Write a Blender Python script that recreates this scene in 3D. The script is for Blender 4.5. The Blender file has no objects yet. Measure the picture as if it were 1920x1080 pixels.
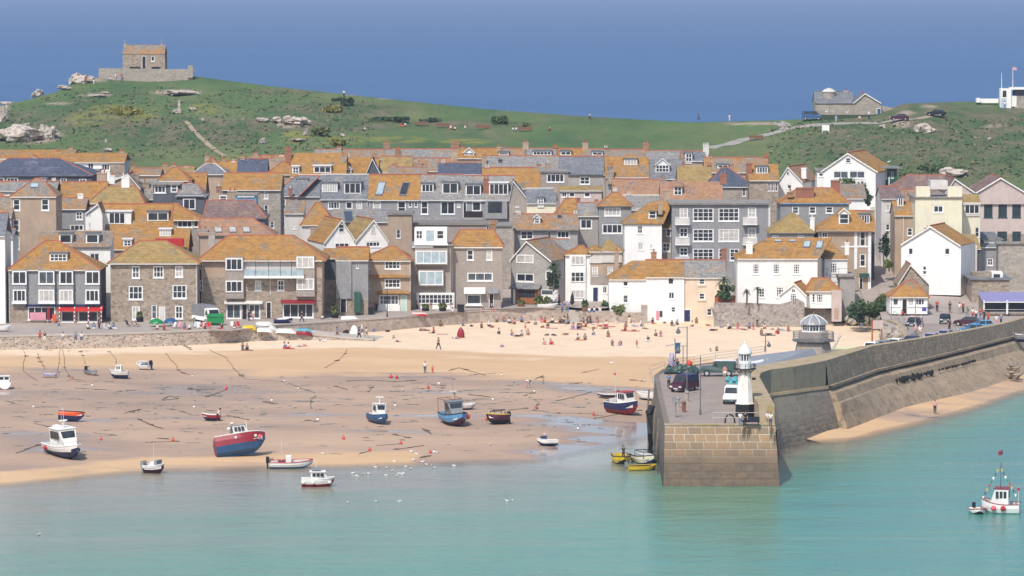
import bpy, math, random
from mathutils import Vector, Matrix, noise
random.seed(7)
R=math.radians
F=7900.0; CH=57.0; TH=math.atan(560/F)
FW=Vector((0,math.cos(TH),-math.sin(TH))); UPV=Vector((0,math.sin(TH),math.cos(TH)))
CAM=Vector((0,0,CH))
def ray(px,py): return FW+Vector((1,0,0))*((px-960)/F)+UPV*(-(py-540)/F)
def U(px,py,Y):
    d=ray(px,py); return CAM+d*(Y/d.y)
def UZ(px,py,z):
    d=ray(px,py); return CAM+d*((z-CH)/d.z)
def lerp(a,b,t): return a+(b-a)*t
def interp(tab,x):
    if x<=tab[0][0]: return tab[0][1]
    for (a,va),(b,vb) in zip(tab,tab[1:]):
        if x<=b: return va+(vb-va)*(x-a)/(b-a)
    return tab[-1][1]
def sm(a,b,x):
    t=max(0,min(1,(x-a)/(b-a))); return t*t*(3-2*t)
col=bpy.context.scene.collection
# ---------- materials
MT={}
def nodes(name):
    m=bpy.data.materials.new(name); m.use_nodes=True; nt=m.node_tree
    for n in list(nt.nodes): nt.nodes.remove(n)
    o=nt.nodes.new('ShaderNodeOutputMaterial'); b=nt.nodes.new('ShaderNodeBsdfPrincipled')
    nt.links.new(b.outputs[0],o.inputs[0]); MT[name]=m
    return m,nt,b,o
def c4(c): return (c[0],c[1],c[2],1)
def posn(nt,scale=(1,1,1)):
    g=nt.nodes.new('ShaderNodeNewGeometry'); mp=nt.nodes.new('ShaderNodeMapping'); mp.inputs['Scale'].default_value=scale
    nt.links.new(g.outputs['Position'],mp.inputs['Vector']); return mp.outputs[0]
def nz(nt,vec,scale,detail=4,rough=.6):
    n=nt.nodes.new('ShaderNodeTexNoise'); n.inputs['Scale'].default_value=scale; n.inputs['Detail'].default_value=detail; n.inputs['Roughness'].default_value=rough
    nt.links.new(vec,n.inputs['Vector']); return n.outputs['Fac']
def ramp(nt,fac,stops):
    r=nt.nodes.new('ShaderNodeValToRGB'); e=r.color_ramp.elements
    while len(e)<len(stops): e.new(0.5)
    for k,(p,c) in enumerate(stops):
        e[k].position=p; e[k].color=c4(c) if not isinstance(c,(int,float)) else (c,c,c,1)
    nt.links.new(fac,r.inputs[0]); return r.outputs[0]
def mix(nt,f,a,b,mode='MIX'):
    m=nt.nodes.new('ShaderNodeMix'); m.data_type='RGBA'; m.blend_type=mode
    for s,v in ((0,f),(6,a),(7,b)):
        if hasattr(v,'links'): nt.links.new(v,m.inputs[s])
        elif s==0: m.inputs[0].default_value=v
        else: m.inputs[s].default_value=c4(v)
    return m.outputs[2]
def math_(nt,op,a,b=None):
    m=nt.nodes.new('ShaderNodeMath'); m.operation=op
    for s,v in ((0,a),(1,b)):
        if v is None: continue
        if hasattr(v,'links'): nt.links.new(v,m.inputs[s])
        else: m.inputs[s].default_value=v
    return m.outputs[0]
def bump(nt,b,h,dist=.05,st=.6):
    n=nt.nodes.new('ShaderNodeBump'); n.inputs['Distance'].default_value=dist; n.inputs['Strength'].default_value=st
    nt.links.new(h,n.inputs['Height']); nt.links.new(n.outputs[0],b.inputs['Normal'])
def mat(name,c1,c2=None,scale=.6,rough=.85,spec=.3,sc=(1,1,1),c3=None,s3=4,bp=0,dirt=0,metal=0):
    """c1/c2 large patches, c3 fine flecks"""
    if name in MT: return MT[name]
    m,nt,b,o=nodes(name); b.inputs['Roughness'].default_value=rough; b.inputs['Specular IOR Level'].default_value=spec; b.inputs['Metallic'].default_value=metal
    if c2 is None: c2=tuple(x*.82 for x in c1)
    p=posn(nt,sc); f=nz(nt,p,scale,5,.65)
    c=ramp(nt,f,[(.35,c1),(.65,c2)])
    if c3 is not None:
        f3=nz(nt,p,s3,3,.6); k=ramp(nt,f3,[(.5,0.),(.66,1.)]); c=mix(nt,k,c,c3)
    if dirt:
        f4=nz(nt,posn(nt,(1.2,1.2,.25)),1.0,4,.7); k=ramp(nt,f4,[(.45,0.),(.75,dirt)]); c=mix(nt,k,c,tuple(x*.45 for x in c1))
    nt.links.new(c,b.inputs['Base Color'])
    if bp: bump(nt,b,nz(nt,p,6,3),bp)
    return m
def stone(name,cols,cell=2.2,mort=(.5,.47,.42),sz=1.6,bp=.04,mw=.06):
    """rubble masonry: voronoi stones with paler joints"""
    m,nt,b,o=nodes(name); b.inputs['Roughness'].default_value=.9; b.inputs['Specular IOR Level'].default_value=.2
    p=posn(nt,(1,1,sz))
    v=nt.nodes.new('ShaderNodeTexVoronoi'); v.inputs['Scale'].default_value=cell; nt.links.new(p,v.inputs['Vector'])
    w=nt.nodes.new('ShaderNodeTexWhiteNoise'); nt.links.new(v.outputs['Position'],w.inputs['Vector'])
    n=len(cols); c=ramp(nt,w.outputs['Value'],[((k+.5)/n,x) for k,x in enumerate(cols)])
    v2=nt.nodes.new('ShaderNodeTexVoronoi'); v2.feature='DISTANCE_TO_EDGE'; v2.inputs['Scale'].default_value=cell; nt.links.new(p,v2.inputs['Vector'])
    k=ramp(nt,v2.outputs['Distance'],[(0.,1.),(mw,0.)]); c=mix(nt,k,c,mort)
    c=mix(nt,ramp(nt,nz(nt,p,.35,5,.7),[(.3,0.),(.75,.55)]),c,tuple(x*.6 for x in cols[0]))
    nt.links.new(c,b.inputs['Base Color']); bump(nt,b,v2.outputs['Distance'],bp,.8); return m
def roofm(name,slate,lich,amt,alt=None,spk=.25):
    """slates with crusts of lichen; courses follow the height"""
    m,nt,b,o=nodes(name); b.inputs['Roughness'].default_value=.85; b.inputs['Specular IOR Level'].default_value=.2
    p=posn(nt); f=nz(nt,p,.33,4,.6); f2=nz(nt,p,1.3,6,.8)
    fm=math_(nt,'ADD',math_(nt,'MULTIPLY',f,.68),math_(nt,'MULTIPLY',f2,.32))
    c0=.5-(amt-.5)*.42
    k=ramp(nt,fm,[(max(0.,c0-.055),0.),(min(1,c0+.055),1.)])
    dull=tuple(lich[i]*.5+slate[i]*.45 for i in range(3)); hi=(min(1,lich[0]*1.15),min(1,lich[1]*1.2),lich[2]*1.4)
    lc=ramp(nt,nz(nt,p,.75,6,.78),[(.32,tuple(x*.8 for x in dull)),(.46,lich),(.60,hi),(.70,(lich[0]*.85,lich[1]*.66,lich[2]*.8))])
    sc=ramp(nt,nz(nt,p,2.0,5,.8),[(.34,tuple(x*.62 for x in slate)),(.5,slate),(.66,tuple(min(1,x*1.4) for x in slate))])
    c=mix(nt,k,sc,lc)
    c=mix(nt,ramp(nt,nz(nt,p,3.4,3,.6),[(.60,0.),(.68,spk)]),c,(.62,.56,.47))
    # single slates, each its own shade, laid in courses
    br=nt.nodes.new('ShaderNodeTexBrick'); g=nt.nodes.new('ShaderNodeSeparateXYZ'); nt.links.new(p,g.inputs[0]); cb=nt.nodes.new('ShaderNodeCombineXYZ')
    nt.links.new(math_(nt,'ADD',g.outputs[0],math_(nt,'MULTIPLY',g.outputs[1],.35)),cb.inputs[0]); nt.links.new(g.outputs[2],cb.inputs[1]); nt.links.new(cb.outputs[0],br.inputs['Vector'])
    br.inputs['Scale'].default_value=1; br.inputs['Brick Width'].default_value=.62; br.inputs['Row Height'].default_value=.24; br.inputs['Mortar Size'].default_value=.02; br.inputs['Color1'].default_value=(.78,.78,.78,1); br.inputs['Color2'].default_value=(1.1,1.1,1.1,1); br.inputs['Mortar'].default_value=(.66,.66,.66,1)
    c=mix(nt,.75,c,br.outputs['Color'],'MULTIPLY')
    nt.links.new(c,b.inputs['Base Color']); bump(nt,b,math_(nt,'ADD',br.outputs['Fac'],nz(nt,p,4,3)),.05,.8); return m
ORL=(.385,.20,.058)
roofm('ro',(.25,.205,.155),ORL,.68,None,.2)             # orange
roofm('rm',(.27,.235,.20),(.37,.20,.08),.47)           # mixed orange and slate
roofm('rg',(.27,.26,.25),(.34,.25,.16),.36,None,.55) # grey slate, flecked
roofm('rs',(.19,.20,.22),(.27,.25,.22),.3,None,.35)  # blue-grey slate
roofm('rb',(.09,.105,.15),(.16,.16,.19),.3,None,.15)   # dark blue slate
roofm('rp',(.21,.145,.135),(.28,.18,.13),.4,None,.15)    # purple brown
roofm('ry',(.26,.225,.15),(.34,.23,.085),.75)            # dull yellow
roofm('rr',(.30,.205,.16),(.38,.21,.115),.6)              # reddish brown
ST=[(.36,.285,.215),(.27,.22,.175),(.45,.36,.27),(.33,.28,.235),(.21,.175,.145)]
stone('stone',ST,1.9,(.42,.37,.31))
stone('granite',[(.38,.33,.28),(.29,.25,.215),(.46,.4,.34),(.32,.29,.265)],1.7,(.5,.46,.4))
stone('quaywall',[(.50,.41,.34),(.42,.34,.28),(.58,.48,.39),(.36,.3,.26)],1.8,(.56,.48,.41),1.4,.05,.05)
stone('seawall',[(.45,.36,.29),(.28,.225,.19),(.55,.46,.38),(.37,.26,.2),(.17,.15,.14)],2.1,(.70,.64,.57),1.9,.08,.10)
stone('rubble',[(.38,.345,.31),(.28,.26,.24),(.48,.42,.37),(.22,.19,.175)],2.4,(.42,.38,.33),1.3,.08,.05)
stone('parapetstone',[(.36,.285,.205),(.25,.205,.155),(.46,.37,.28),(.30,.25,.195)],1.3,(.36,.30,.23),1.6,.10,.07)
mat('slatehung',(.285,.285,.295),(.235,.235,.245),.5,c3=(.35,.345,.34),s3=4,bp=.02,dirt=.25)
mat('slatebrown',(.34,.29,.25),(.27,.235,.21),.6,c3=(.42,.37,.32),s3=5,bp=.02)
mat('greywall',(.37,.345,.32),(.29,.275,.26),.5,c3=(.45,.42,.39),s3=5,bp=.02)
mat('darkslate',(.12,.13,.15),(.09,.095,.11),.6)
mat('white',(.85,.84,.81),(.77,.76,.73),.25,dirt=.18)
mat('offwhite',(.66,.63,.60),(.56,.53,.5),.4,dirt=.3)
mat('cream',(.78,.73,.56),(.70,.65,.5),.3,dirt=.2)
mat('peach',(.74,.60,.46),(.66,.53,.4),.3,dirt=.2)
mat('pink',(.56,.46,.42),(.48,.40,.37),.35,dirt=.25)
mat('brown',(.45,.34,.25),(.37,.28,.21),.4,dirt=.3)
mat('frame',(.85,.85,.84),rough=.45,spec=.4)
mat('glass',(.022,.026,.034),(.05,.055,.065),.9,rough=.18,spec=.5)
mat('glassmid',(.10,.12,.14),(.05,.06,.07),1.2,rough=.2,spec=.5)
mat('glassblue',(.42,.52,.56),(.3,.38,.42),1.0,rough=.3,spec=.5)
mat('curtain',(.55,.52,.47),(.35,.34,.33),1.5,rough=.6)
mat('greenframe',(.02,.06,.07),rough=.5)
mat('redtile',(.42,.13,.07),(.32,.12,.08),.8)
mat('potclay',(.45,.17,.09),(.35,.14,.08),2)
mat('lead',(.16,.165,.18),(.12,.125,.14),.8)
mat('brick',(.34,.14,.085),(.25,.12,.08),1.2)
mat('black',(.02,.02,.023),rough=.6)
mat('door',(.03,.022,.02),rough=.6)
mat('whitepipe',(.75,.74,.72),rough=.5)
mat('timber',(.33,.13,.05),(.25,.1,.04),1)
for n,c in dict(redpaint=(.5,.03,.025),crimson=(.27,.018,.03),bluepaint=(.03,.095,.22),skyblue=(.13,.36,.62),navy=(.02,.03,.10),yellowpaint=(.75,.53,.02),
  greenpaint=(.015,.24,.07),orangepaint=(.68,.09,.02),buoyred=(.68,.07,.05),buoypink=(.85,.12,.16),mint=(.5,.68,.58),purple=(.30,.27,.48),darkgreen=(.03,.10,.07),olive=(.055,.10,.09),
  maroon=(.07,.015,.035),greypaint=(.25,.26,.28),steel=(.45,.45,.44),rubber=(.02,.02,.02),carblue=(.06,.22,.38),carblack=(.015,.02,.028),aqua=(.1,.42,.5),
  chalk=(.82,.81,.79),tan=(.45,.35,.24),teal=(.06,.12,.115),lemon=(.80,.78,.42),rust=(.25,.09,.04),signblue=(.06,.08,.35),rose=(.66,.3,.36),lilac=(.42,.36,.5)).items():
    mat(n,c,tuple(x*.8 for x in c),1.2,rough=.45,spec=.45)
# ---------- mesh builder
class MB:
    def __init__(s): s.v=[]; s.f=[]; s.m=[]
    def face(s,pts,mi=0):
        n=len(s.v); s.v+= [tuple(p) for p in pts]; s.f.append(tuple(range(n,n+len(pts)))); s.m.append(mi)
    def grid(s,rows,mi=0,closed=False):
        n=len(s.v); w=len(rows[0])
        for r in rows: s.v+=[tuple(p) for p in r]
        for i in range(len(rows)-1):
            for j in range(w if closed else w-1):
                k=(j+1)%w; s.f.append((n+i*w+j,n+i*w+k,n+(i+1)*w+k,n+(i+1)*w+j)); s.m.append(mi if not callable(mi) else mi(i,j))
    def box(s,a,b,mi=0):
        (x0,y0,z0),(x1,y1,z1)=a,b
        p=[(x0,y0,z0),(x1,y0,z0),(x1,y1,z0),(x0,y1,z0),(x0,y0,z1),(x1,y0,z1),(x1,y1,z1),(x0,y1,z1)]
        n=len(s.v); s.v+=p
        for q in ((0,3,2,1),(4,5,6,7),(0,1,5,4),(1,2,6,5),(2,3,7,6),(3,0,4,7)): s.f.append(tuple(n+i for i in q)); s.m.append(mi)
    def bar(s,a,b,r,mi=0,n=6,r2=None):
        a=Vector(a); b=Vector(b); d=(b-a)
        if d.length<1e-6: return
        q=d.normalized().to_track_quat('Z','Y'); r2=r if r2 is None else r2
        ra=[a+q@Vector((math.cos(t*2*math.pi/n)*r,math.sin(t*2*math.pi/n)*r,0)) for t in range(n)]
        rb=[b+q@Vector((math.cos(t*2*math.pi/n)*r2,math.sin(t*2*math.pi/n)*r2,0)) for t in range(n)]
        s.grid([ra,rb],mi,True); s.face(ra[::-1],mi); s.face(rb,mi)
    def path(s,pts,r,mi=0,n=5):
        rows=[]
        for i,p in enumerate(pts):
            d=(Vector(pts[min(i+1,len(pts)-1)])-Vector(pts[max(i-1,0)])).normalized(); q=d.to_track_quat('Z','Y')
            rows.append([Vector(p)+q@Vector((math.cos(t*2*math.pi/n)*r,math.sin(t*2*math.pi/n)*r,0)) for t in range(n)])
        s.grid(rows,mi,True); s.face(rows[0][::-1],mi); s.face(rows[-1],mi)
    def lathe(s,c,prof,n=12,mi=0,rot=0):
        rows=[[(c[0]+r*math.cos(rot+t*2*math.pi/n),c[1]+r*math.sin(rot+t*2*math.pi/n),c[2]+z) for t in range(n)] for r,z in prof]
        s.grid(rows,mi,True); s.face(rows[0][::-1],mi if not callable(mi) else 0); s.face(rows[-1],mi if not callable(mi) else 0)
    def ball(s,c,r,mi=0,n=10,k=6,jit=0,sq=(1,1,1)):
        rows=[]
        for i in range(k+1):
            ph=math.pi*i/k; rr=max(.02,math.sin(ph))
            rows.append([])
            for t in range(n):
                d=Vector((rr*math.cos(t*2*math.pi/n)*sq[0],rr*math.sin(t*2*math.pi/n)*sq[1],-math.cos(ph)*sq[2]))
                g=1+(jit*noise.noise(Vector(c)*.37+d*1.7) if jit else 0)
                rows[-1].append(tuple(Vector(c)+d*r*g))
        s.grid(rows,mi,True)
    def build(s,name,mats,parent=None,smooth=False):
        me=bpy.data.meshes.new(name); me.from_pydata(s.v,[],s.f)
        if not isinstance(mats,(list,tuple)): mats=[mats]
        for m in mats: me.materials.append(MT[m])
        if len(mats)>1: me.polygons.foreach_set('material_index',s.m)
        if smooth: me.polygons.foreach_set('use_smooth',[True]*len(s.f))
        me.update(); o=bpy.data.objects.new(name,me); col.objects.link(o)
        if parent: o.parent=parent
        return o
def tag(o,label=None,cat=None,group=None,kind=None):
    if label: o['label']=label
    if cat: o['category']=cat
    if group: o['group']=group
    if kind: o['kind']=kind
    return o
def empty(name,loc=(0,0,0),rz=0,label=None,cat=None,group=None,rot=None):
    o=bpy.data.objects.new(name,None); col.objects.link(o); o.location=loc; o.rotation_euler=rot or (0,0,rz); o.empty_display_size=.2
    return tag(o,label,cat,group)
def copy_tree(o,parent=None):
    c=o.copy(); col.objects.link(c); c.parent=parent
    for ch in list(o.children): copy_tree(ch,c)
    return c
# ---------- ground heights
WL=[UZ(a,b,0) for a,b in ((-500,930),(-200,918),(0,905),(150,889),(280,878),(500,872),(700,868),(880,862),(1000,860),(1060,850),(1120,836),(1180,822),(1240,810),(1500,800),(1700,800))]
WLt=[(p.x,p.y) for p in WL]
def sandz(X,Y):
    d=Y-interp(WLt,X)
    if d<0: return max(-4,d*.03)
    n=noise.noise(Vector((X*.05,Y*.05,3)))*.22+noise.noise(Vector((X*.15,Y*.15,9)))*.07
    return 3.4*(1-math.exp(-d/118))+n*sm(0,25,d)*(1-sm(110,150,d)*.7)
SIL=[(-900,300,950),(-400,245,980),(-100,212,1000),(0,198,1000),(60,185,1010),(105,172,1020),(150,152,1040),(190,143,1050),(275,142,1060),(370,143,1050),(500,160,1040),(700,182,1020),(900,203,1000),(1100,218,980),(1300,229,960),(1450,225,950),(1530,222,945),(1650,212,948),(1690,194,955),(1800,190,960),(1920,189,965),(2300,190,970),(2900,215,970)]
def ridge(c):
    yy=interp([(a,b) for a,b,_ in SIL],c); Y=interp([(a,d) for a,_,d in SIL],c); return Y,CH-(yy+20)*Y/F
def footp(c):
    k=sm(1400,1650,c); return lerp(872,830,k),lerp(15.5,18.5,k)
def groundz(X,Y):
    c=960+X/Y*F; yf,zf=footp(c); yr,zr=ridge(c)
    if Y<yf:
        k=sm(1450,1650,c)
        a=[(640,4.5),(700,4.9),(760,8),(yf,zf)]; b=[(640,4.8),(690,5.6),(720,8),(760,12.5),(yf,zf)]
        return lerp(interp(a,Y),interp(b,Y),k)
    if Y<=yr:
        t=(Y-yf)/(yr-yf); z=lerp(zf,zr,t**.85)
        e=sm(0,.15,t)*(1-sm(.9,1,t))
        return z+e*(noise.noise(Vector((X*.03,Y*.02,1)))*1.6+noise.noise(Vector((X*.12,Y*.1,2)))*.7)
    t=(Y-yr)/90
    return zr-(zr+6)*min(1,t)**1.6
def hit(px,py,fn,Y0=380,Y1=1100):
    d=ray(px,py); Y=Y0; last=None
    while Y<Y1:
        t=Y/d.y; z=CH+d.z*t; X=d.x*t; g=fn(X,Y)
        if z<=g:
            lo,hi=Y-2,Y
            for _ in range(14):
                m=(lo+hi)/2; t=m/d.y
                if CH+d.z*t<=fn(d.x*t,m): hi=m
                else: lo=m
            t=hi/d.y; return Vector((d.x*t,hi,CH+d.z*t))
        Y+=2
    t=Y1/d.y; return Vector((d.x*t,Y1,CH+d.z*t))
def beach_pt(px,py): return hit(px,py,sandz)
def hill_pt(px,py): return hit(px,py,groundz,700)
# ---------- ground, sand, water, sea
def grass_mat():
    m,nt,b,o=nodes('grassland'); b.inputs['Roughness'].default_value=.95; b.inputs['Specular IOR Level'].default_value=.1
    p=posn(nt); p2=posn(nt,(1,.45,1))
    g=ramp(nt,nz(nt,p2,.035,6,.6),[(.33,(.08,.15,.065)),(.48,(.125,.205,.08)),(.64,(.20,.235,.10))])
    sc=ramp(nt,nz(nt,p2,.16,6,.72),[(.30,(.07,.11,.06)),(.42,(.10,.16,.075)),(.52,(.16,.175,.09)),(.62,(.24,.20,.145)),(.72,(.14,.19,.08)),(.85,(.3,.26,.22))])
    a=nt.nodes.new('ShaderNodeAttribute'); a.attribute_name='scrub'
    c=mix(nt,math_(nt,'MAXIMUM',a.outputs['Fac'],ramp(nt,nz(nt,posn(nt,(1,.3,1)),.07,6,.75),[(.42,0.),(.7,.75)])),g,sc)
    f=ramp(nt,nz(nt,posn(nt,(.6,.35,1)),.5,5,.75),[(.6,0.),(.72,.55)]); c=mix(nt,f,c,(.27,.26,.14)); c=mix(nt,ramp(nt,nz(nt,posn(nt,(.8,.5,1)),1.3,4,.8),[(.66,0.),(.74,.5)]),c,(.5,.46,.36)); c=mix(nt,ramp(nt,nz(nt,posn(nt,(1,.35,1)),.35,6,.8),[(.60,0.),(.72,.45)]),c,(.055,.095,.055))
    y=nt.nodes.new('ShaderNodeAttribute'); y.attribute_name='gorse'
    yf=math_(nt,'MULTIPLY',y.outputs['Fac'],ramp(nt,nz(nt,p,.22,5,.7),[(.42,0.),(.55,1.)])); c=mix(nt,yf,c,(.27,.27,.08))
    e=nt.nodes.new('ShaderNodeAttribute'); e.attribute_name='earth'
    ef=math_(nt,'MULTIPLY',e.outputs['Fac'],ramp(nt,nz(nt,p,.3,5,.7),[(.3,.3),(.5,1.)])); c=mix(nt,ef,c,(.46,.37,.29))
    nt.links.new(c,b.inputs['Base Color']); bump(nt,b,nz(nt,p,.9,6,.75),1.2,.8)
grass_mat()
def paving(name,c1,c2):
    m,nt,b,o=nodes(name); b.inputs['Roughness'].default_value=.9
    p=posn(nt); c=ramp(nt,nz(nt,p,.3,6,.7),[(.35,c1),(.65,c2)]); c=mix(nt,ramp(nt,nz(nt,p,2.5,4,.7),[(.55,0.),(.7,.35)]),c,tuple(x*.6 for x in c1))
    nt.links.new(c,b.inputs['Base Color']); bump(nt,b,nz(nt,p,4,3),.03)
paving('tarmac',(.34,.285,.25),(.41,.35,.305)); paving('deckstone',(.29,.235,.20),(.35,.285,.24)); paving('quaystone',(.42,.37,.32),(.50,.44,.38)); paving('path',(.29,.265,.235),(.35,.32,.285)); paving('trail',(.33,.25,.17),(.4,.31,.22))
def attr(me,name,vals):
    a=me.attributes.new(name,'FLOAT','POINT'); a.data.foreach_set('value',vals)
def sheet(name,rows,mts,attrs=None,smooth=True,kind='structure'):
    b=MB(); b.grid(rows); o=b.build(name,mts,None,smooth); o['kind']=kind
    if attrs:
        vs=[v for r in rows for v in r]
        for k,fn in attrs.items(): attr(o.data,k,[fn(v) for v in vs])
    return o
# town ground and headland
def blob(v,items):
    s=0
    for (px,py,rx,ry) in items:
        pass
    return s
GORSE=[(225,212,70,16),(160,225,40,10),(640,262,50,8),(560,255,30,12),(870,265,50,5),(740,262,60,7),(435,300,40,10),(380,205,30,10)]
EARTH=[(330,138,60,3),(330,173,45,5),(180,178,30,3),(110,194,25,2),(0,205,12,22),(170,150,28,5),(1690,232,16,8),(1740,200,15,3),(1700,212,14,5),(1860,236,22,3),(1420,232,60,2),(1240,222,40,1.5),(680,178,30,1.5),(740,185,30,1.5),(540,232,25,8),(60,255,55,14)]
SCR=[(0,230,400,22),(350,250,150,30),(560,235,220,14),(1750,270,260,75),(1700,205,120,15),(1900,230,200,30),(900,233,120,7),(520,172,90,6),(650,205,130,14)]
def proj(v):
    d=Vector(v)-CAM; k=d.dot(FW); return 960+d.x/k*F,540-d.dot(UPV)/k*F
def field(items):
    def fn(v):
        x,y=proj(v); s=0
        for a,b,rx,ry in items:
            q=((x-a)/rx)**2+((y-b)/ry)**2
            if q<2.2: s=max(s,1-sm(.5,1.6,q))
        return s
    return fn
FP=[UZ(x,y,4.5) for x,y in ((-600,648),(-300,640),(0,632),(200,628),(390,621),(430,621),(512,612),(600,606),(735,597),(900,584),(1062,579))]
YC=beach_pt(1240,603).y; YM=beach_pt(1420,613).y; YG=beach_pt(1120,605).y
FPt=[(p.x,p.y) for p in FP]+[((1086-960)/F*(YG+.3),YG+.3),((1141-960)/F*(YG+.3),YG+.3),((1144-960)/F*(YC+1),YC+1),((1336-960)/F*(YC+2),YC+2),((1340-960)/F*(YM+.6),YM+.6),((1512-960)/F*(YM+.6),YM+.6),((1530-960)/F*690,690),((1604-960)/F*690,690),((1652-960)/F*684,684),(57.7,656),(59.8,642),(60,622),(66,617),(74,634),(85.5,665),(120,668),(200,668)]
FPc=sorted((960+x/y*F,y) for x,y in FPt)
def yfront(c): return interp(FPc,c)
def ytop(c): return lerp(868,812,sm(1400,1650,c))
cs=[-500+i*9.3 for i in range(366)]
rows=[[((c-960)/F*Y,Y,groundz((c-960)/F*Y,Y)) for c in cs for Y in [lerp(yfront(c),ytop(c),t/40)]] for t in range(41)]
sheet('town_ground',rows,['tarmac'])
rows=[]
for t in range(121):
    q=t/120; rows.append([])
    for c in cs:
        yt=ytop(c); Y=lerp(yt,ridge(c)[0]+70,q) ; X=(c-960)/F*Y; rows[-1].append((X,Y,groundz(X,Y)))
sheet('headland',rows,['grassland'],{'scrub':field(SCR),'gorse':field(GORSE),'earth':field(EARTH)})
INN=[(440,21),(546,21.5),(556,23),(573,34),(586,43),(604,55),(622,61),(640,63),(700,75)]
def inner(Y): return interp(INN,Y)
# sand
def sand_mat():
    m,nt,b,o=nodes('sand'); p=posn(nt); ps=posn(nt,(.5,1,1))
    w=nt.nodes.new('ShaderNodeAttribute'); w.attribute_name='wet'
    wet=math_(nt,'ADD',w.outputs['Fac'],math_(nt,'MULTIPLY',math_(nt,'SUBTRACT',nz(nt,ps,.045,6,.65),.5),.75))
    dry=ramp(nt,nz(nt,p,.25,6,.7),[(.35,(.80,.62,.44)),(.65,(.72,.54,.37))])
    dry=mix(nt,ramp(nt,nz(nt,posn(nt,(.4,1,1)),.55,5,.8),[(.60,0.),(.72,.35)]),dry,(.40,.27,.18))
    gold=ramp(nt,nz(nt,ps,.12,6,.7),[(.35,(.64,.43,.25)),(.65,(.57,.375,.21))])
    dark=ramp(nt,nz(nt,ps,.06,7,.68),[(.3,(.315,.23,.18)),(.46,(.40,.28,.205)),(.6,(.475,.33,.23)),(.75,(.52,.365,.24))])
    k1=ramp(nt,wet,[(.30,0.),(.38,1.)]); k2=ramp(nt,wet,[(.62,0.),(.70,1.)])
    c=mix(nt,k2,mix(nt,k1,dry,gold),dark)
    # soaked patches: darker and glossy
    q=nt.nodes.new('ShaderNodeAttribute'); q.attribute_name='soak'
    sk=math_(nt,'MULTIPLY',k2,ramp(nt,math_(nt,'ADD',nz(nt,posn(nt,(.35,1,1)),.09,6,.6),q.outputs['Fac']),[(.56,0.),(.66,1.)]))
    c=mix(nt,sk,c,mix(nt,.5,c,(.25,.205,.19)))
    nt.links.new(c,b.inputs['Base Color'])
    r=math_(nt,'SUBTRACT',.95,math_(nt,'MULTIPLY',sk,.82)); nt.links.new(r,b.inputs['Roughness'])
    b.inputs['Specular IOR Level'].default_value=.4
    h=mix(nt,sk,nz(nt,p,1.6,5,.7),(.5,.5,.5)); bump(nt,b,h,.12,.5)
sand_mat()
G1=[(-150,698),(0,697),(400,698),(700,706),(1000,716),(1250,724),(1700,724)]
G2=[(-150,664),(0,663),(430,660),(560,657),(700,655),(1000,668),(1250,672),(1700,672)]
B1=sorted((p.x,p.y) for p in (beach_pt(a,b) for a,b in G1)); B2=sorted((p.x,p.y) for p in (beach_pt(a,b) for a,b in G2))
def wetf(v):
    X,Y,z=v; a=interp(B1,X); c=interp(B2,X)
    if Y<a: return .66+.34*sm(0,14,a-Y)-(.42*(1-sm(6,20,Y-interp(WLt,X)))*(1-sm(-14,-6,X)) if X<0 else 0)
    if Y<c: return .34+.32*(1-(Y-a)/(c-a)) if (Y-a)/(c-a)>.0 else .66
    return .34*(1-sm(0,10,Y-c))
def soakf(v):
    X,Y,z=v; d=Y-interp(WLt,X)
    x,y=proj(v); s=(.20*(1-sm(2,20,d)) if d>0 else .3)*sm(960,1090,x)-.14*(1-sm(10,26,d))*(1-sm(860,960,x))
    s+=.13*math.exp(-((x-1080)/90)**2-((y-770)/55)**2)+.10*math.exp(-((x-560)/260)**2-((y-745)/35)**2)+.08*math.exp(-((x-60)/160)**2-((y-835)/30)**2)
    return s
rows=[]
for i in range(210):
    Y=455+i*1.3; rows.append([(X,Y,sandz(X,Y) if X<inner(Y)+4 else -4) for X in [-160+j*1.6 for j in range(150)]])
sheet('sand',rows,['sand'],{'wet':wetf,'soak':soakf})
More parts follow.
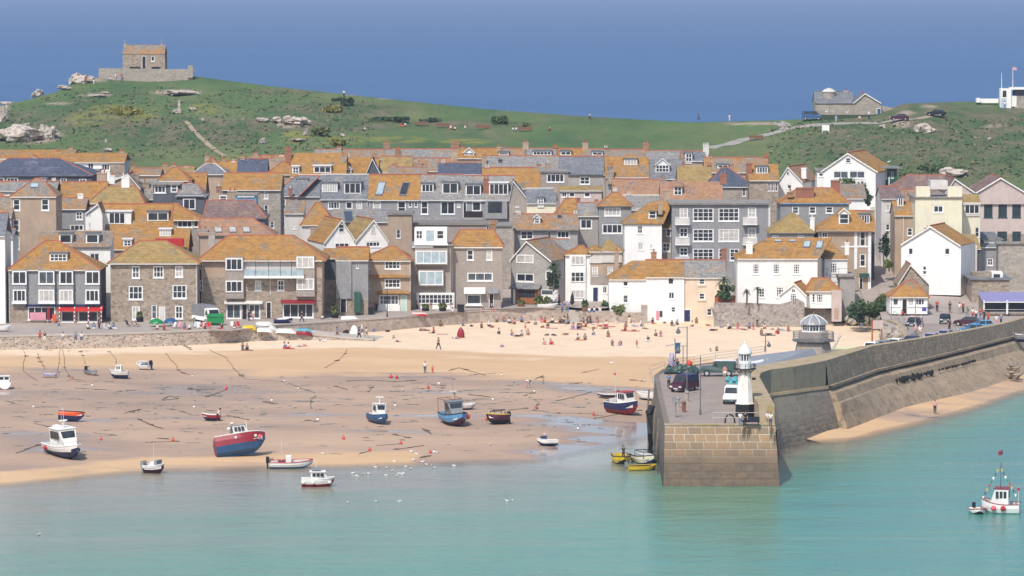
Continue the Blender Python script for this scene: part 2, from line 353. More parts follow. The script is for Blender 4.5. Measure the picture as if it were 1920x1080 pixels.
# water
def water_mat():
    m,nt,b,o=nodes('harbourwater'); p=posn(nt,(1,.8,1))
    a=nt.nodes.new('ShaderNodeAttribute'); a.attribute_name='deep'
    d=math_(nt,'ADD',a.outputs['Fac'],math_(nt,'MULTIPLY',math_(nt,'SUBTRACT',nz(nt,posn(nt,(.3,1,1)),.07,7,.75),.5),.75))
    c=ramp(nt,d,[(0.,(.31,.255,.19)),(.2,(.265,.25,.19)),(.38,(.195,.255,.185)),(.6,(.115,.265,.175)),(.8,(.07,.25,.18)),(1.,(.045,.215,.19))])
    c=mix(nt,ramp(nt,nz(nt,posn(nt,(.25,1,1)),.3,5,.75),[(.5,0.),(.68,.28)]),c,(.05,.15,.15)); c=mix(nt,ramp(nt,nz(nt,posn(nt,(.2,1,1)),.13,4,.7),[(.58,0.),(.72,.3)]),c,(.30,.33,.24)); nt.links.new(c,b.inputs['Base Color']); 
    r=nt.nodes.new('ShaderNodeAttribute'); r.attribute_name='calm'
    nt.links.new(math_(nt,'SUBTRACT',.2,math_(nt,'MULTIPLY',r.outputs['Fac'],.16)),b.inputs['Roughness'])
    b.inputs['IOR'].default_value=1.33
    h=math_(nt,'ADD',nz(nt,posn(nt,(.6,.8,1)),.7,5,.65),math_(nt,'MULTIPLY',nz(nt,posn(nt,(.4,.6,1)),.16,4,.55),3.5))
    n=nt.nodes.new('ShaderNodeBump'); n.inputs['Distance'].default_value=.22
    nt.links.new(math_(nt,'SUBTRACT',.75,math_(nt,'MULTIPLY',r.outputs['Fac'],.62)),n.inputs['Strength'])
    nt.links.new(h,n.inputs['Height']); nt.links.new(n.outputs[0],b.inputs['Normal'])
    t=nt.nodes.new('ShaderNodeBsdfTransparent'); ms=nt.nodes.new('ShaderNodeMixShader')
    e=nt.nodes.new('ShaderNodeAttribute'); e.attribute_name='edge'
    nt.links.new(e.outputs['Fac'],ms.inputs[0]); nt.links.new(t.outputs[0],ms.inputs[1]); nt.links.new(b.outputs[0],ms.inputs[2]); nt.links.new(ms.outputs[0],o.inputs[0])
water_mat()
W2=[(1380,900),(1455,850),(1515,824),(1600,819),(1640,806),(1700,793),(1760,778),(1840,755),(1920,728),(2050,690),(2400,620)]
W2p=[UZ(a,b,0) for a,b in W2]; W2t=[(p.x,p.y) for p in W2p]
def wdist(X,Y):
    if X<28: return interp(WLt,X)-Y
    return min(interp(W2t,X)-Y,60) if Y>470 or X>31 else 60
def deepf(v):
    X,Y,z=v; x,y=proj(v); 
    if X<28: d=interp(WLt,X)-Y; d=max(0,d); k=1-math.exp(-d/lerp(105,62,sm(-60,25,X)))
    else: k=1-math.exp(-max(0,interp(W2t,X)-Y)/22)
    k2=1-math.exp(-max(0,interp(WLt,X)-Y)/62)
    if 24<X<32: k=lerp(k2,k,(X-24)/8)
    k+=.18*sm(45,62,X)
    return min(1,k*.9)
def edgef(v):
    d=wdist(v[0],v[1]); return .0 if d<0 else sm(-2,9,d)*1.0
def calmf(v):
    X,Y,z=v; return math.exp(-((X-10)/22)**2)*sm(490,512,Y)
rows=[]
for i in range(130):
    Y=300+i*2.6; rows.append([(X,Y,0) for X in [-150+j*2.5 for j in range(125)]])
sheet('water',rows,['harbourwater'],{'deep':deepf,'edge':edgef,'calm':calmf})
# beach beyond the pier
rows=[]
for t in range(0,9):
    r=[]
    for p in [W2p[i] for i in range(2,11)]:
        q=Vector((-.62,.78,0)); s=t*2.0-3; r.append((p.x+q.x*s,p.y+q.y*s,s*.085+(.02*(t%2))))
    rows.append(r)
sheet('shore_bank',[[(X,lerp(667,628,t/8),lerp(4.9,.6,t/8)+noise.noise(Vector((X*.3,t,0)))*.5) for X in range(70,200,3)] for t in range(9)],['granite'])
sheet('outer_beach',rows,['sand'],{'wet':lambda v:.66,'soak':lambda v:.05})
def sea_mat():
    m,nt,b,o=nodes('sea'); p=posn(nt,(.3,1,1))
    c=ramp(nt,nz(nt,posn(nt,(.25,1,1)),.004,5,.6),[(.35,(.055,.125,.26)),(.65,(.066,.14,.285))])
    nt.links.new(c,b.inputs['Base Color']); b.inputs['Roughness'].default_value=.5; b.inputs['IOR'].default_value=1.33; b.inputs['Specular IOR Level'].default_value=.25
    bump(nt,b,nz(nt,posn(nt,(.4,1,1)),.35,5,.7),.8,.6)
sea_mat()
b=MB(); b.face([(-9000,930,-.5),(9000,930,-.5),(9000,60000,-.5),(-9000,60000,-.5)]); o=b.build('sea','sea'); o['kind']='structure'
b=MB(); b.face([(-900,200,-4.5),(900,200,-4.5),(900,1500,-4.5),(-900,1500,-4.5)]); o=b.build('seabed','sand'); o['kind']='structure'
# footpaths on the hill (thin strips following the ground)
from mathutils.bvhtree import BVHTree
HL=bpy.data.objects['headland'].data; BV=BVHTree.FromPolygons([v.co.copy() for v in HL.vertices],[tuple(q.vertices) for q in HL.polygons])
def onhill(x,y):
    r=BV.ray_cast(Vector((x,y,200)),Vector((0,0,-1))); return r[0].z if r[0] else groundz(x,y)
def strip(name,pts,w,mt,lift=.07,n=24):
    P=[hill_pt(*p) for p in pts]; Q=[]
    for a,c in zip(P,P[1:]):
        for i in range(n): Q.append(a.lerp(c,i/n))
    Q.append(P[-1]); Q=[sum((Q[max(0,min(len(Q)-1,i+k))] for k in range(-10,11)),Vector())/21 for i in range(len(Q))]; rows=[]
    for i,p in enumerate(Q):
        d=(Q[min(i+1,len(Q)-1)]-Q[max(0,i-1)]); d.z=0; d.normalize(); s=Vector((-d.y,d.x,0)); ww=w*(1+.25*noise.noise(Vector((i*.2,w,0))))
        rows.append([(p.x+s.x*e*ww,p.y+s.y*e*ww,onhill(p.x+s.x*e*ww,p.y+s.y*e*ww)+lift) for e in (-.5,-.25,0,.25,.5)])
    b=MB(); b.grid(rows); o=b.build(name,mt,None,True); o['kind']='structure'; return o
strip('road',[(1325,281),(1380,266),(1430,254),(1475,243),(1500,236),(1580,232),(1660,229),(1715,226)],2.8,'path')
strip('road',[(1475,243),(1470,234),(1455,228)],2.5,'path')
strip('path',[(345,226),(356,234),(366,247),(384,266),(402,280),(425,296)],1.1,'trail')
strip('path',[(1715,224),(1740,219),(1775,214)],2.0,'trail')
# ---------- houses
def slab(b,pts,th=.16,mi=0):
    n=len(pts); lo=[(p[0],p[1],p[2]-th) for p in pts]
    b.face(pts,mi); b.face(lo[::-1],mi)
    for i in range(n):
        j=(i+1)%n; b.face([pts[i],lo[i],lo[j],pts[j]],mi)
GL=['glass']*6+['glassmid','curtain']
def window_mesh(b,u0,z0,u1,z1,v,cols,rows,fw,mi=0,dep=.07,bar=None):
    """frame ring and glazing bars, front face at v-dep"""
    bar=bar or fw*.55
    b.box((u0,v-dep,z0),(u0+fw,v,z1),mi); b.box((u1-fw,v-dep,z0),(u1,v,z1),mi)
    b.box((u0+fw,v-dep,z0),(u1-fw,v,z0+fw),mi); b.box((u0+fw,v-dep,z1-fw),(u1-fw,v,z1),mi)
    for i in range(1,cols):
        c=u0+(u1-u0)*i/cols; b.box((c-bar/2,v-dep+.01,z0+fw),(c+bar/2,v,z1-fw),mi)
    for i in range(1,rows):
        c=z0+(z1-z0)*i/rows
        if rows==9: break
        for k in range(cols):
            a=u0+(u1-u0)*k/cols+(bar/2 if k else fw); e=u0+(u1-u0)*(k+1)/cols-(bar/2 if k<cols-1 else fw)
            b.box((a,v-dep+.015,c-bar*.4),(e,v,c+bar*.4),mi)
class House: pass
def house(nm,lab,Y,x0,x1,yb,ye,yr=None,D=8,r='gx',w='stone',rf='rm',win=(),ch=(),dm=(),sk=(),sl=0,rx=None,band=None,bay=(),door=(),awn=(),ridge='redtile',ov=.3,oe=.15,gut='whitepipe',cat='house',pk=None,box=(),lsil=True,pipe=(),sidew=(),group=None,fr='frame'):
    rnd=random.Random(int(x0*7+ye*13))
    P0=U(x0,ye,Y); P1=U(x1,ye,Y+sl); ze=P0.z
    d=Vector((P1.x-P0.x,P1.y-P0.y)); L=d.length; rz=math.atan2(d.y,d.x)
    zb=U(x0,yb,Y).z if yb else min(groundz(P0.x,P0.y),groundz(P1.x,P1.y))-.4
    zb=min(zb,ze-2)
    h=House(); root=empty(nm,(P0.x,P0.y,zb),rz,lab,cat,group); h.root=root
    co,si=math.cos(-rz),math.sin(-rz)
    def toloc(p,isdir=False):
        q=Vector(p) if isdir else Vector(p)-Vector((P0.x,P0.y,zb))
        return Vector((q.x*co-q.y*si,q.x*si+q.y*co,q.z))
    oc=toloc(CAM)
    def atv(px,py,v):
        q=toloc(ray(px,py),True); t=(v-oc.y)/q.y; p=oc+q*t; return p.x,p.z
    def atu(px,py,u):
        q=toloc(ray(px,py),True); t=(u-oc.x)/q.x; p=oc+q*t; return p.y,p.z
    he=ze-zb; h.atv=atv; h.L=L; h.D=D; h.he=he
    hr=he
    um=L/2
    if r in('gx','hip'): hr=atv((x0+x1)/2,yr,D/2)[1]
    elif r=='gf':
        um=atv(pk,yr,0)[0] if pk else L/2; hr=atv(pk or (x0+x1)/2,yr,0)[1]
    elif r=='mono': hr=atv((x0+x1)/2,yr,D)[1]
    hr=max(hr,he+.3) if r!='flat' else he
    h.hr=hr
    # walls
    b=MB(); ms=[w]; holes=[]
    bands=[]
    for k,(yy,mn) in enumerate(band or ()):
        if mn not in ms: ms.append(mn)
        bands.append((atv((x0+x1)/2,yy,0)[1],ms.index(mn)))   # below this height
    W=[]
    for q in win:
        v=q[6] if len(q)>6 and q[6] is not None else 0
        a=atv(q[0],q[1],v); e=atv(q[2],q[3],v)
        W.append([a[0],e[1],e[0],a[1],q[4] if len(q)>4 else 1,q[5] if len(q)>5 else 2,v,q[7] if len(q)>7 else None,q[8] if len(q)>8 else 'window'])
    for q in W:
        if q[6]==0 and q[0]>.05 and q[2]<L-.05 and q[1]>.05 and q[3]<he-.05: holes.append(q)
    us=sorted(set([0,L]+[q[0] for q in holes]+[q[2] for q in holes])); zs=sorted(set([0,he]+[q[1] for q in holes]+[q[3] for q in holes]+[z for z,_ in bands if 0<z<he]))
    def bm(z):
        m=0
        for zz,mi in bands:
            if z<zz: m=mi
        return m
    for a,c in zip(us,us[1:]):
        if c-a<1e-4: continue
        for e,g in zip(zs,zs[1:]):
            if g-e<1e-4: continue
            mu,mz=(a+c)/2,(e+g)/2
            if any(q[0]<mu<q[2] and q[1]<mz<q[3] for q in holes): continue
            b.face([(a,0,e),(c,0,e),(c,0,g),(a,0,g)],bm(mz))
    for q in holes:
        u0,z0,u1,z1=q[:4]; t=.14; m=bm((z0+z1)/2)
        b.face([(u0,0,z0),(u0,0,z1),(u0,t,z1),(u0,t,z0)],m); b.face([(u1,0,z1),(u1,0,z0),(u1,t,z0),(u1,t,z1)],m)
        b.face([(u0,0,z1),(u1,0,z1),(u1,t,z1),(u0,t,z1)],m); b.face([(u1,0,z0),(u0,0,z0),(u0,t,z0),(u1,t,z0)],m)
    if r=='gx' or r=='hip':
        g=[(0,D/2,hr-.1)] if r=='gx' else []
        b.face([(0,D,0),(0,0,0),(0,0,he)]+g+[(0,D,he)]); b.face([(L,0,0),(L,D,0),(L,D,he)]+g+[(L,0,he)])
        b.face([(L,D,0),(0,D,0),(0,D,he),(L,D,he)])
    elif r=='gf':
        b.face([(0,0,he),(L,0,he),(um,0,hr-.05)]); b.face([(L,D,0),(0,D,0),(0,D,he),(um,D,hr-.05),(L,D,he)])
        b.face([(0,D,0),(0,0,0),(0,0,he),(0,D,he)]); b.face([(L,0,0),(L,D,0),(L,D,he),(L,0,he)])
    else:
        hb=hr-.05 if r=='mono' else he
        b.face([(0,D,0),(0,0,0),(0,0,he),(0,D,hb)]); b.face([(L,0,0),(L,D,0),(L,D,hb),(L,0,he)]); b.face([(L,D,0),(0,D,0),(0,D,hb),(L,D,hb)])
    b.build('wall',ms,root)
    # roof
    b=MB(); rm=[rf]; rl=[]
    s=(hr-he)/(D/2) if r in('gx','hip') else 0
    if r=='gx':
        e=he-s*ov+.06; slab(b,[(-oe,-ov,e),(L+oe,-ov,e),(L+oe,D/2,hr+.06),(-oe,D/2,hr+.06)]); slab(b,[(L+oe,D+ov,e),(-oe,D+ov,e),(-oe,D/2+.001,hr+.06),(L+oe,D/2+.001,hr+.06)])
        rl=[((-oe,D/2,hr+.1),(L+oe,D/2,hr+.1))]
    elif r=='hip':
        if rx: a=atv(rx[0],yr,D/2)[0]; c=atv(rx[1],yr,D/2)[0]
        else: a=min(D/2,L/2-.05); c=max(L-D/2,L/2+.05)
        e=he-s*ov+.06; o2=ov; A=(-o2,-ov,e);B=(L+o2,-ov,e);C=(L+o2,D+ov,e);E=(-o2,D+ov,e); Ra=(a,D/2,hr+.06); Rb=(c,D/2,hr+.06)
        slab(b,[A,B,Rb,Ra]); slab(b,[B,C,Rb]); slab(b,[C,E,Ra,Rb]); slab(b,[E,A,Ra])
        rl=[(Ra,Rb),(A,Ra),(B,Rb)]
    elif r=='gf':
        s2=(hr-he)/max(um,.1); s3=(hr-he)/max(L-um,.1); f=-ov
        slab(b,[(-oe,f,he-s2*oe+.06),(um,f,hr+.06),(um,D,hr+.06),(-oe,D,he-s2*oe+.06)]); slab(b,[(L+oe,D,he-s3*oe+.06),(um+.001,D,hr+.06),(um+.001,f,hr+.06),(L+oe,f,he-s3*oe+.06)])
        rl=[((um,f,hr+.1),(um,D,hr+.1))]
        # barge boards
        rm.append('frame'); t=.03
        for (ua,za,ub) in ((-oe,he-s2*oe,um),(L+oe,he-s3*oe,um)):
            slab(b,[(ua,f-.06,za+.03),(ub,f-.06,hr+.03),(ub,f-.01,hr+.03),(ua,f-.01,za+.03)],.24,1)
    elif r=='mono':
        s=(hr-he)/D; slab(b,[(-oe,-ov,he-s*ov+.06),(L+oe,-ov,he-s*ov+.06),(L+oe,D+.1,hr+.06),(-oe,D+.1,hr+.06)])
    else:
        b.box((-ov,-ov,he-.05),(L+ov,D+ov,he+.2))
    if ridge and rl:
        rm.append(ridge); k=len(rm)-1
        for p,q in rl: b.bar(p,q,.13,k,5)
    roof=b.build('roof',rm,root)
    h.roof=roof
    if gut and r in('gx','hip','mono') :
        g=MB(); zg=he-s*ov-.02; g.box((-.05,-ov-.1,zg-.09),(L+.05,-ov+.0,zg+.05)); g.build('gutter',gut,root)
    for q in W:
        u0,z0,u1,z1,cc,rr,v,gl,nme=q; hole=q in holes
        b=MB(); fw=max(.08,min(.19,(u1-u0)*.16)); vv=v+.12 if hole else v-.02
        window_mesh(b,u0,z0,u1,z1,vv,int(cc),int(rr),fw)
        if hole: b.box((u0-.1,-.09,z0-.12),(u1+.1,.03,z0-.003))
        f=b.build(nme,fr,root)
        p=MB(); 
        if not hole: p.box((u0+fw*.5,v-.045,z0+fw*.5),(u1-fw*.5,v+.02,z1-fw*.5))
        else: p.face([(u0,vv-.02,z0),(u1,vv-.02,z0),(u1,vv-.02,z1),(u0,vv-.02,z1)])
        p.build('pane',gl or rnd.choice(GL),f)
    for q in door:   # x0,y0,x1,y1,mat[,v]
        v=q[5] if len(q)>5 else 0
        a=atv(q[0],q[1],v); e=atv(q[2],q[3],v); b=MB(); fw=.1
        b.box((a[0]+fw,v-.05,max(0,e[1])),(e[0]-fw,v+.02,a[1]-fw),0); b.box((a[0],v-.09,max(0,e[1])),(a[0]+fw,v+.02,a[1]),1); b.box((e[0]-fw,v-.09,max(0,e[1])),(e[0],v+.02,a[1]),1); b.box((a[0]+fw,v-.09,a[1]-fw),(e[0]-fw,v+.02,a[1]),1)
        dr=b.build('door',[q[4],fr],root)
        g=MB(); g.ball((e[0]-fw-.15,v-.08,max(0,e[1])+1.0),.05,0,6,4); g.build('handle','steel',dr)
    for q in bay:    # x0,y0,x1,y1,proj,mat,name
        v=-q[4]; a=atv(q[0],q[1],v); e=atv(q[2],q[3],v); b=MB(); b.box((a[0],v,max(0,e[1])),(e[0],-.003,a[1])); b.build(q[6] if len(q)>6 else 'bay_window',q[5],root)
    for q in box:    # x0,y0,x1,y1,v0,v1,mat,name
        a=atv(q[0],q[1],q[4]); e=atv(q[2],q[3],q[4]); b=MB(); b.box((a[0],q[4],e[1]),(e[0],q[5],a[1])); b.build(q[7],q[6],root)
    for q in awn:    # x0,y0,x1,y1,proj,mat
        a=atv(q[0],q[1],0); e=atv(q[2],q[3],-q[4]); b=MB(); slab(b,[(a[0],-q[4],e[1]),(e[0],-q[4],e[1]),(e[0],-.01,a[1]),(a[0],-.01,a[1])],.1); b.build(q[6] if len(q)>6 else 'awning',q[5],root)
    for q in pipe:   # x,y0,y1
        a=atv(q[0],q[1],-.08); e=atv(q[0],q[2],-.08); b=MB(); b.bar((a[0],-.08,a[1]),(a[0],-.08,e[1]),.06); b.build('downpipe','whitepipe',root)
    def roofhit(px,py):
        q=toloc(ray(px,py),True)
        if r=='gf':
            # side slope seen from the front: intersect with the slope facing +u
            for (ua,ub) in ((um,L),(um,0)):
                k=(he-hr)/(ub-ua) # z=hr+k*(u-ua)
                t=(hr+k*(oc.x-ua)-oc.z)/(q.z-k*q.x); p=oc+q*t
                if min(ua,ub)-.5<p.x<max(ua,ub)+.5 and p.y>-1: return p
            return p
        k=s if r!='flat' else 0
        if r=='flat': t=(he-oc.z)/q.z; return oc+q*t
        t=(he+k*oc.y-oc.z)/(q.z-k*q.y); return oc+q*t
    for q in dm:     # x0,y0,x1,y1,type,mat,cols,rows[,glass[,inset]]
        x_0,y_0,x_1,y_1,ty,dmt=q[:6]; cc=q[6] if len(q)>6 else 2; rr=q[7] if len(q)>7 else 1; gl=(q[8] if len(q)>8 and q[8] else rnd.choice(GL)); ins=q[9] if len(q)>9 else 0
        p=roofhit((x_0+x_1)/2,y_1); v=max(-.2,min(p.y,D/2)); a=atv(x_0,y_0,v); e=atv(x_1,y_1,v); top=a[1]; bot=e[1]
        vb=v+min((top-bot)/max(.15,s)+.3,D/2) if s else v+2
        b=MB(); b.box((a[0],v,bot-.3),(e[0],vb,top)); m=[dmt]
        if ty=='g':
            mm=(a[0]+e[0])/2; hh=(e[0]-a[0])*.42; m.append(rf)
            b.face([(a[0],v-.01,top),(e[0],v-.01,top),(mm,v-.01,top+hh)],0)
            slab(b,[(a[0]-.2,v-.25,top-.12),(mm,v-.25,top+hh+.1),(mm,vb+hh/max(s,.3),top+hh+.1),(a[0]-.2,vb,top-.12)],.12,1); slab(b,[(mm+.001,v-.25,top+hh+.1),(e[0]+.2,v-.25,top-.12),(e[0]+.2,vb,top-.12),(mm+.001,vb+hh/max(s,.3),top+hh+.1)],.12,1)
            m.append('frame')
            for ua in (a[0]-.2,e[0]+.2): slab(b,[(ua,v-.31,top-.1),(mm,v-.31,top+hh+.12),(mm,v-.26,top+hh+.12),(ua,v-.26,top-.1)],.2,2)
        elif ty=='p':
            m.append(rf); slab(b,[(a[0]-.2,v-.3,top),(e[0]+.2,v-.3,top),(e[0]+.2,vb+.5,top+.9),(a[0]-.2,vb+.5,top+.9)],.14,1)
        else:
            m.append('lead' if ty=='f' else 'frame'); b.box((a[0]-.18,v-.25,top+.003),(e[0]+.18,vb+.2,top+.16),1)
        o=b.build('dormer',m,root)
        b=MB(); i=(e[0]-a[0])*ins; u0,u1=a[0]+.08+i,e[0]-.08-i; z0,z1=bot+.12,top-.12
        window_mesh(b,u0,z0,u1,z1,v-.01,int(cc),int(rr),.12,0,.06,.12); b.face([(u0+.05,v-.035,z0+.05),(u1-.05,v-.035,z0+.05),(u1-.05,v-.035,z1-.05),(u0+.05,v-.035,z1-.05)],1); b.build('window',[fr,gl],o)
    for q in sk:     # x0,y0,x1,y1[,glass[,slant px]]
        sn=q[5] if len(q)>5 else 0
        c=[roofhit(q[0]+sn,q[1]),roofhit(q[2]+sn,q[1]),roofhit(q[2],q[3]),roofhit(q[0],q[3])]
        nrm=(c[1]-c[0]).cross(c[3]-c[0]); nrm.normalize()
        if nrm.z<0: nrm=-nrm
        b=MB(); slab(b,[x+nrm*.2 for x in c][::-1],.14,0); m=sum(c,Vector())/4; g=[(x-m)*.84+m+nrm*.225 for x in c]; b.face(g[::-1],1)
        b.build('skylight',['lead',q[4] if len(q)>4 else 'glassblue'],root)
    ch=list(ch)
    if yb is None and r in('gx','hip') and not ch and Y>715 and not (group and 'long slate' in group) and nm not in('chapel','coastguard_house','purple_hall'):
        e_=x1-8 if r=='gx' else (x0+x1)/2-4; ch=[(e_,e_+8,yr-8,.5,rnd.choice(['brown','brick','granite','greywall']),rnd.choice([2,2,3]))]
        if x1-x0>60 and r=='gx': ch.append((x0+5,x0+13,yr-7,.5,rnd.choice(['brown','granite']),2))
    for q in ch:     # x0,x1,ytop,v(frac of D),mat,pots[,ybot]
        v=q[3]*D; a=atv(q[0],q[2],v); e=atv(q[1],q[2],v); zt=a[1]; w2=min(1.1,max(.55,(e[0]-a[0])*.6)) if r!='gf' else 1.0
        npt=q[5]; ph=.55 if npt else 0; zt-=ph
        zl=atv(q[0],q[6],v)[1] if len(q)>6 else (hr if r!='flat' else he)-2.2
        b=MB(); b.box((a[0],v-w2/2,zl),(e[0],v+w2/2,zt-.2),0); b.box((a[0]-.07,v-w2/2-.07,zt-.2),(e[0]+.07,v+w2/2+.07,zt),0)
        for k in range(npt):
            u=a[0]+(e[0]-a[0])*(k+.5)/npt; b.lathe((u,v,zt-.02),[(.14,0),(.12,.3),(.15,ph+rnd.uniform(-.1,.12))],7,1)
        b.build('chimney',[q[4],'potclay' if npt and rnd.random()<.8 else 'offwhite'],roof)
    for q in sidew:  # windows on a flank: side,x0,y0,x1,y1
        u=0 if q[0]=='L' else L; a=atu(q[1],q[2],u); e=atu(q[3],q[4],u); v0,v1=sorted((a[0],e[0])); v0=max(.2,v0);v1=min(D-.2,v1)
        if v1-v0<.3: v1=v0+.8
        sg=-1 if u==0 else 1; b=MB(); b.box((min(u,u+sg*.06),v0,e[1]),(max(u,u+sg*.06),v1,a[1]),0); f=b.build('window',fr,root)
        p=MB(); p.box((min(u,u+sg*.08),v0+.12,e[1]+.12),(max(u,u+sg*.08),v1-.12,a[1]-.12)); p.build('pane','glass',f)
    return h
# ================= front row along the harbour
W=lambda y0,y1,*xs,**k:[(a,y0,c,y1,k.get('c',1),k.get('r',2),k.get('v'),k.get('g')) for a,c in xs]
house('white_house','narrow white and slate house front cut off beside the slate bay-windowed shop',660,-60,9,612,440,400,8,w='white',rf='rs',band=[(612,'white')],win=W(478,500,(-40,-20))+W(540,560,(-40,-20)))
house('bay_windowed_house','slate-hung house with stacked bay windows above a red-awninged shop',661,17,186,608,504,452,11,'hip','slatehung','ro',rx=(84,110),
  band=[(573,'stone')],bay=[(22,506,50,570,.7,'slatehung'),(71,506,103,570,.7,'slatehung'),(110,506,138,570,.7,'slatehung'),(159,506,187,570,.7,'slatehung')],
  win=W(508,534,(23,50),(72,102),(111,137),(160,187),c=2,r=1,v=-.72)+W(543,566,(24,49),(72,102),(111,137),(160,186),c=3,r=9,v=-.72)+[(52,575,104,600,4,1,None,'glass','shop_window'),(114,583,140,604,1,1,None,'glass','shop_window'),(146,583,184,604,2,1,None,'glass','shop_window')],
  box=[(22,531,50,534,-.85,-.7,'frame','sill'),(71,531,103,534,-.85,-.7,'frame','sill'),(110,531,138,534,-.85,-.7,'frame','sill'),(159,531,187,534,-.85,-.7,'frame','sill'),(22,565,50,570,-.85,-.7,'frame','sill'),(71,565,103,570,-.85,-.7,'frame','sill'),(110,565,138,570,-.85,-.7,'frame','sill'),(159,565,187,570,-.85,-.7,'frame','sill'),
  (98,589,105,603,-1.0,-.9,'orangepaint','banner'),(88,577,94,600,-.5,-.3,'crimson','display_rack'),(56,586,86,600,-.35,-.12,'rose','display_rack'),(48,571,190,575,-.4,-.01,'navy','shop_sign')],
  awn=[(108,573,192,583,1.3,'redpaint')],dm=[(93,475,126,491,'f','white',4,2)],pipe=[(17,506,604)])
for xx in (112,140,166,190):
    p=U(xx,606,658); b=MB()
    for k in range(8): b.lathe((0,0,k*.32),[(.09,0),(.09,.32)],7,k%2)
    o=b.build('awning_post',['redpaint','chalk']); o.location=(p.x,p.y,p.z); tag(o,{112:'striped red and white awning post nearest the rubble-wall corner pier',140:'striped awning post at the middle of the brown shuttered shopfront',166:'striped awning post beside the long leaning banner pole',190:'striped awning post at the alley corner of the red-awninged shop'}[xx],'post','striped posts under the red awning')
house('stone_house','three-storey brown stone house with mossy hipped roof and white sash windows',663,207,370,605,491,452,11,'hip','stone','ry',rx=(262,312),sl=0,
  win=[(247,499,262,522,2,2),(287,499,307,521,3,2),(328,499,343,520,2,2),(241,536,268,562,3,2),(323,534,350,560,3,2),(247,574,262,600,2,2),(328,573,343,598,2,2),(284,572,294,598,1,2)],door=[(298,575,310,603,'offwhite')],pipe=[(368,494,600)],ov=.5,sidew=[('L',213,500,218,522)])
house('balcony_house','large brown house with wide orange roof and long white balcony over shops',668,377,604,599,484,442,12,'hip','brown','ro',rx=(428,552),
  band=[(520,'stone')],ov=.7,
  bay=[(422,482,457,560,.9,'slatebrown'),(555,480,590,556,.9,'slatebrown')],
  win=W(484,507,(423,455),c=3,r=1,v=-.93)+W(526,548,(423,455),c=3,r=1,v=-.93)+W(481,503,(556,589),c=3,r=1,v=-.93)+W(522,544,(556,589),c=3,r=1,v=-.93)+[(478,526,490,545,2,2),(520,525,533,545,2,2),(424,570,452,598,2,1,None,'glassmid','shop_window'),(466,570,488,598,2,1,None,'glassmid','shop_window'),(530,569,588,596,4,1,None,'glass','shop_window'),(512,488,540,512,3,1,.0,'glass'),(476,488,490,502,1,1),(375,490,380,504),(375,526,380,545)],
  door=[(499,566,509,596,'door'),(453,570,464,598,'door')],awn=[(421,564,492,569,.8,'offwhite','shop_canopy'),(527,562,592,568,1.2,'crimson')],
  box=[(457,517,570,522,-1.7,-.0,'frame','balcony_floor'),(457,504,570,505,-1.75,-1.7,'steel','balcony_rail'),(479,489,480,518,-1.72,-1.66,'black','balcony_post'),(503,489,504,518,-1.72,-1.66,'black','balcony_post'),(525,489,526,518,-1.72,-1.66,'black','balcony_post'),(546,489,547,518,-1.72,-1.66,'black','balcony_post'),(458,506,569,517,-1.69,-1.67,'glassblue','balcony_panel'),(457,486,570,517,-.12,-.02,'offwhite','balcony_wall')],
  ch=[(391,403,436,.35,'greywall',0,482)],pipe=[(507,522,552)])
house('slate_house','small slate-fronted house with white box windows beside the dark alley',676,630,690,592,487,464,8,'gx','slatehung','ro',rx=None,win=[(632,491,657,510,3,1),(632,531,657,547,3,1),(668,491,672,503)],door=[(638,560,650,585,'black')],box=[(664,548,676,586,-1.4,-.2,'darkgreen','staircase')],bay=[(630,489,659,560,.35,'slatehung')] ,band=[(560,'stone')])
house('tall_wall_house','plain rubble lean-to with slate upper storey at the dark alley mouth',678,605,630,592,484,466,7,'mono','darkslate','ro',band=[(524,'stone')])
house('brown_inn','brown tile-hung inn with orange skirt roofs and mint green door',684,676,770,585,488,463,10,'hip','brown','ro',rx=(728,742),win=[(721,489,751,505,4,2),(721,523,751,540,4,2),(711,553,748,572,5,2,None,'glassmid','shop_window'),(690,490,694,504),(690,527,694,541)],
  awn=[(684,515,769,520,.5,'ro','skirt_roof'),(706,546,769,550,.8,'ro','skirt_roof')],door=[(751,553,763,583,'mint')],box=[(708,573,750,584,-.25,-.01,'white','shop_base')],pipe=[(769,490,548)])
house('balconied_townhouse','tall narrow house with stacked glazed white balconies and boxy top floor',688,771,846,584,461,None,9,'flat','slatebrown','rg',win=[(783,551,850,570,9,2,-.3,'glass','shop_window'),(779,470,838,495,4,9,-1.02,'glassblue'),(785,508,831,535,3,9,-.92,'glassblue'),(779,431,793,449,2,2,.28,'glass'),(818,431,833,449,1,2,.28,'glass'),(797,430,816,455,1,1,.28,'glassblue')],
  bay=[(778,466,840,497,1.0,'slatebrown'),(784,506,832,537,.9,'slatebrown'),(781,549,852,582,.25,'white','shop_front')],
  box=[(777,428,838,458,.3,5,'white','top_storey'),(776,457,840,460,-.7,.6,'frame','balcony_floor'),(772,462,812,464,-.5,-.31,'frame','cornice')])
H_=house('corner_townhouse_windows' if 0 else 'stone_townhouse','squarish grey stone house with orange hipped roof above a white-blinded shop',690,846,942,582,462,431,9,'hip','slatebrown','ro',rx=(862,925),
  win=[(875,468,888,488,1,2),(912,469,923,488,1,2),(876,511,924,527,3,1,None,'glassmid'),(875,552,902,571,1,1,None,'glassmid','shop_window')],awn=[(870,539,910,550,1.2,'chalk'),(914,542,936,549,.9,'greypaint')],door=[(917,550,926,576,'door')],ch=[(918,930,412,.7,'rm',2)],pipe=[(848,464,545)],gut='frame',
  box=[(872,571,904,574,-.4,-.01,'frame','sill')])
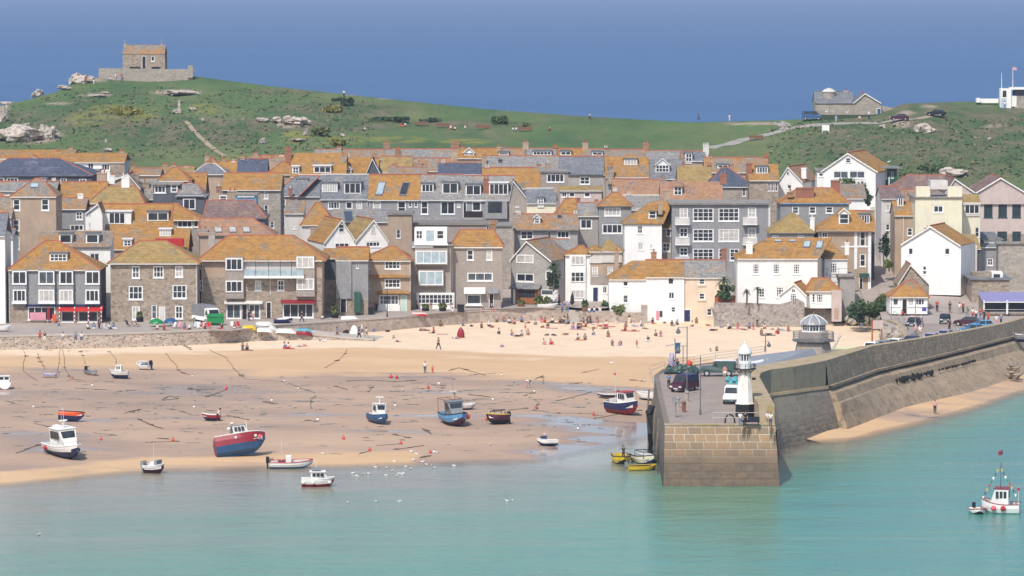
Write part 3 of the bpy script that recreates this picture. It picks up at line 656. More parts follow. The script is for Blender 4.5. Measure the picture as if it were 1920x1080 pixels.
house('gable_house','grey gable-fronted cottage with white bargeboards and brown timber porch',699,958,1034,572,487,452,11,'gf','greywall','rm',pk=988,oe=.1,sl=-2.6,win=[(968,477,1001,494,2,1),(968,512,1001,529,2,1),(1023,507,1035,525,1,1,-.02)],
  awn=[(960,532,1010,542,1.5,'rs','porch_roof')],box=[(968,543,1006,570,-.9,-.05,'timber','porch_front'),(972,545,1003,558,-.95,-.89,'glass','porch_glass'),(962,542,966,570,-1.3,-1.2,'frame','porch_post'),(1008,542,1011,570,-1.3,-1.2,'timber','porch_post'),(1012,543,1046,565,-.2,-.02,'white','bay_base'),(1016,544,1036,552,-.26,-.2,'glassmid','window')])
house('white_annexe','low white annexe with olive slate roof behind the gable cottage',712,1000,1066,560,473,449,9,'gx','white','rg',win=[(1048,474,1058,488,1,1)])
house('white_bay_house','three-storey white house with stacked tall bay windows and small orange roof',702,1060,1107,574,477,461,7,'hip','white','ro',rx=(1086,1094),bay=[(1068,478,1098,565,.5,'white')],win=[(1070,479,1096,497,3,9,-.53),(1070,509,1096,529,3,2,-.53),(1070,543,1096,559,3,9,-.53,'curtain')])
house('brown_house','narrow brown house with two pointed orange roofs and a dark door',702,1107,1168,574,471,470.9,7,'flat','brown','rm',band=[(534,'white')],win=[(1110,472,1121,486,2,2),(1138,471,1151,484,2,2),(1110,500,1121,517,2,2),(1139,499,1149,514,2,2),(1130,537,1138,550,2,1)],door=[(1111,538,1122,568,'navy')],
  box=[(1108,515,1167,534,-.06,-.01,'slatebrown','tile_hanging')])
house('pointed_roof','smaller pointed orange roof above the narrow brown house',701.8,1105,1128,474,471,459,6,'hip','offwhite','ro',rx=(1115,1117),ridge=None,cat='roof turret')
house('pointed_roof','larger pointed orange roof above the narrow brown house',701.8,1128,1166,474,470,449,6,'hip','offwhite','ry',rx=(1139,1141),ridge=None,cat='roof turret')
# white cottages on the sand
q=beach_pt(1240,603); YC=q.y
house('white_cottage','white cottage half hidden behind the garden wall with two small windows',YC,1142,1213,603,523,489,9,'hip','white','ro',rx=(1185,1215),win=[(1168,527,1178,537,1,1),(1168,553,1178,568,1,2)],ridge=None,ov=.2,ch=[(1152,1160,466,.9,'brown',1,510)])
house('white_cottage','taller white cottage standing straight on the sand with a pink towel outside',YC-.4,1212,1283,604,519,488,9.8,'gx','white','ro',win=[(1252,520,1264,534,1,1),(1253,547,1265,561,2,1),(1258,575,1267,586,1,2)],oe=.0,ridge='redtile',ov=.2,ch=[(1221,1231,466,.5,'rr',1)],box=[(1230,583,1236,600,-.1,-.03,'rose','beach_towel'),(1237,583,1242,594,-.1,-.03,'glass','window')])
house('cream_cottage','cream cottage on the sand with a black boathouse opening',YC,1283,1362,603,520,488,9.4,'gx','peach','rg',win=[(1310,522,1322,534,1,2),(1310,549,1322,562,1,2),(1325,578,1335,592,1,2)],oe=.0,ridge='redtile',ov=.2,door=[(1279,580,1295,603,'navy')],box=[(1308,534,1324,537,-.15,-.02,'peach','sill'),(1308,562,1324,565,-.15,-.02,'peach','sill')],ch=[(1352,1362,466,.9,'brick',0,510)])
# white house on the retaining wall
house('white_villa','long white house with broad orange roof and four skylights',688,1383,1533,578,484,446,11,'hip','white','ro',rx=(1442,1560),ov=.25,win=[(1411,494,1424,514,3,4),(1449,494,1462,514,3,4),(1487,495,1500,514,3,4),(1455,538,1470,558,3,4),(1423,540,1434,558,2,3)],ch=[(1399,1411,447,.12,'white',1,485)],sk=[(1452,451,1466,454),(1479,451,1493,454),(1505,453,1518,465,'glassblue',3),(1529,453,1541,467,'glassblue',3)],ridge=None)
house('white_villa_wing','white end wing under the same orange roof behind a thin terrace railing',694,1546,1589,560,485,451,11,'hip','white','ro',rx=(1520,1556),ov=.2,win=[(1556,493,1570,513,3,4)],ch=[(1584,1592,448,.4,'white',1,478)],ridge=None,
  box=[(1546,503,1590,504,-1.2,-1.15,'steel','railing'),(1546,513,1590,514,-1.2,-1.15,'steel','railing'),(1550,503,1551,519,-1.2,-1.15,'steel','railing_post'),(1572,503,1573,519,-1.2,-1.15,'steel','railing_post')])
house('grey_flank_wall','tall shaded grey rendered wall beside the white villa wing',689,1575,1603,602,519,None,9,'flat','greywall','rg',cat='building')
house('chapel_annexe','small white chapel-like annexe with an arched window and orange roof',684,1512,1576,578,545,522,7,'hip','white','ro',rx=(1522,1552),win=[(1523,551,1528,567,1,3),(1530,551,1544,568,3,3)],ov=.25,box=[(1560,545,1578,603,-1.2,0,'pink','buttress'),(1564,578,1572,598,-1.26,-1.2,'brown','arched_niche')])
house('chapel_gable','white pointed gable with a tall arched window beside palm trees',683.6,1462,1512,575,552,531,6,'gf','white','ro',pk=1490,oe=.15,sl=-1.2,win=[(1481,549,1495,568,3,4),(1484,541,1492,549,2,1,-.02)],cat='chapel')
# right hand group
house('quay_lodge','small white timber lodge with orange pyramid roof beside the wharf road',668,1669,1739,589,555,526,7,'hip','white','ro',rx=(1700,1712),win=[(1674,559,1685,573,1,1),(1702,557,1714,574,2,1,None,'curtain'),(1716,559,1734,573,3,1,None,'glassmid')],door=[(1691,560,1701,588,'door')],box=[(1729,576,1737,583,-.06,-.01,'signblue','notice_board'),(1669,574,1690,576,-.12,-.01,'frame','trim'),(1702,574,1739,576,-.12,-.01,'frame','trim')],cat='lodge',sidew=[])
house('pointed_store','stone store with steep twin-pointed grey roof behind the quay lodge',678,1684,1742,575,532,496,8,'gf','stone','rm',pk=1707,oe=.1,cat='store')
house('white_gable_house','tall white gable-end house with tiny windows above the wharf road',700,1690,1802,551,458,424,9,'gf','white','ro',pk=1745,oe=.0,sl=-3.6,win=[(1703,465,1712,478,1,1),(1771,465,1781,478,1,1),(1730,499,1737,507,1,1),(1730,507,1737,515,1,1,None,'glassmid')],ch=[(1735,1749,421,.15,'brick',2,450)],sk=[])
house('slate_side_house','dark slate house with white corner windows behind the tall white gable house',706,1803,1838,552,466,440,8,'mono','darkslate','ry',win=[(1806,466,1813,480),(1820,464,1828,482),(1821,497,1829,510)],bay=[(1817,460,1832,512,.8,'offwhite')])
house('flat_roof_store','low brown stone store with flat dark roof beside the purple-roofed kiosk',690,1822,1893,585,524,None,9,'flat','stone','rs',cat='store',ov=.35,box=[(1824,511,1858,522,3,7,'stone','upper_block'),(1860,510,1880,521,2,5,'white','rooftop_hut'),(1863,514,1875,520,1.9,2,'glass','window')])
h=house('kiosk','open-fronted kiosk with purple roof and white posts',668,1843,1945,590,563,548,6,'mono','stone','purple',cat='kiosk',gut='frame',ov=1.2,box=[(1844,563,1846,589,-1.2,-1.05,'frame','post'),(1887,563,1890,589,-1.2,-1.05,'frame','post'),(1848,566,1886,584,-.1,-.02,'glass','opening'),(1892,566,1940,584,-.1,-.02,'glass','opening'),(1846,580,1940,581,-1.15,-1.1,'steel','railing'),(1846,585,1940,586,-1.15,-1.1,'steel','railing')])
# ================= town behind
house('brown_block','four-storey plain brown block with pyramid roof and three stacked windows',690,20,105,None,368,335,9,'hip','brown','rm',rx=(66,78),win=[(24,373,38,395),(77,373,92,395),(24,411,37,433),(24,445,37,468)],sk=[(57,345,73,353)],pipe=[(21,370,480)],ov=.2)
house('slate_cottage','small slate-hung cottage with half-hidden orange roof beside the brown block',704,113,160,None,391,372,7,'gx','slatehung','rm',win=[(142,397,155,412,2,2),(131,421,157,433,3,1)],ch=[(146,156,363,.5,'white',0)])
house('white_wedge_house','white wedge-shaped gable squeezed beside the slate cottage',702,160,192,None,400,382,6,'gf','white','rm',pk=184,oe=0,win=[(167,395,170,405),(167,418,170,428)])
house('mansard_house','white house with flat top and lichened mansard windows behind the bay-windowed house',676,70,207,None,462,433,6,'mono','white','rm',dm=[(111,438,135,457,'f','frame',1,1,'glass'),(161,438,185,457,'f','frame',1,1,'glass')],win=[(140,475,154,485,1,1),(168,474,187,492,2,1)],gut='lead')
house('long_orange_house','long low orange roof with two white boxed dormers',706,185,330,None,432,383,12,'gx','brown','ro',dm=[(193,397,246,421,'w','white',3,1,'glass',.2),(276,397,316,415,'f','white',2,1,'glass')],gut='whitepipe')
house('veranda_house','brown house end with dark glazed veranda under an orange hipped roof',704,326,374,None,410,382,9,'hip','slatebrown','ro',rx=(326,330),win=[(332,413,361,427,3,1),(363,413,372,426,1,1)],ov=.5)
house('low_orange_house','low orange-roofed house with one small white dormer beside the red tarpaulin',692,207,352,None,466,428,10,'gx','brown','ro',dm=[(299,430,321,444,'w','frame',4,2),(231,449,247,463,'w','frame',2,2)],ridge=None)
b=MB(); b.box((-2.3,-1,0),(2.3,1,1.3)); o=b.build('tarpaulin','redpaint'); p=U(318,462,690); o.location=p; tag(o,'bright red tarpaulin sheet over scaffolding among orange roofs','tarpaulin')
house('blue_slate_hall','big blue-slate roofed hall with red ridge tiles and tiny white windows',742,-40,172,None,328,297,14,'hip','darkslate','rb',rx=(18,112),win=[(-10,333,8,342,2,1),(12,333,34,341,3,1),(78,333,86,344),(113,334,125,345,2,1),(148,335,162,346,2,1)],gut='lead')
house('terrace','long low orange-roofed terrace with white gabled walls below the rocky hill',800,100,233,None,304,287,12,'gx','white','ro',win=[(130,306,150,318,3,1),(164,305,176,318,2,1),(190,307,206,320,3,1)],ridge=None,box=[(206,304,233,330,-.2,-.01,'stone','stone_end')])
house('terrace','orange-roofed terrace cut off behind the blue-slate hall',812,-60,137,None,297,281,12,'gx','white','ro',ridge=None)
house('white_block','white flat-topped annexe beside the blue-slate hall',760,150,181,None,322,None,8,'flat','white','rg')
house('low_slate_house','low grey slate roof tucked under the blue hall with white trims',722,-20,105,None,357,341,8,'gx','offwhite','rg',win=[(14,360,26,366)],dm=[(76,335,86,342,'f','frame',2,1)])
house('edge_house','orange-roofed brown house cut off beside the brown block',688,-50,21,None,405,370,9,'gx','pink','rm',win=[(-10,412,6,425)])
house('edge_house','white-fronted house with tall window beside the slate bay house',676,-50,24,None,444,430,7,'gx','white','rs',win=[(6,447,15,467,1,2)])
house('edge_house','patchy orange roof beside the low grey slate roof',712,-60,24,None,392,362,9,'hip','brown','ro',rx=(-40,0))
house('orange_house','steep orange roof with stone coped gable beside white chimneys',722,110,196,None,382,342,11,'gx','pink','ro',ch=[(205,215,323,.6,'white',1,345),(152,157,362,.1,'white',1,376)])
house('valley_house','broad yellow-brown roof meeting a valley below two white chimneys',718,166,268,None,380,350,10,'hip','brown','ry',rx=(200,256),ch=[(228,243,325,.5,'white',2,356)])
house('peaked_house','brown gabled house with white chimney stacks in the old town',735,178,262,None,352,326,9,'gf','brown','rm',pk=240,ch=[(182,200,318,.5,'brown',2,340),(244,260,320,.5,'stone',1,345)])
house('rubble_cottage','speckled rubble-roofed cottage beside the dark dormer house',738,240,292,None,372,338,9,'gx','granite','rg',ridge=None,ch=[(262,280,336,.3,'stone',1,356)])
house('pyramid_house','small orange pyramid-roofed house behind the dark dormers',760,297,355,None,338,313,9,'hip','darkslate','ro',rx=(326,332))
house('dark_dormer_house','flat-topped dark slate house with white casements beside a rubble gable',728,287,335,None,347,345,8,'flat','darkslate','rg',win=[(289,348,311,362,3,1),(320,345,333,361,1,2)])
house('stone_parapet_house','pale rubble-parapet house with curved roof among the dark dormers',727,335,378,None,362,345,7,'hip','rubble','rg',rx=(342,370))
house('slate_box_house','dark slate box house with two tall white casements',718,331,384,None,370,None,8,'flat','darkslate','rs',win=[(343,372,367,393,2,1,-.02,'glass')],box=[(331,367,382,370,-.3,.1,'frame','fascia')])
house('orange_house','bright orange roof between the speckled slates and the pyramid roof',764,335,384,None,364,325,10,'gx','brown','ro',ch=[(367,374,329,.4,'brown',1,345)],win=[(345,366,356,376),(392,366,396,374)])
house('grey_hip_house','grey hipped roof low among orange roofs with pale ridge',790,362,425,None,326,308,10,'hip','brown','rs',rx=(385,405),ridge='offwhite')
house('orange_barn_house','large plain bright orange roof on a pale stone house',742,417,526,None,355,325,11,'gx','granite','ro',win=[(495,357,503,373,1,2),(495,384,503,401,1,2),(506,415,514,428,1,2)],ch=[(427,444,352,-.5,'brown',2,380),(405,416,343,-.4,'rr',1,362),(520,533,330,.7,'stone',2,350)])
house('small_shop','small blue and white fronted building between chimneys and purple roof',726,442,480,None,366,None,6,'flat','skyblue','rg',box=[(445,366,477,370,-.2,-.01,'frame','fascia')],win=[(411,366,426,378)])
house('purple_roof_house','purple-brown hipped roof with red ridge tiles above the skylit roof',712,384,497,None,408,376,10,'hip','darkslate','rp',rx=(388,474),gut='lead')
house('skylight_house','reddish slate roof with three pale square skylights in a row',692,375,512,None,440,410,10,'hip','brown','rr',rx=(375,475),sk=[(403,427,417,437,'curtain',-2),(430,427,444,437,'curtain',-2),(456,427,470,437,'curtain',-2)],gut='lead',ch=[(370,390,424,.1,'greywall',2,450)])
# old quarter roofs at the back
for k,(x0,x1,ye,yr,rf,Y,rr,lab) in enumerate([(240,300,328,316,'rm',800,'gx','speckled roof at the foot of the hill beside white pots'),(300,362,322,313,'ry',810,'gx','flat dull yellow roof with pale fascia below the hill path'),(378,412,312,297,'ro',835,'hip','small orange hipped roof just under the hill path'),(410,450,325,303,'ro',820,'gx','orange gable roof beside the grey hipped roof'),(445,500,330,298,'rb',806,'gx','dark slate roof slope with red ridge among orange gables'),(470,540,310,292,'rm',838,'gx','crumbly brown roof with a row of pots at the hill foot'),(500,560,326,302,'ro',800,'hip','orange hipped roof beside the tall brick chimney')]):
    house('old_town_house',lab,Y,x0,x1,None,ye,yr,8,rr,'brown',rf,ch=[(x0+6,x0+14,yr-9,.5,'brown',2),(x1-16,x1-8,yr-6,.5,'offwhite' if k%2 else 'brick',1)])
house('mansard_villa','tall orange mansard roof with white box dormer and big brick chimney',792,545,648,None,330,287,12,'gx','pink','ro',dm=[(548,312,561,326,'w','frame',2,2),(588,311,621,325,'w','frame',3,1)],ch=[(535,546,275,.35,'brick',3,306),(640,650,285,.3,'stone',2,305)],ridge=None)
house('triangle_roof_house','orange roof ending in a dark triangular slate gable',796,644,708,None,330,295,12,'gx','brown','ro',ridge=None,dm=[(648,316,659,326,'g','frame',2,1)])
house('slate_gable','sharp dark slate gable standing against grey roofs',795.5,686,714,None,327,297,10,'gf','darkslate','rb',pk=698,oe=0)
# back row under the green
BR=[(590,640,'rg',281),(640,722,'rm',281),(724,856,'rg',280),(856,940,'ro',279),(940,986,'rm',279),(986,1045,'rg',279),(1045,1096,'ro',279),(1096,1140,'rm',280),(1140,1210,'rm',281),(1210,1275,'rg',283),(1275,1322,'rs',284),(1322,1441,'rm',296)]
BL=['grey-ridged roof of the back terrace beside the gorse bush','mottled back-terrace roof with a low brick wall top','long flecked grey roof of the back terrace with blue tarpaulin','back-terrace roof with a small triangular white dormer','short mixed back-terrace roof with one low dormer','back-terrace roof with the widest three-part white dormer','bright orange back-terrace roof with a plain white dormer','back-terrace roof with a split white and dark dormer','pinkish back-terrace roof with a tiny white vent','grey back-terrace roof before the dark slate end','dark slate end of the back terrace beside the tall rendered chimney','detached mottled roof with dormer beyond the tall rendered chimney']
BD={3:[(870,285,889,292,'g','frame',2,1)],4:[(935,285,954,292,'f','frame',1,1)],5:[(999,283,1034,292,'f','frame',5,1)],6:[(1051,283,1071,292,'f','frame',2,1)],7:[(1110,284,1130,292,'f','frame',2,1)],10:[(1285,287,1298,304,'f','frame',2,2)],11:[(1345,308,1366,316,'f','frame',2,1)]}
BC={1:[(719,731,264,.5,'rr',2)],2:[(846,862,263,.5,'rr',3),(741,750,275,.2,'brick',2)],4:[(980,991,262,.5,'brown',2)],6:[(1092,1103,263,.5,'brown',2)],8:[(1205,1217,264,.5,'rr',2)],10:[(1318,1329,267,.5,'offwhite',3)],9:[(1272,1284,285,.2,'brown',2)]}
for k,(x0,x1,rf,yr) in enumerate(BR):
    house('terrace_house',BL[k],862 if k<11 else 820,x0,x1,None,yr+17 if k<11 else 322,yr,9,'gx','brown',rf,dm=BD.get(k,()),ch=BC.get(k,()),group='terraced houses under the green')
SR=[(716,772,'ry',322,294,830,'olive roof with slate patches between brick chimneys'),(770,850,'rm',320,297,836,'mottled brown roof beside grey chimney stacks'),(822,902,'rb',326,306,815,'dark slate roof with pale ridge in front of the back terrace'),(905,1052,'rg',320,293,838,'long flecked grey roof with one tiny skylight'),(1050,1140,'rs',326,294,832,'blue-grey roof with white lichen spots beside the brick chimney'),(728,800,'rm',330,314,812,'low stone-coped roof behind the long slate terrace')]
SC={0:[(742,752,278,.5,'rr',2),(737,746,305,-.2,'stone',2,325)],1:[(778,791,300,.2,'brown',1),(846,858,276,.5,'brown',3)],3:[(903,912,288,.2,'brown',2),(1022,1033,300,-.2,'stone',1,322)],4:[(1118,1127,288,.5,'brown',2)]}
for k,(x0,x1,rf,ye,yr,Y,lab) in enumerate(SR):
    house('terrace_house',lab,Y,x0,x1,None,ye,yr,9,'gx','brown',rf,ch=SC.get(k,()),sk=[(934,300,942,306,'glass')] if k==3 else ())
house('dormer_house','orange roof with triple white dormer and brick chimney',822,1136,1216,None,331,294,11,'gx','greywall','ro',dm=[(1170,298,1195,310,'f','frame',4,1)],ch=[(1139,1151,306,-.05,'stone',3,345)],ridge=None)
house('gable_dormer_house','grey slate roof with a large white pointed dormer',822,1212,1279,None,334,299,11,'gx','greywall','rs',dm=[(1229,308,1255,324,'g','frame',4,2,'glass')],ridge=None,ch=[(1272,1285,290,.6,'stone',2,312)])
house('orange_house','plain orange roof under the long flecked grey roof',800,905,1014,None,352,315,11,'gx','pink','ro',ridge='redtile')
house('flat_dormer_house','brown box-dormered house with white casements and a gull on top',792,1014,1066,None,346,323,6,'flat','slatebrown','rg',win=[(1025,326,1057,342,4,1)]) if 0 else house('flat_dormer_house','brown box-dormered house with open white casements',792,1014,1066,None,323,None,8,'flat','slatebrown','rg',win=[(1025,326,1058,342,4,1)])
house('sloping_dormer_house','grey house with sloping slate roof and one twin casement',792,1066,1131,None,327,310,8,'mono','greywall','rs',win=[(1087,331,1106,346,2,2)],gut='lead')
house('pink_wall_house','pinkish wall with three small white windows under an orange pent roof',788,1050,1128,None,357,349,3,'mono','pink','ry',win=[(1053,360,1063,370,2,1),(1067,360,1078,370,1,1),(1095,360,1107,370,1,1)])
house('red_brown_house','broad reddish roof with crusty ridge above the tower house',786,1150,1245,None,368,337,11,'gx','brown','rr',ch=[(1237,1250,330,.4,'slatebrown',2,352),(1147,1153,345,.3,'brown',1,360)])
house('grey_low_house','low grey slate roof with white ridge behind the tower house',774,1170,1245,None,392,367,9,'gx','slatebrown','rg',win=[(1192,391,1201,401)],ridge='offwhite')
house('lichen_house','yellow lichened roof between the dark gables above the hotel',800,1272,1334,None,345,312,11,'gx','greywall','ry',ridge=None)
house('hotel_back_house','broad worn orange roof with one white dormer above the slate hotel',770,1240,1355,None,381,341,11,'gx','greywall','rr',dm=[(1263,349,1279,367,'p','frame',2,2)],ch=[(1350,1362,322,.45,'brick',2,345),(1244,1256,356,-.2,'brown',0,380)],ridge=None)
house('blue_hip_house','blue slate hipped-roof house with orange ridge tiles',786,1330,1415,None,349,315,11,'hip','granite','rb',rx=(1352,1366),win=[(1392,352,1398,368),(1404,350,1409,368)])
house('orange_skirt_house','brown house with orange skirt roof and slanting white dormer',780,1405,1460,None,337,308,10,'gx','stone','ro',dm=[(1418,312,1440,326,'f','frame',4,1)],win=[(1440,342,1444,358),(1447,342,1451,358),(1454,342,1458,358)],ch=[(1399,1410,306,.2,'brick',0,333)],ridge=None)
# long slate terrace
house('slate_terrace','narrow brown house end with red hipped verge at the slate terrace end',768,513,558,None,366,330,11,'hip','brown','rs',rx=(556,600),win=[(524,373,536,393,1,2),(524,405,535,427,1,2)],ch=[(541,548,347,-.1,'brick',1,368)],pipe=[(518,368,440)],group='houses of the long slate terrace')
TG='houses of the long slate terrace'
house('slate_terrace','slate terrace house with single small white dormer beside the hipped end',770,556,600,None,367,329,11,'gx','greywall','rs',dm=[(557,336,577,353,'f','frame',2,2)],sk=[(588,338,594,344,'glass')],group=TG,oe=0,ridge='offwhite')
house('slate_terrace','terrace house with two wide slate box dormers of white windows',770,600,690,None,372,328,11,'gx','slatehung','rs',dm=[(604,343,633,361,'f','frame',6,1,'curtain'),(645,342,677,364,'f','frame',3,1)],win=[(615,378,637,392,4,1),(648,378,661,392,1,1),(668,378,679,392,2,2),(688,378,693,387)],group=TG,oe=0,ridge='offwhite')
house('slate_terrace','terrace house with orange lichened roof and two tall roof lights',770,690,788,None,373,328,11,'gx','slatehung','ro',sk=[(703,342,717,367,'glassblue',7),(748,343,762,367,'glass',7)],win=[(699,377,714,402,1,2),(745,377,761,402,1,2),(766,378,772,388),(777,378,783,388)],group=TG,oe=0,ridge='redtile')
house('slate_terrace','terrace house with two neat white dormers over tall sashes',770,788,868,None,373,328,11,'gx','slatehung','rg',dm=[(790,344,813,361,'f','frame',3,1),(829,342,859,364,'f','frame',2,1)],win=[(789,377,803,402,1,2),(826,377,853,402,2,1),(857,380,863,389)],group=TG,oe=0,ridge='redtile')
house('slate_terrace','last terrace house with sunken balcony and jutting slate bay',770,868,966,None,374,330,11,'gx','slatehung','rg',dm=[(873,346,902,367,'f','frame',2,1,'glass'),(917,343,953,366,'w','frame',4,1,'glass')],win=[(868,379,875,408,1,1),(885,378,902,396,1,1)],bay=[(910,376,951,410,1.2,'slatehung')],box=[(915,378,941,399,-1.24,-1.2,'glass','window'),(870,408,905,412,-1.4,-.0,'greywall','balcony_floor'),(870,396,905,408,-1.4,-1.35,'door','balcony_rail'),(870,375,952,377,-.3,-.01,'frame','fascia')],ch=[(906,917,329,.15,'brick',2,366)],group=TG,oe=0,ridge='redtile')
house('terrace_end_wall','tall bare brown end wall closing the slate terrace',769,955,990,None,374,339,12,'gf','slatebrown','rs',pk=962,oe=0,win=[(967,385,973,388,1,1),(967,394,973,397,1,1)],cat='building')
house('cream_cottage','cream cottage with slate roof and narrow sash dormer',764,988,1042,None,380,354,9,'gx','cream','rs',dm=[(1008,371,1020,386,'f','frame',2,3,'glass')],ridge='offwhite',ch=[(1038,1046,345,.4,'brown',0)])
house('orange_corner_house','small orange-roofed corner beside the cream cottage',752,1042,1090,None,402,372,8,'hip','brown','ro',rx=(1060,1078),ch=[(1081,1088,365,.3,'brick',1,385)])
house('long_low_house','long low orange and grey roof with one round-topped white dormer',728,964,1083,None,429,402,10,'gx','greywall','rm',dm=[(1001,407,1013,420,'g','frame',1,2)],sk=[(1045,405,1053,410,'glass')],win=[(976,433,1000,449,2,2),(1027,434,1033,445),(1044,433,1068,447,3,1)],gut='lead',ov=.5)
house('plain_slate_house','plain slate-fronted house with grey roof and one white casement',738,1084,1122,None,404,381,8,'gx','greywall','rg',win=[(1088,411,1110,429,2,1)],ridge='redtile')
house('tower_house','tower-like slate house with orange pyramid roof and rows of casements',736,1123,1184,None,385,360,8,'hip','slatehung','ro',rx=(1150,1157),win=[(1133,389,1164,405,4,1),(1129,420,1167,438,4,1)],ov=.35,gut='lead')
house('white_tall_house','tall plain white house with orange roof and one dormer',727,1171,1241,None,417,378,9,'hip','white','ro',rx=(1222,1262),dm=[(1216,394,1231,411,'p','frame',1,2)],win=[(1195,423,1205,438,2,2),(1196,455,1206,469,2,2),(1219,459,1223,466,1,1)],ch=[(1234,1242,380,.1,'brown',0,402)],gut=None,ridge=None)
house('narrow_brown_house','narrow brown house with two white sashes between white house and hotel',730,1240,1262,None,426,385,9,'gx','slatebrown','ry',win=[(1249,428,1258,443,1,2),(1242,455,1257,472,2,2)])
house('hotel','flat-roofed slate hotel with big white gridded windows and white balconies',726,1260,1441,None,383,None,12,'flat','slatehung','rg',cat='hotel',
  win=[(1299,390,1338,415,4,3),(1347,390,1386,415,4,3),(1299,429,1338,453,4,3),(1347,429,1386,453,4,3,None,'curtain'),(1299,466,1338,489,4,3),(1347,466,1361,489,2,3),(1368,466,1386,489,2,3),(1274,390,1290,410,2,2),(1274,427,1290,445,2,2),(1274,464,1290,480,2,2),(1402,389,1418,408,2,2,None,'curtain'),(1402,427,1418,446,2,2,None,'curtain'),(1402,465,1418,482,2,2)],
  box=[(x,y+18,x2,y+20,-1.2,-.0,'frame','balcony_floor') for x,x2 in ((1266,1293),(1393,1420)) for y in (402,440,477)]+[(x,y+5,x2,y+6,-1.2,-1.12,'frame','balcony_rail') for x,x2 in ((1266,1293),(1393,1420)) for y in (402,440,477)]+[(x,y+7,x2,y+18,-1.18,-1.15,'offwhite','balcony_balusters') for x,x2 in ((1266,1293),(1393,1420)) for y in (402,440,477)]+[(1441,385,1444,450,-.1,.1,'whitepipe','downpipe')],ov=.5)
house('white_twin_gable','white gable house with orange roof and stacked dark casements',696,607,668,None,455,412,11,'gf','white','ro',pk=640,oe=.1,sl=1.6,win=[(634,420,646,436,1,2),(627,455,655,466,3,1)])
house('white_twin_gable','white gable house with dull roof and slim central slit window',697,666,727,None,452,412,11,'gf','white','ry',pk=700,oe=.1,sl=1.6,win=[(695,423,704,438,2,1),(686,453,713,463,4,1)])
house('brown_flank_house','plain brown block with one narrow window behind the white balconies',712,727,772,None,402,None,9,'flat','brown','rg',win=[(743,430,751,447,1,2)])
house('dark_flat_house','low dark flat-roofed brown range under the slate terrace',720,770,930,None,421,None,10,'flat','slatebrown','rg',win=[(911,423,921,431,2,1)],cat='building')
house('rubble_wall_house','high rubble flank wall above the narrow alley',718,929,960,None,424,None,9,'flat','granite','rg',cat='building')
house('orange_gabled_house','orange hipped roof on a pale house in front of the slate terrace',728,566,624,None,420,380,9,'hip','offwhite','ro',rx=(592,602),ch=[(582,590,427,-.4,'brown',0,458)],dm=[])
house('leaning_white_house','tall thin pale-walled house under the hipped verge of the slate terrace',732,534,569,None,400,376,8,'mono','offwhite','rm',win=[(550,420,553,430)])
house('grey_annexe','low olive-roofed annexe with solar panel in front of the slate terrace',734,622,727,None,416,392,9,'mono','brown','rg',sk=[(647,397,663,418,'glass',-3)],ridge=None)
house('dull_roof_strip','dull lean-to roof strip below the slate terrace windows',738,727,862,None,421,408,5,'mono','slatebrown','rg')
# right hand quarter
house('small_white_gable','small white gable cottage with red-brown roof and white chimney',790,1460,1505,None,340,313,11,'gf','white','rr',pk=1478,oe=.1,sl=-1.6,win=[(1475,322,1480,328,1,1),(1476,346,1484,354,1,1)],ch=[(1504,1513,309,.2,'white',1,335)])
house('white_chalet','big white chalet with wide gable and strip of green-blue windows',786,1545,1642,None,318,287,13,'gf','white','ro',pk=1590,oe=.5,sl=-3.2,win=[(1585,295,1596,306,1,2,-.02),(1562,320,1591,335,2,1,None,'glassmid'),(1592,320,1622,335,2,1,None,'glassmid')],ch=[],box=[(1592,345,1625,368,-1.2,-.4,'ry','climbing_plant')] if 0 else ())
house('chalet_wing','dark green wing with white posts attached to the white chalet',790,1641,1682,None,316,None,8,'flat','darkgreen','rs',win=[(1653,321,1663,335,1,2),(1671,322,1675,334,1,1),(1645,354,1656,368,2,1)],box=[(1666,332,1668,350,-1,-.9,'frame','post'),(1640,312,1686,316,-1.2,-.3,'greypaint','veranda_roof')],cat='house wing')
house('chalet_porch','narrow white side porch attached to the chalet',789,1532,1546,None,320,None,5,'flat','white','rg',win=[(1535,324,1544,331,1,1),(1537,350,1544,358)],cat='porch')
house('slate_flats','slate-hung house with long orange roof and three white sashes',738,1463,1592,None,380,353,10,'hip','slatehung','ro',rx=(1495,1560),win=[(1485,387,1498,401,1,2),(1517,387,1530,401,1,2),(1548,387,1562,400,1,2)],ch=[(1493,1526,352,.2,'brick',0,378),(1476,1487,354,.1,'rr',1,370),(1558,1575,338,.8,'brick',0,364)],gut='skyblue')
house('stone_gable_house','grey stone-coped gable roof beside the chalet climbing plants',760,1573,1625,None,372,345,9,'mono','white','rm')
house('pyramid_roof_house','dull orange pyramid-roofed house beside the slim white chimney',708,1445,1526,None,435,399,10,'hip','greywall','ry',rx=(1484,1490),win=[(1448,441,1460,446,2,1),(1496,441,1508,446,2,1)],gut='lead',ch=[(1519,1527,402,.1,'white',1,434)],ridge=None)
house('quoined_house','tall brown house with white quoins and white-cheeked dormers',706,1535,1633,545,431,394,11,'hip','brown','ro',rx=(1578,1600),dm=[(1573,399,1592,421,'g','white',1,2,'glass')],win=[(1541,435,1552,446,2,1),(1612,434,1623,462,1,2),(1612,476,1623,500,1,2),(1536,437,1541,446)],ov=.5,gut='lead',door=[(1611,521,1618,541,'door')],box=[(1602,434,1607,505,-.08,-.01,'frame','quoin'),(1628,434,1633,545,-.08,-.01,'frame','quoin'),(1577,461,1633,464,-.1,-.01,'frame','string_course'),(1612,513,1630,519,-.8,-.01,'darkgreen','shop_awning')],ridge=None)
house('slant_dormer_house','orange-roofed house with a slanting white side dormer',716,1600,1640,None,430,396,8,'gx','darkslate','ro',dm=[(1610,402,1631,420,'f','white',4,1)],ridge='redtile')
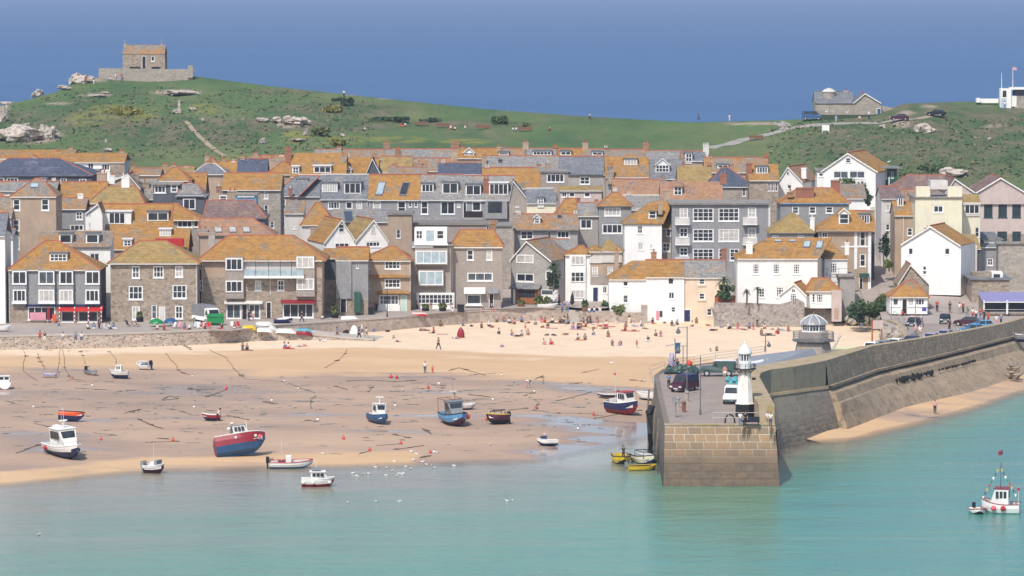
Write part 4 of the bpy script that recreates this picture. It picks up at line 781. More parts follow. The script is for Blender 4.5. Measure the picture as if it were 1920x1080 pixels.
house('lane_house','tall pale house wall with white drainpipes along the steep lane',730,1653,1690,560,372,350,11,'gx','offwhite','rp',win=[(1661,384,1669,396,1,1),(1661,420,1668,432)],pipe=[(1655,374,470)])
house('lane_house','brown lane house with orange roof and white downpipe',720,1678,1722,556,403,377,9,'gx','brown','ro',win=[(1701,427,1711,442,1,2)],pipe=[(1694,405,480)],dm=[(1683,370,1694,387,'f','frame',2,1)],ridge=None)
house('lane_house','red-roofed brown house pressed against the cream tower house',735,1690,1722,None,378,356,9,'gx','slatebrown','rr',win=[(1700,382,1716,396,1,1)])
house('church_hall','wide pink-grey hall with two pointed gables and green arched windows',752,1775,1940,566,365,365,15,'flat','pink','rp',cat='hall',fr='greenframe',band=[(438,'stone')],win=[(1845,383,1861,408,2,3),(1872,383,1888,408,2,3),(1898,383,1914,408,2,3),(1870,434,1888,456,2,2),(1898,434,1914,456,2,2)])
house('hall_gable','lower gable of the pink-grey hall half hidden by cream chimneys',751.6,1772,1830,370,362,335,15,'gf','pink','rp',pk=1790,oe=0,cat='hall roof')
house('hall_gable','larger gable of the pink-grey hall with a round stone roundel',751.6,1828,1925,370,362,333,15,'gf','pink','rp',pk=1876,oe=0,cat='hall roof')
house('purple_hall','large purple-brown roofed hall on the hillside beside the cream house',775,1655,1785,None,368,329,14,'hip','pink','rp',rx=(1700,1772),ov=.3)
house('cream_tower_house','tall cream gable house with twin square cream chimneys',716,1716,1804,560,371,None,11,'flat','cream','rg',win=[(1750,385,1769,399,2,1)],box=[(1718,350,1744,372,-.03,1.6,'cream','chimney_stack'),(1777,350,1804,372,-.03,1.6,'cream','chimney_stack'),(1745,339,1777,355,.6,5,'offwhite','roof_turret')],gut=None)
house('cream_wing','cream side wing with slate dormer and sloping verge',722,1803,1838,560,382,365,9,'gx','cream','ry',dm=[(1808,382,1837,402,'w','offwhite',3,1)],win=[(1828,426,1836,445)],ridge=None)
house('blue_shed_house','small grey-blue weatherboarded house below the pink-grey hall',726,1838,1875,562,463,435,9,'mono','slatehung','rs',win=[(1851,484,1862,498,2,2)])
house('white_bungalow','small white rooftop extension beside the grey-blue house',728,1845,1878,None,450,None,5,'flat','white','rg',cat='extension')
house('high_stone_wall','high rubble retaining wall below the pink-grey hall',704,1872,1960,566,457,None,3,'flat','granite','rg',cat='wall')
# ================= sea walls, pier, lighthouse, lookout
def wall_line(name,lab,pts,mt,th=.6,cope=None,cat='wall',zbot=None,bat=.0,cth=.25):
    """pts: (X,Y,ztop); thickness goes away from the camera"""
    root=empty(name,(0,0,0),0,lab,cat); b=MB(); rows=[[],[],[],[]]
    for i,(x,y,z) in enumerate(pts):
        a=Vector(pts[max(0,i-1)][:2]); c=Vector(pts[min(len(pts)-1,i+1)][:2]); d=(c-a).normalized(); n=Vector((-d.y,d.x))
        if n.y<0 and abs(n.y)>.2: n=-n
        zb=zbot if zbot is not None else sandz(x,y)-.8
        rows[0].append((x-n.x*bat,y-n.y*bat,zb)); rows[1].append((x,y,z)); rows[2].append((x+n.x*th,y+n.y*th,z)); rows[3].append((x+n.x*th,y+n.y*th,zb))
    b.grid(rows); b.face([r[0] for r in rows]); b.face([r[-1] for r in rows][::-1]); b.build('masonry',mt,root)
    if cope:
        b=MB(); R2=[[],[],[],[]]
        for i in range(len(pts)):
            p,q=Vector(rows[1][i]),Vector(rows[2][i]); n=(q-p).normalized()*.08
            for k,(e,z) in enumerate(((p-n,.004),(p-n,cth),(q+n,cth),(q+n,.004))): R2[k].append((e.x,e.y,e.z+z))
        b.grid(R2); b.face([r[0] for r in R2]); b.face([r[-1] for r in R2][::-1]); b.build('coping',cope,root)
    return root
def P2(lst): return [tuple(UZ(x,y,z)) for x,y,z in lst]
wall_line('sea_wall','long mortared stone sea wall with pale coping below the harbour road',P2([(-300,640,4.5),(-100,635,4.5),(0,632,4.5),(100,630,4.5),(200,628,4.5),(300,625,4.5),(390,621,4.5),(430,620,4.35),(500,621,3.95),(560,626,3.45),(600,630,3.1),(650,635,2.75),(700,638,2.6)]),'seawall',.7,'quaystone')
wall_line('sea_wall','second lower stone sea wall climbing behind the upturned dinghies',P2([(508,612,4.5),(600,606,4.5),(735,597,4.5),(830,589,4.5),(900,584,4.5),(980,581,4.5),(1062,579,4.5)]),'quaywall',.6,'quaystone')
strip_rows=[[],[]]
for x,ya,za,yb_,zb in ((425,620,4.35,612,4.5),(500,621,3.9,613,4.4),(560,626,3.4,617,3.9),(620,632,2.95,624,3.2),(680,637,2.6,629,2.75),(720,640,2.4,632,2.5)):
    p=UZ(x,ya,za); q=UZ(x,yb_,zb); strip_rows[0].append((p.x,p.y+.3,za-.02)); strip_rows[1].append((q.x,q.y+1.5,zb))
sheet('slipway',strip_rows,['quaystone'])
# harbour steps
root=empty('harbour_steps',(0,0,0),0,'broad stone steps leading from the wharf down to the sand','steps'); b=MB()
p0=UZ(1063,581,4.4); p1=UZ(1086,581,4.4); zz=sandz(p0.x,p0.y-4)
for k in range(8):
    z=lerp(zz,4.4,(k+1)/8); b.box((p0.x,p0.y-3.6+k*.45,zz-.6),(p1.x,p0.y+.5,z))
b.build('tread','quaystone',root); b=MB(); b.box((p0.x-.35,p0.y-3.6,zz-.6),(p0.x-.01,p0.y+.4,4.3)); b.build('cheek_wall','granite',root)
# garden wall in front of the houses
g=[]
for x,y in ((1086,583),(1120,583),(1143,583),(1150,586),(1200,586),(1213,586)):
    p=beach_pt(x,605); g.append((p.x,p.y,U(x,y,p.y).z))
wall_line('garden_wall','low garden wall of patched render and stone before the white cottages',g,'quaywall',.5,None)
b=MB(); p=beach_pt(1208,606); b.box((-.5,-.3,-.5),(.5,.5,3)); o=b.build('gate_pier','granite'); o.location=p; tag(o,'square stone gate pier at the end of the low garden wall','gate pier')
g=[]
for x,y in ((1339,568),(1380,568),(1420,569),(1462,571),(1480,566),(1495,560),(1508,567),(1512,580),(1540,577),(1562,583)):
    Yw=YM if x<1512 else YM+4; p=U(x,y,Yw); g.append((p.x,p.y,p.z))
wall_line('retaining_wall','high rough stone retaining wall under the white villa and palm trees',g,'rubble',.8,None)
p=U(1340,569,YM+3); q=U(1379,554,YM+3); b=MB(); b.box((p.x,p.y,p.z-.6),(q.x,p.y+.1,q.z)); o=b.build('garden_fence','redtile'); tag(o,'terracotta garden fence panel below the bushy palm','fence')
# ---- pier
pier=empty('stone_pier',(24,500,0),0,'granite harbour pier bending out into the bay with high seaward parapet','pier')
PM=Matrix.Translation((-24,-500,0))
def pbuild(b,name,mt,smooth=False):
    b.v=[(x-24,y-500,z) for x,y,z in b.v]; return b.build(name,mt,pier,smooth)
def blocks_mat(name,c1,c2,mort,bw,bh,ms,stain=True,low=None):
    m,nt,b,o=nodes(name); b.inputs['Roughness'].default_value=.9
    g=nt.nodes.new('ShaderNodeNewGeometry'); sx=nt.nodes.new('ShaderNodeSeparateXYZ'); nt.links.new(g.outputs['Position'],sx.inputs[0])
    cb=nt.nodes.new('ShaderNodeCombineXYZ'); nt.links.new(math_(nt,'ADD',sx.outputs[0],math_(nt,'MULTIPLY',sx.outputs[1],.6)),cb.inputs[0]); nt.links.new(sx.outputs[2],cb.inputs[1])
    t=nt.nodes.new('ShaderNodeTexBrick'); nt.links.new(cb.outputs[0],t.inputs['Vector']); t.inputs['Scale'].default_value=1; t.inputs['Brick Width'].default_value=bw; t.inputs['Row Height'].default_value=bh; t.inputs['Mortar Size'].default_value=ms; t.inputs['Mortar Smooth'].default_value=.3; t.offset=.43; t.squash=.8; t.squash_frequency=3
    t.inputs['Color1'].default_value=c4(c1); t.inputs['Color2'].default_value=c4(c2); t.inputs['Mortar'].default_value=c4(mort)
    p=posn(nt); c=t.outputs['Color']
    c=mix(nt,ramp(nt,nz(nt,p,.7,6,.75),[(.35,0.),(.7,.6)]),c,tuple(x*.62 for x in c1))
    if low:
        z0,z1,cl,cm=low   # tide-darkened foot
        zz=math_(nt,'ADD',sx.outputs[2],math_(nt,'MULTIPLY',math_(nt,'SUBTRACT',nz(nt,p,.35,4),.5),1.6)); k=nt.nodes.new('ShaderNodeMapRange'); nt.links.new(zz,k.inputs[0]); k.inputs[1].default_value=z0; k.inputs[2].default_value=z1; k.inputs[3].default_value=1; k.inputs[4].default_value=0
        dk=mix(nt,ramp(nt,nz(nt,posn(nt,(.6,.6,1.6)),1.2,5,.7),[(.4,0.),(.6,1.)]),cl,cm); dk=mix(nt,ramp(nt,t.outputs['Fac'],[(0.,0.),(1.,.35)]),dk,tuple(x*.4 for x in cl))
        c=mix(nt,math_(nt,'MULTIPLY',k.outputs[0],.92),c,dk)
    nt.links.new(c,b.inputs['Base Color']); bump(nt,b,math_(nt,'ADD',math_(nt,'MULTIPLY',t.outputs['Fac'],-1.2),nz(nt,p,2,5,.7)),.1,.8)
blocks_mat('endblocks',(.42,.265,.15),(.26,.195,.135),(.60,.51,.41),1.55,.84,.065,low=(2.4,5.2,(.175,.125,.085),(.115,.09,.068)))
blocks_mat('innerblocks',(.26,.21,.17),(.19,.16,.13),(.32,.27,.22),1.5,.6,.03,low=(1,4.5,(.10,.085,.07),(.08,.07,.055)))
blocks_mat('outerblocks',(.30,.26,.205),(.215,.19,.155),(.38,.33,.27),1.3,.6,.04,low=(1.2,4.0,(.13,.12,.105),(.27,.225,.17)))
mat('coping',(.45,.345,.235),(.36,.28,.185),.4,c3=(.34,.27,.10),s3=.8)
mat('lichenstone',(.31,.27,.195),(.22,.195,.145),.5,c3=(.34,.31,.24),s3=4,bp=.06)
mat('apronstone',(.43,.325,.22),(.33,.25,.17),.35,c3=(.23,.185,.14),s3=1.1,bp=.15,dirt=.25)
D=[(17.6,483,6.9),(18.0,515,6.9),(18.5,546,6.9),(20,556,6.85),(24,562,6.8),(31,573,6.7),(40.5,586,6.4),(48.3,596,6.25),(52,604,6.1),(58.2,621.7,5.75),(60.5,640,5.4),(61,652,5.15)]
O=[(30.3,484,9.2),(30.45,500,9.2),(30.6,519,9.2),(31.1,524.5,9.2),(32.6,529,9.2),(35.8,533.5,9.15),(40.6,543,9.1),(49,569,8.8),(58.4,591,8.1),(66.5,611,7.5),(74.3,631,7.0),(86,662,6.9)]
I=[(28.5,484),(28.4,500),(28.3,517),(28.4,524.5),(29.8,531),(33.2,538.5),(38.9,549),(47.9,569.7),(57.4,591.5),(65.5,611.5),(73.3,631.5),(85,662.4)]
ODZ=[(484,6.9),(540,6.9),(560,6.8),(600,6.2),(655,5.15),(700,5)]
# deck between the inner edge and the parapet's inner face
b=MB(); n=24
def along(tab,t):
    k=t*(len(tab)-1); i=min(int(k),len(tab)-2); f=k-i; return tuple(lerp(a,c,f) for a,c in zip(tab[i],tab[i+1]))
def byY(tab,Y):
    return interp([(p[1],p[0]) for p in tab],Y)
ra=[];rb=[]
for k in range(60):
    Y=483.05+k*(653-483.05)/59; z=interp(ODZ,Y); ra.append((byY(D,Y)+.0,Y,z)); rb.append((byY([(a,c) for a,c in I],Y)+.3,Y,z))
b.grid([ra,[tuple(lerp(p,q,.5) for p,q in zip(u,v)) for u,v in zip(ra,rb)],rb]); pbuild(b,'deck','deckstone')
b=MB(); b.grid([[(17.3,480.9,-2.5),(30.9,480.9,-2.5)],[(17.6,483,6.88),(30.35,483,6.88)]]); pbuild(b,'end_wall','endblocks')
b=MB()
for x0,x1 in ((17.55,20.4),(20.45,23.5),(23.55,26.6),(26.65,30.3)): b.box((x0,482.9,6.885),(x1,484.1,7.02+.01*(x0%2)))
pbuild(b,'kerb_stones','coping')
b=MB(); Dd=[(17.6,483,6.9)]+[(p[0],p[1],p[2]) for p in D[1:]]
b.grid([[(x-.35-.3*(i==0)*0,y-(2.1 if i==0 else 0),-2.5) for i,(x,y,z) in enumerate(Dd)],[(x-.12,y-(.6 if i==0 else 0),4) for i,(x,y,z) in enumerate(Dd)],[(x,y,z) for x,y,z in Dd],[(x+.6,y,z+.02) for x,y,z in Dd]]); pbuild(b,'inner_wall','innerblocks')
# parapet
def offs(tab,i):
    a=Vector(tab[max(0,i-1)][:2]); c=Vector(tab[min(len(tab)-1,i+1)][:2]); d=(c-a).normalized(); return Vector((d.y,-d.x))
ZL=[(484,6.4),(533,6.2),(543,5.8),(569,5.6),(631,4.9),(670,4.8)]
def ring(tab,i,f):
    x,y,z=tab[i]; n=offs(tab,i); return [(x+n.x*o,y+n.y*o,(zz if zz is not None else z)) for o,zz in f]
def ribbon(idx,f,name,mt,smooth=False,caps=True):
    b=MB(); cols=[ring(O,i,f(i)) for i in idx]; rows=list(zip(*cols)); b.grid([list(r) for r in rows])
    if caps: b.face(cols[0]); b.face(cols[-1][::-1])
    return pbuild(b,name,mt,smooth)
# top and inner side
b=MB(); N=range(len(O)); b.grid([[(O[i][0],O[i][1],O[i][2]) for i in N],[(I[i][0],I[i][1],O[i][2]) for i in N],[(I[i][0],I[i][1],interp(ODZ,I[i][1])-.1) for i in N]])
b.face([(30.3,484,6.9),(30.3,484,9.2),(28.5,484,9.2),(28.5,484,6.9)]); pbuild(b,'parapet','coping')
near=[0,1,2,3,4,5,6]; far=[6,7,8,9,10,11]
ribbon(near,lambda i:[(.01,None),(.04,interp(ZL,O[i][1]))],'parapet_face','lichenstone',caps=False)
ribbon(far,lambda i:[(.015,None),(.35,interp(ZL,O[i][1]))],'rough_parapet_face','parapetstone',caps=False)
ribbon(near+[7],lambda i:[(-.3,interp(ZL,O[i][1])-.01),(.4,interp(ZL,O[i][1])-.01),(.45,interp(ZL,O[i][1])-.35)],'ledge','coping',caps=False)
ribbon(far,lambda i:[(.0,interp(ZL,O[i][1])+.05),(.75,interp(ZL,O[i][1])+.05),(.75,interp(ZL,O[i][1])-.3)],'ledge','parapetstone',caps=False)
ribbon(near+[7],lambda i:[(.3,interp(ZL,O[i][1])-.34),(.7,4.5),(1.6,1.5),(2.4,-2.5)] if i>1 else [(.3,6.05),(.35,4.5),(.5,1.5),(.6,-2.5)],'outer_wall','outerblocks',caps=False)
AP=[(5.55,lambda:0)]
idx=[6,7,8,9,10,11]
def apf(i):
    z=interp(ZL,O[i][1]); w=lerp(3.0,5.8,min(1,(i-6)/2)); return [(.3,z-.55),(1.3,z-.95),(1.7,z-2.0),(2.0,z-2.15),(w*.75,z-3.6),(w,.4),(w+.3,-2)]
b=MB(); cols=[]
for k in range(21):
    t=k/20*5; i=min(int(t),4); f=t-i; A=ring(O,idx[i],apf(idx[i])); B=ring(O,idx[i+1],apf(idx[i+1])); cols.append([tuple(lerp(p,q,f)+(.12*noise.noise(Vector((k*.7,j*1.3,c)))) for c,(p,q) in enumerate(zip(u,v))) for j,(u,v) in enumerate(zip(A,B))])
b.grid([list(r) for r in zip(*cols)]); b.face(cols[0]); b.face([cols[0][0],cols[0][-1],(cols[0][-1][0]-2.5,cols[0][-1][1]+1,-2),(cols[0][0][0]-.6,cols[0][0][1]+.2,4)]); pbuild(b,'apron','apronstone')
# dark weed on the apron
b=MB()
for k in range(34):
    t=1.15+k*.05+random.uniform(0,.02); i=int(t); f=t-i; i+=6
    A=ring(O,i,apf(i)); B=ring(O,i+1,apf(i+1)); p=Vector([lerp(a,c,f) for a,c in zip(A[3],B[3])]); n=offs(O,i)
    if k in (14,15): continue
    h=random.uniform(.5,1.2)*(1 if k<16 else .55); q=p+Vector((n.x*.12,n.y*.12,.6))
    b.ball(q+Vector((0,0,-h*.3)),h*.55,0,7,5,.8,(.6,.9,.8))
o=pbuild(b,'seaweed','black'); o['kind']='stuff'
# railings on the pier head
def railing(pts,h,rails,mt='whitepipe',lab=None,r=.035,parent=None,posts=None):
    b=MB(); 
    for p in pts: b.bar(p,(p[0],p[1],p[2]+h),r)
    for f in rails:
        for a,c in zip(pts,pts[1:]): b.bar((a[0],a[1],a[2]+h*f),(c[0],c[1],c[2]+h*f),r*.9)
    o=b.build('railing',mt,parent)
    if lab: tag(o,lab,'railing')
    return o
railing([(x,484.2,7.0) for x in (23.2,25.0,26.8,28.6,30.0)],1.25,(1,.55),'steel','grey two-bar railing along the blunt end of the pier',.045)
rl=[(17.9,y,6.92) for y in (528,534,540,546)]+[(20.2,555,6.9)]; railing(rl,1.1,(1,.5),'steel','thin grey railing along the harbour edge of the pier',.03)
railing([(x,y,6.9) for x,y in ((21.5,558),(24.3,561.5),(27.5,567),(31,572),(35,578.5))],1.1,(1,.66,.33),'steel','pale wire railing behind the green off-road vehicle',.03)
# ladder hoops, posts and fenders on the inner face
for y,lb in ((495,'weedy timber fender pile nearest the pier head'),(507,'weedy timber fender pile second along the inner pier face'),(519,'weedy timber fender pile beside the leaning black pile'),(531,'weedy timber fender pile farthest along the inner pier face')):
    b=MB(); b.path([(17.3,y,-.5),(17.1,y,3),(17.35,y,6.5)],.13,0,6); o=b.build('timber_fender','innerblocks'); tag(o,lb,'fender','fender piles on the pier')
b=MB(); b.path([(16.9,512,0),(16.95,511,3),(16.8,512,5.2),(17.1,512.5,6.2)],.42,0,7); b.ball((16.8,512,5.6),.5,0,8,5,.5); o=b.build('mooring_pile','black'); tag(o,'thick black weedy pile leaning on the pier corner','pile')
for k,(x,y,lab) in enumerate([(19.9,503,'short stone mooring post beside the white kiosk frame'),(21.3,511,'pale square mooring post in front of the maroon van'),(20.4,498,'rusty iron bollard near the pier head kerb')]):
    b=MB(); b.lathe((0,0,0),[(.28,0),(.24,.1),(.22,1.0),(.30,1.1),(.28,1.3),(.1,1.36)],9); o=b.build('bollard','granite' if k<2 else 'rust'); o.location=(x,y,6.9); tag(o,lab,'bollard')
b=MB()
b.bar((19.2,492,6.9),(19.2,492,8.9),.07);b.bar((20.1,491,6.9),(19.4,492,9.1),.06);b.bar((19.2,492,8.6),(20.3,493,8.6),.05);b.box((18.8,491.6,8.7),(19.3,492.1,9.3)); o=b.build('davit','greypaint'); tag(o,'small grey iron davit near the pier head corner','davit')
b=MB()
for k in range(9):
    a0,a1=math.pi*k/9,math.pi*(k+1)/9; b.bar((25.2+math.cos(a0)*.55,485,7.2+math.sin(a0)*.75),(25.2+math.cos(a1)*.55,485,7.2+math.sin(a1)*.75),.1)
b.bar((24.65,485,6.95),(24.65,485,7.2),.1);b.bar((25.75,485,6.95),(25.75,485,7.2),.1); o=b.build('mooring_hoop','black'); tag(o,'black iron mooring hoop standing behind the pier-end railing','mooring hoop')
# lamp posts
def lamp(px,py,ztop,lab,Y,arms=((-1,0),),z0=6.9,mt='lead'):
    p=U(px,py,Y); root=empty('street_lamp',(p.x,p.y,z0),0,lab,'street lamp'); h=ztop-z0; b=MB(); b.lathe((0,0,0),[(.16,0),(.12,.6),(.07,.8),(.055,h)],8); b.build('pole',mt,root)
    for s,dz in arms:
        b=MB(); b.bar((0,0,h-dz-.1),(s*1.0,0,h-dz-.1),.035); b.build('arm',mt,root)
        b=MB(); b.lathe((s*1.0,0,h-dz-.9),[(.1,0),(.33,.15),(.28,.3),(.1,.62),(.04,.8)],9); b.build('lantern',mt,root)
    return root
lamp(1288,740,U(1288,612,516).z,'tall double-lantern lamp post on the pier beside the maroon van',516,((-1.1,0),(-1.1,2.3)))
lamp(1435,655,U(1435,628,588).z,'plain lamp post rising over the pier store roof against the sand',588,((.5,.8),),6.4)
lamp(1313,790,U(1313,676,489).z,'slim dark pole standing close to the pier head',495,())
# lighthouse
p=U(1396,786,493); lh=empty('lighthouse',(p.x,p.y,6.9),0,'small white cast-iron lighthouse with black base near the pier head','lighthouse')
Z=lambda y:U(1396,y,493).z-6.9
b=MB(); b.lathe((0,0,0),[(1.14,-.02),(1.12,Z(757))],8,0,R(22.5)); b.build('base','black',lh)
m,nt,bb,oo=nodes('lighthousewhite'); bb.inputs['Roughness'].default_value=.5
pp=posn(nt,(1,1,.18)); g=nt.nodes.new('ShaderNodeNewGeometry'); sx=nt.nodes.new('ShaderNodeSeparateXYZ'); nt.links.new(g.outputs['Position'],sx.inputs[0])
mr=nt.nodes.new('ShaderNodeMapRange'); nt.links.new(sx.outputs[2],mr.inputs[0]); mr.inputs[1].default_value=9.6; mr.inputs[2].default_value=12.6
c=mix(nt,math_(nt,'MULTIPLY',mr.outputs[0],ramp(nt,nz(nt,pp,2.2,4,.6),[(.43,0.),(.56,.95)])),(.80,.79,.75),(.5,.25,.08)); nt.links.new(c,bb.inputs['Base Color'])
b=MB(); b.lathe((0,0,0),[(1.1,Z(757)),(1.02,Z(754)),(.88,Z(722)),(.74,Z(697)),(.66,Z(690))],8,0,R(22.5)); b.lathe((0,0,0),[(1.16,Z(757)),(1.16,Z(755.5))],8,0,R(22.5)); b.build('tower','lighthousewhite',lh)
b=MB(); b.lathe((0,0,0),[(.66,Z(693)),(1.35,Z(692)),(1.35,Z(690.8)),(.5,Z(690.7))],12)
for k in range(12):
    a=k*math.pi/6; x,y=math.cos(a)*1.28,math.sin(a)*1.28; b.bar((x,y,Z(691)),(x,y,Z(682)),.03); a2=a+math.pi/6
    for zf in (682,685): b.bar((x,y,Z(zf)),(math.cos(a2)*1.28,math.sin(a2)*1.28,Z(zf)),.02)
    b.bar((math.cos(a)*.66,math.sin(a)*.66,Z(700)),(x*.9,y*.9,Z(692.5)),.03)
b.build('gallery','black',lh)
b=MB(); b.lathe((0,0,0),[(.74,Z(690.6)),(.74,Z(677)),(.70,Z(676))],12); b.build('lantern_base','frame',lh)
b=MB(); b.lathe((0,0,0),[(.64,Z(677)),(.64,Z(664))],12); ln=b.build('lantern_glass','glassmid',lh)
b=MB()
for k in range(12): a=(k+.5)*math.pi/6; b.bar((math.cos(a)*.67,math.sin(a)*.67,Z(677)),(math.cos(a)*.67,math.sin(a)*.67,Z(664)),.06)
b.build('glazing_bar','frame',ln)
b=MB(); rz=Z(664)-0; ht=Z(642)-rz; b.lathe((0,0,0),[(.70,rz),(.84,rz+.02),(.82,rz+.2),(.66,rz+ht*.42),(.38,rz+ht*.68),(.2,rz+ht*.82),(.15,rz+ht*.9),(.2,rz+ht*.94),(.12,rz+ht*1.03),(.02,rz+ht*1.08)],14); b.build('dome','frame',lh,True)
b=MB(); b.box((.86,-.2,Z(712)),(1.3,.05,Z(708))); b.build('lamp_bracket','black',lh)
# pier store and lookout
def quad_prism(pts,z0,z1): 
    b=MB(); lo=[(x,y,z0 if not isinstance(z0,(list,tuple)) else z0[i]) for i,(x,y) in enumerate(pts)]; hi=[(x,y,z1 if not isinstance(z1,(list,tuple)) else z1[i]) for i,(x,y) in enumerate(pts)]
    b.face(lo[::-1]); b.face(hi); n=len(pts)
    for i in range(n): b.face([lo[i],lo[(i+1)%n],hi[(i+1)%n],hi[i]])
    return b
st=empty('pier_store',(0,0,0),0,'long low pier store with grey metal roof behind the lighthouse','store')
A1,A2,A3,A4=UZ(1396,700,8.5),UZ(1530,667,8.5),UZ(1522,655,9.3),UZ(1386,673,9.3)
ro=[(A1.x,A1.y),(A2.x,A2.y),(A3.x,A3.y),(A4.x,A4.y)]
quad_prism(ro,6.4,[8.35,8.3,9.3,9.3]).build('wall','white',st)
mat('metalroof',(.30,.30,.315),(.25,.25,.265),.5,rough=.45,spec=.5)
rr=[(ro[0][0]-.3,ro[0][1]-.3),(ro[1][0]+.2,ro[1][1]-.3),(ro[2][0]+.2,ro[2][1]+.3),(ro[3][0]-.3,ro[3][1]+.3)]
rf_=quad_prism(rr,[8.37,8.32,9.32,9.32],[8.47,8.42,9.42,9.42]).build('roof','metalroof',st)
for f0,f1 in ((.02,.3),(.34,.62),(.66,.95)):
    a=Vector((lerp(ro[0][0],ro[1][0],f0),lerp(ro[0][1],ro[1][1],f0),8.47)); c=Vector((lerp(ro[3][0],ro[2][0],f0),lerp(ro[3][1],ro[2][1],f0),9.42)); m0=a.lerp(c,.45); e0=a.lerp(c,.62)
    a=Vector((lerp(ro[0][0],ro[1][0],f1),lerp(ro[0][1],ro[1][1],f1),8.47)); c=Vector((lerp(ro[3][0],ro[2][0],f1),lerp(ro[3][1],ro[2][1],f1),9.42)); m1=a.lerp(c,.45); e1=a.lerp(c,.62)
    b=MB(); slab(b,[m0+Vector((0,0,.1)),m1+Vector((0,0,.1)),e1+Vector((0,0,.1)),e0+Vector((0,0,.1))],.09); b.build('roof_panel','frame',rf_)
b=MB(); b.box((0,0,0),(1,1,1)); b.v=[]; b.f=[]; b.m=[]
slab(b,[(ro[0][0]-.35,ro[0][1]-.38,8.46),(lerp(ro[0][0],ro[1][0],.62),lerp(ro[0][1],ro[1][1],.62)-.38,8.45),(lerp(ro[0][0],ro[1][0],.62),lerp(ro[0][1],ro[1][1],.62)-.32,8.45),(ro[0][0]-.35,ro[0][1]-.32,8.46)],.45); b.build('fascia','navy',st)
Yl=571; p=U(1525,672,Yl); lk=empty('lookout_tower',(p.x,p.y,6.3),0,'octagonal old lighthouse lookout with domed slate roof halfway along the pier','tower')
Z=lambda y:U(1525,y,Yl).z-6.3
W1=lambda px:(px/2)*Yl/F
b=MB(); b.lathe((0,0,0),[(W1(78),-.5),(W1(76),Z(668)),(W1(66),Z(643)),(W1(62),Z(641))],8,0,R(22.5)); b.build('tower','granite',lk)
b=MB(); b.box((-W1(52),-2.8,-.3),(-W1(18),-W1(50),Z(650))); b.build('stone_pier_block','coping',lk)
b=MB(); b.lathe((0,0,0),[(W1(62),Z(641)),(W1(84),Z(639)),(W1(84),Z(637)),(W1(50),Z(636.9))],8,0,R(22.5)); b.build('gallery_floor','lead',lk)
b=MB(); RR=W1(80)
for k in range(8):
    a0=R(22.5)+k*math.pi/4; a1=a0+math.pi/4; P=[(math.cos(a)*RR,math.sin(a)*RR) for a in (a0,a1)]
    b.bar((P[0][0],P[0][1],Z(637)),(P[0][0],P[0][1],Z(622)),.05)
    for y in (622,629): b.bar((P[0][0],P[0][1],Z(y)),(P[1][0],P[1][1],Z(y)),.035)
    for j in range(1,10): x,y=lerp(P[0][0],P[1][0],j/10),lerp(P[0][1],P[1][1],j/10); b.bar((x,y,Z(637)),(x,y,Z(622)),.018,0,4)
b.build('gallery_rail','greypaint',lk)
b=MB(); b.lathe((0,0,0),[(W1(58),Z(637)),(W1(58),Z(622)),(W1(50),Z(621))],8,0,R(22.5)); b.build('drum','slatebrown',lk)
b=MB(); b.lathe((0,0,0),[(W1(48),Z(622)),(W1(48),Z(619)),(W1(46),Z(619))],8,0,R(22.5)); b.lathe((0,0,0),[(W1(47.5),Z(608)),(W1(49),Z(606))],8,0,R(22.5)); b.build('lantern_base','frame',lk)
b=MB(); b.lathe((0,0,0),[(W1(44),Z(619)),(W1(44),Z(608))],8,0,R(22.5)); ln=b.build('lantern_glass','glass',lk)
b=MB()
for k in range(24): a=R(22.5)+k*math.pi/12; r_=W1(46)*math.cos(math.pi/8)/math.cos((k%3)*math.pi/12-math.pi/8) ; b.bar((math.cos(a)*r_,math.sin(a)*r_,Z(619)),(math.cos(a)*r_,math.sin(a)*r_,Z(608)),.09 if k%3==0 else .05)
for k in range(8):
    a0=R(22.5)+k*math.pi/4; b.bar((math.cos(a0)*W1(45.5),math.sin(a0)*W1(45.5),Z(613)),(math.cos(a0+math.pi/4)*W1(45.5),math.sin(a0+math.pi/4)*W1(45.5),Z(613)),.04)
b.build('glazing_bar','frame',ln)
z0=Z(607); hh=Z(590)-z0; b=MB(); b.lathe((0,0,0),[(W1(50),z0),(W1(56),z0-.05),(W1(52),z0+hh*.22),(W1(40),z0+hh*.52),(W1(22),z0+hh*.82),(W1(8),z0+hh*.96),(.08,z0+hh),(.06,z0+hh*1.25)],16,0); 
dm_=b.build('dome','metalroof',lk)
b=MB()
for k in range(8):
    a=R(22.5)+k*math.pi/4; b.path([(math.cos(a)*r_,math.sin(a)*r_,z) for r_,z in ((W1(56),z0),(W1(52.5),z0+hh*.24),(W1(40.5),z0+hh*.55),(W1(22.5),z0+hh*.85),(W1(8),z0+hh))],.05)
b.build('dome_rib','frame',dm_)
b=MB(); b.bar((-W1(70),-1,0),(-W1(62),-1,Z(640)),.04)
# pale yellow kiosk roof and bits beside the lookout
p=U(1600,664,594); b=MB(); b.box((-3.4,-1.2,0),(3.6,1.2,2.0)); o=b.build('pier_booth','lemon'); o.location=(p.x,p.y,U(1600,652,594).z-2.0); tag(o,'flat pale yellow booth beyond the parapet beside the lookout','booth')
p=U(1575,660,588); b=MB(); b.bar((-1.6,0,0),(0,0,2.9),.06); b.bar((-1.2,.4,0),(.3,.4,2.9),.06)
for k in range(8): b.bar((-1.6+1.6*k/8+.05,0,2.9*k/8),(-1.2+1.5*k/8,.4,2.9*k/8),.03)
o=b.build('gangway_ladder','offwhite'); o.location=(p.x,p.y,6); tag(o,'pale sloping gangway ladder between the lookout and yellow booth','ladder')
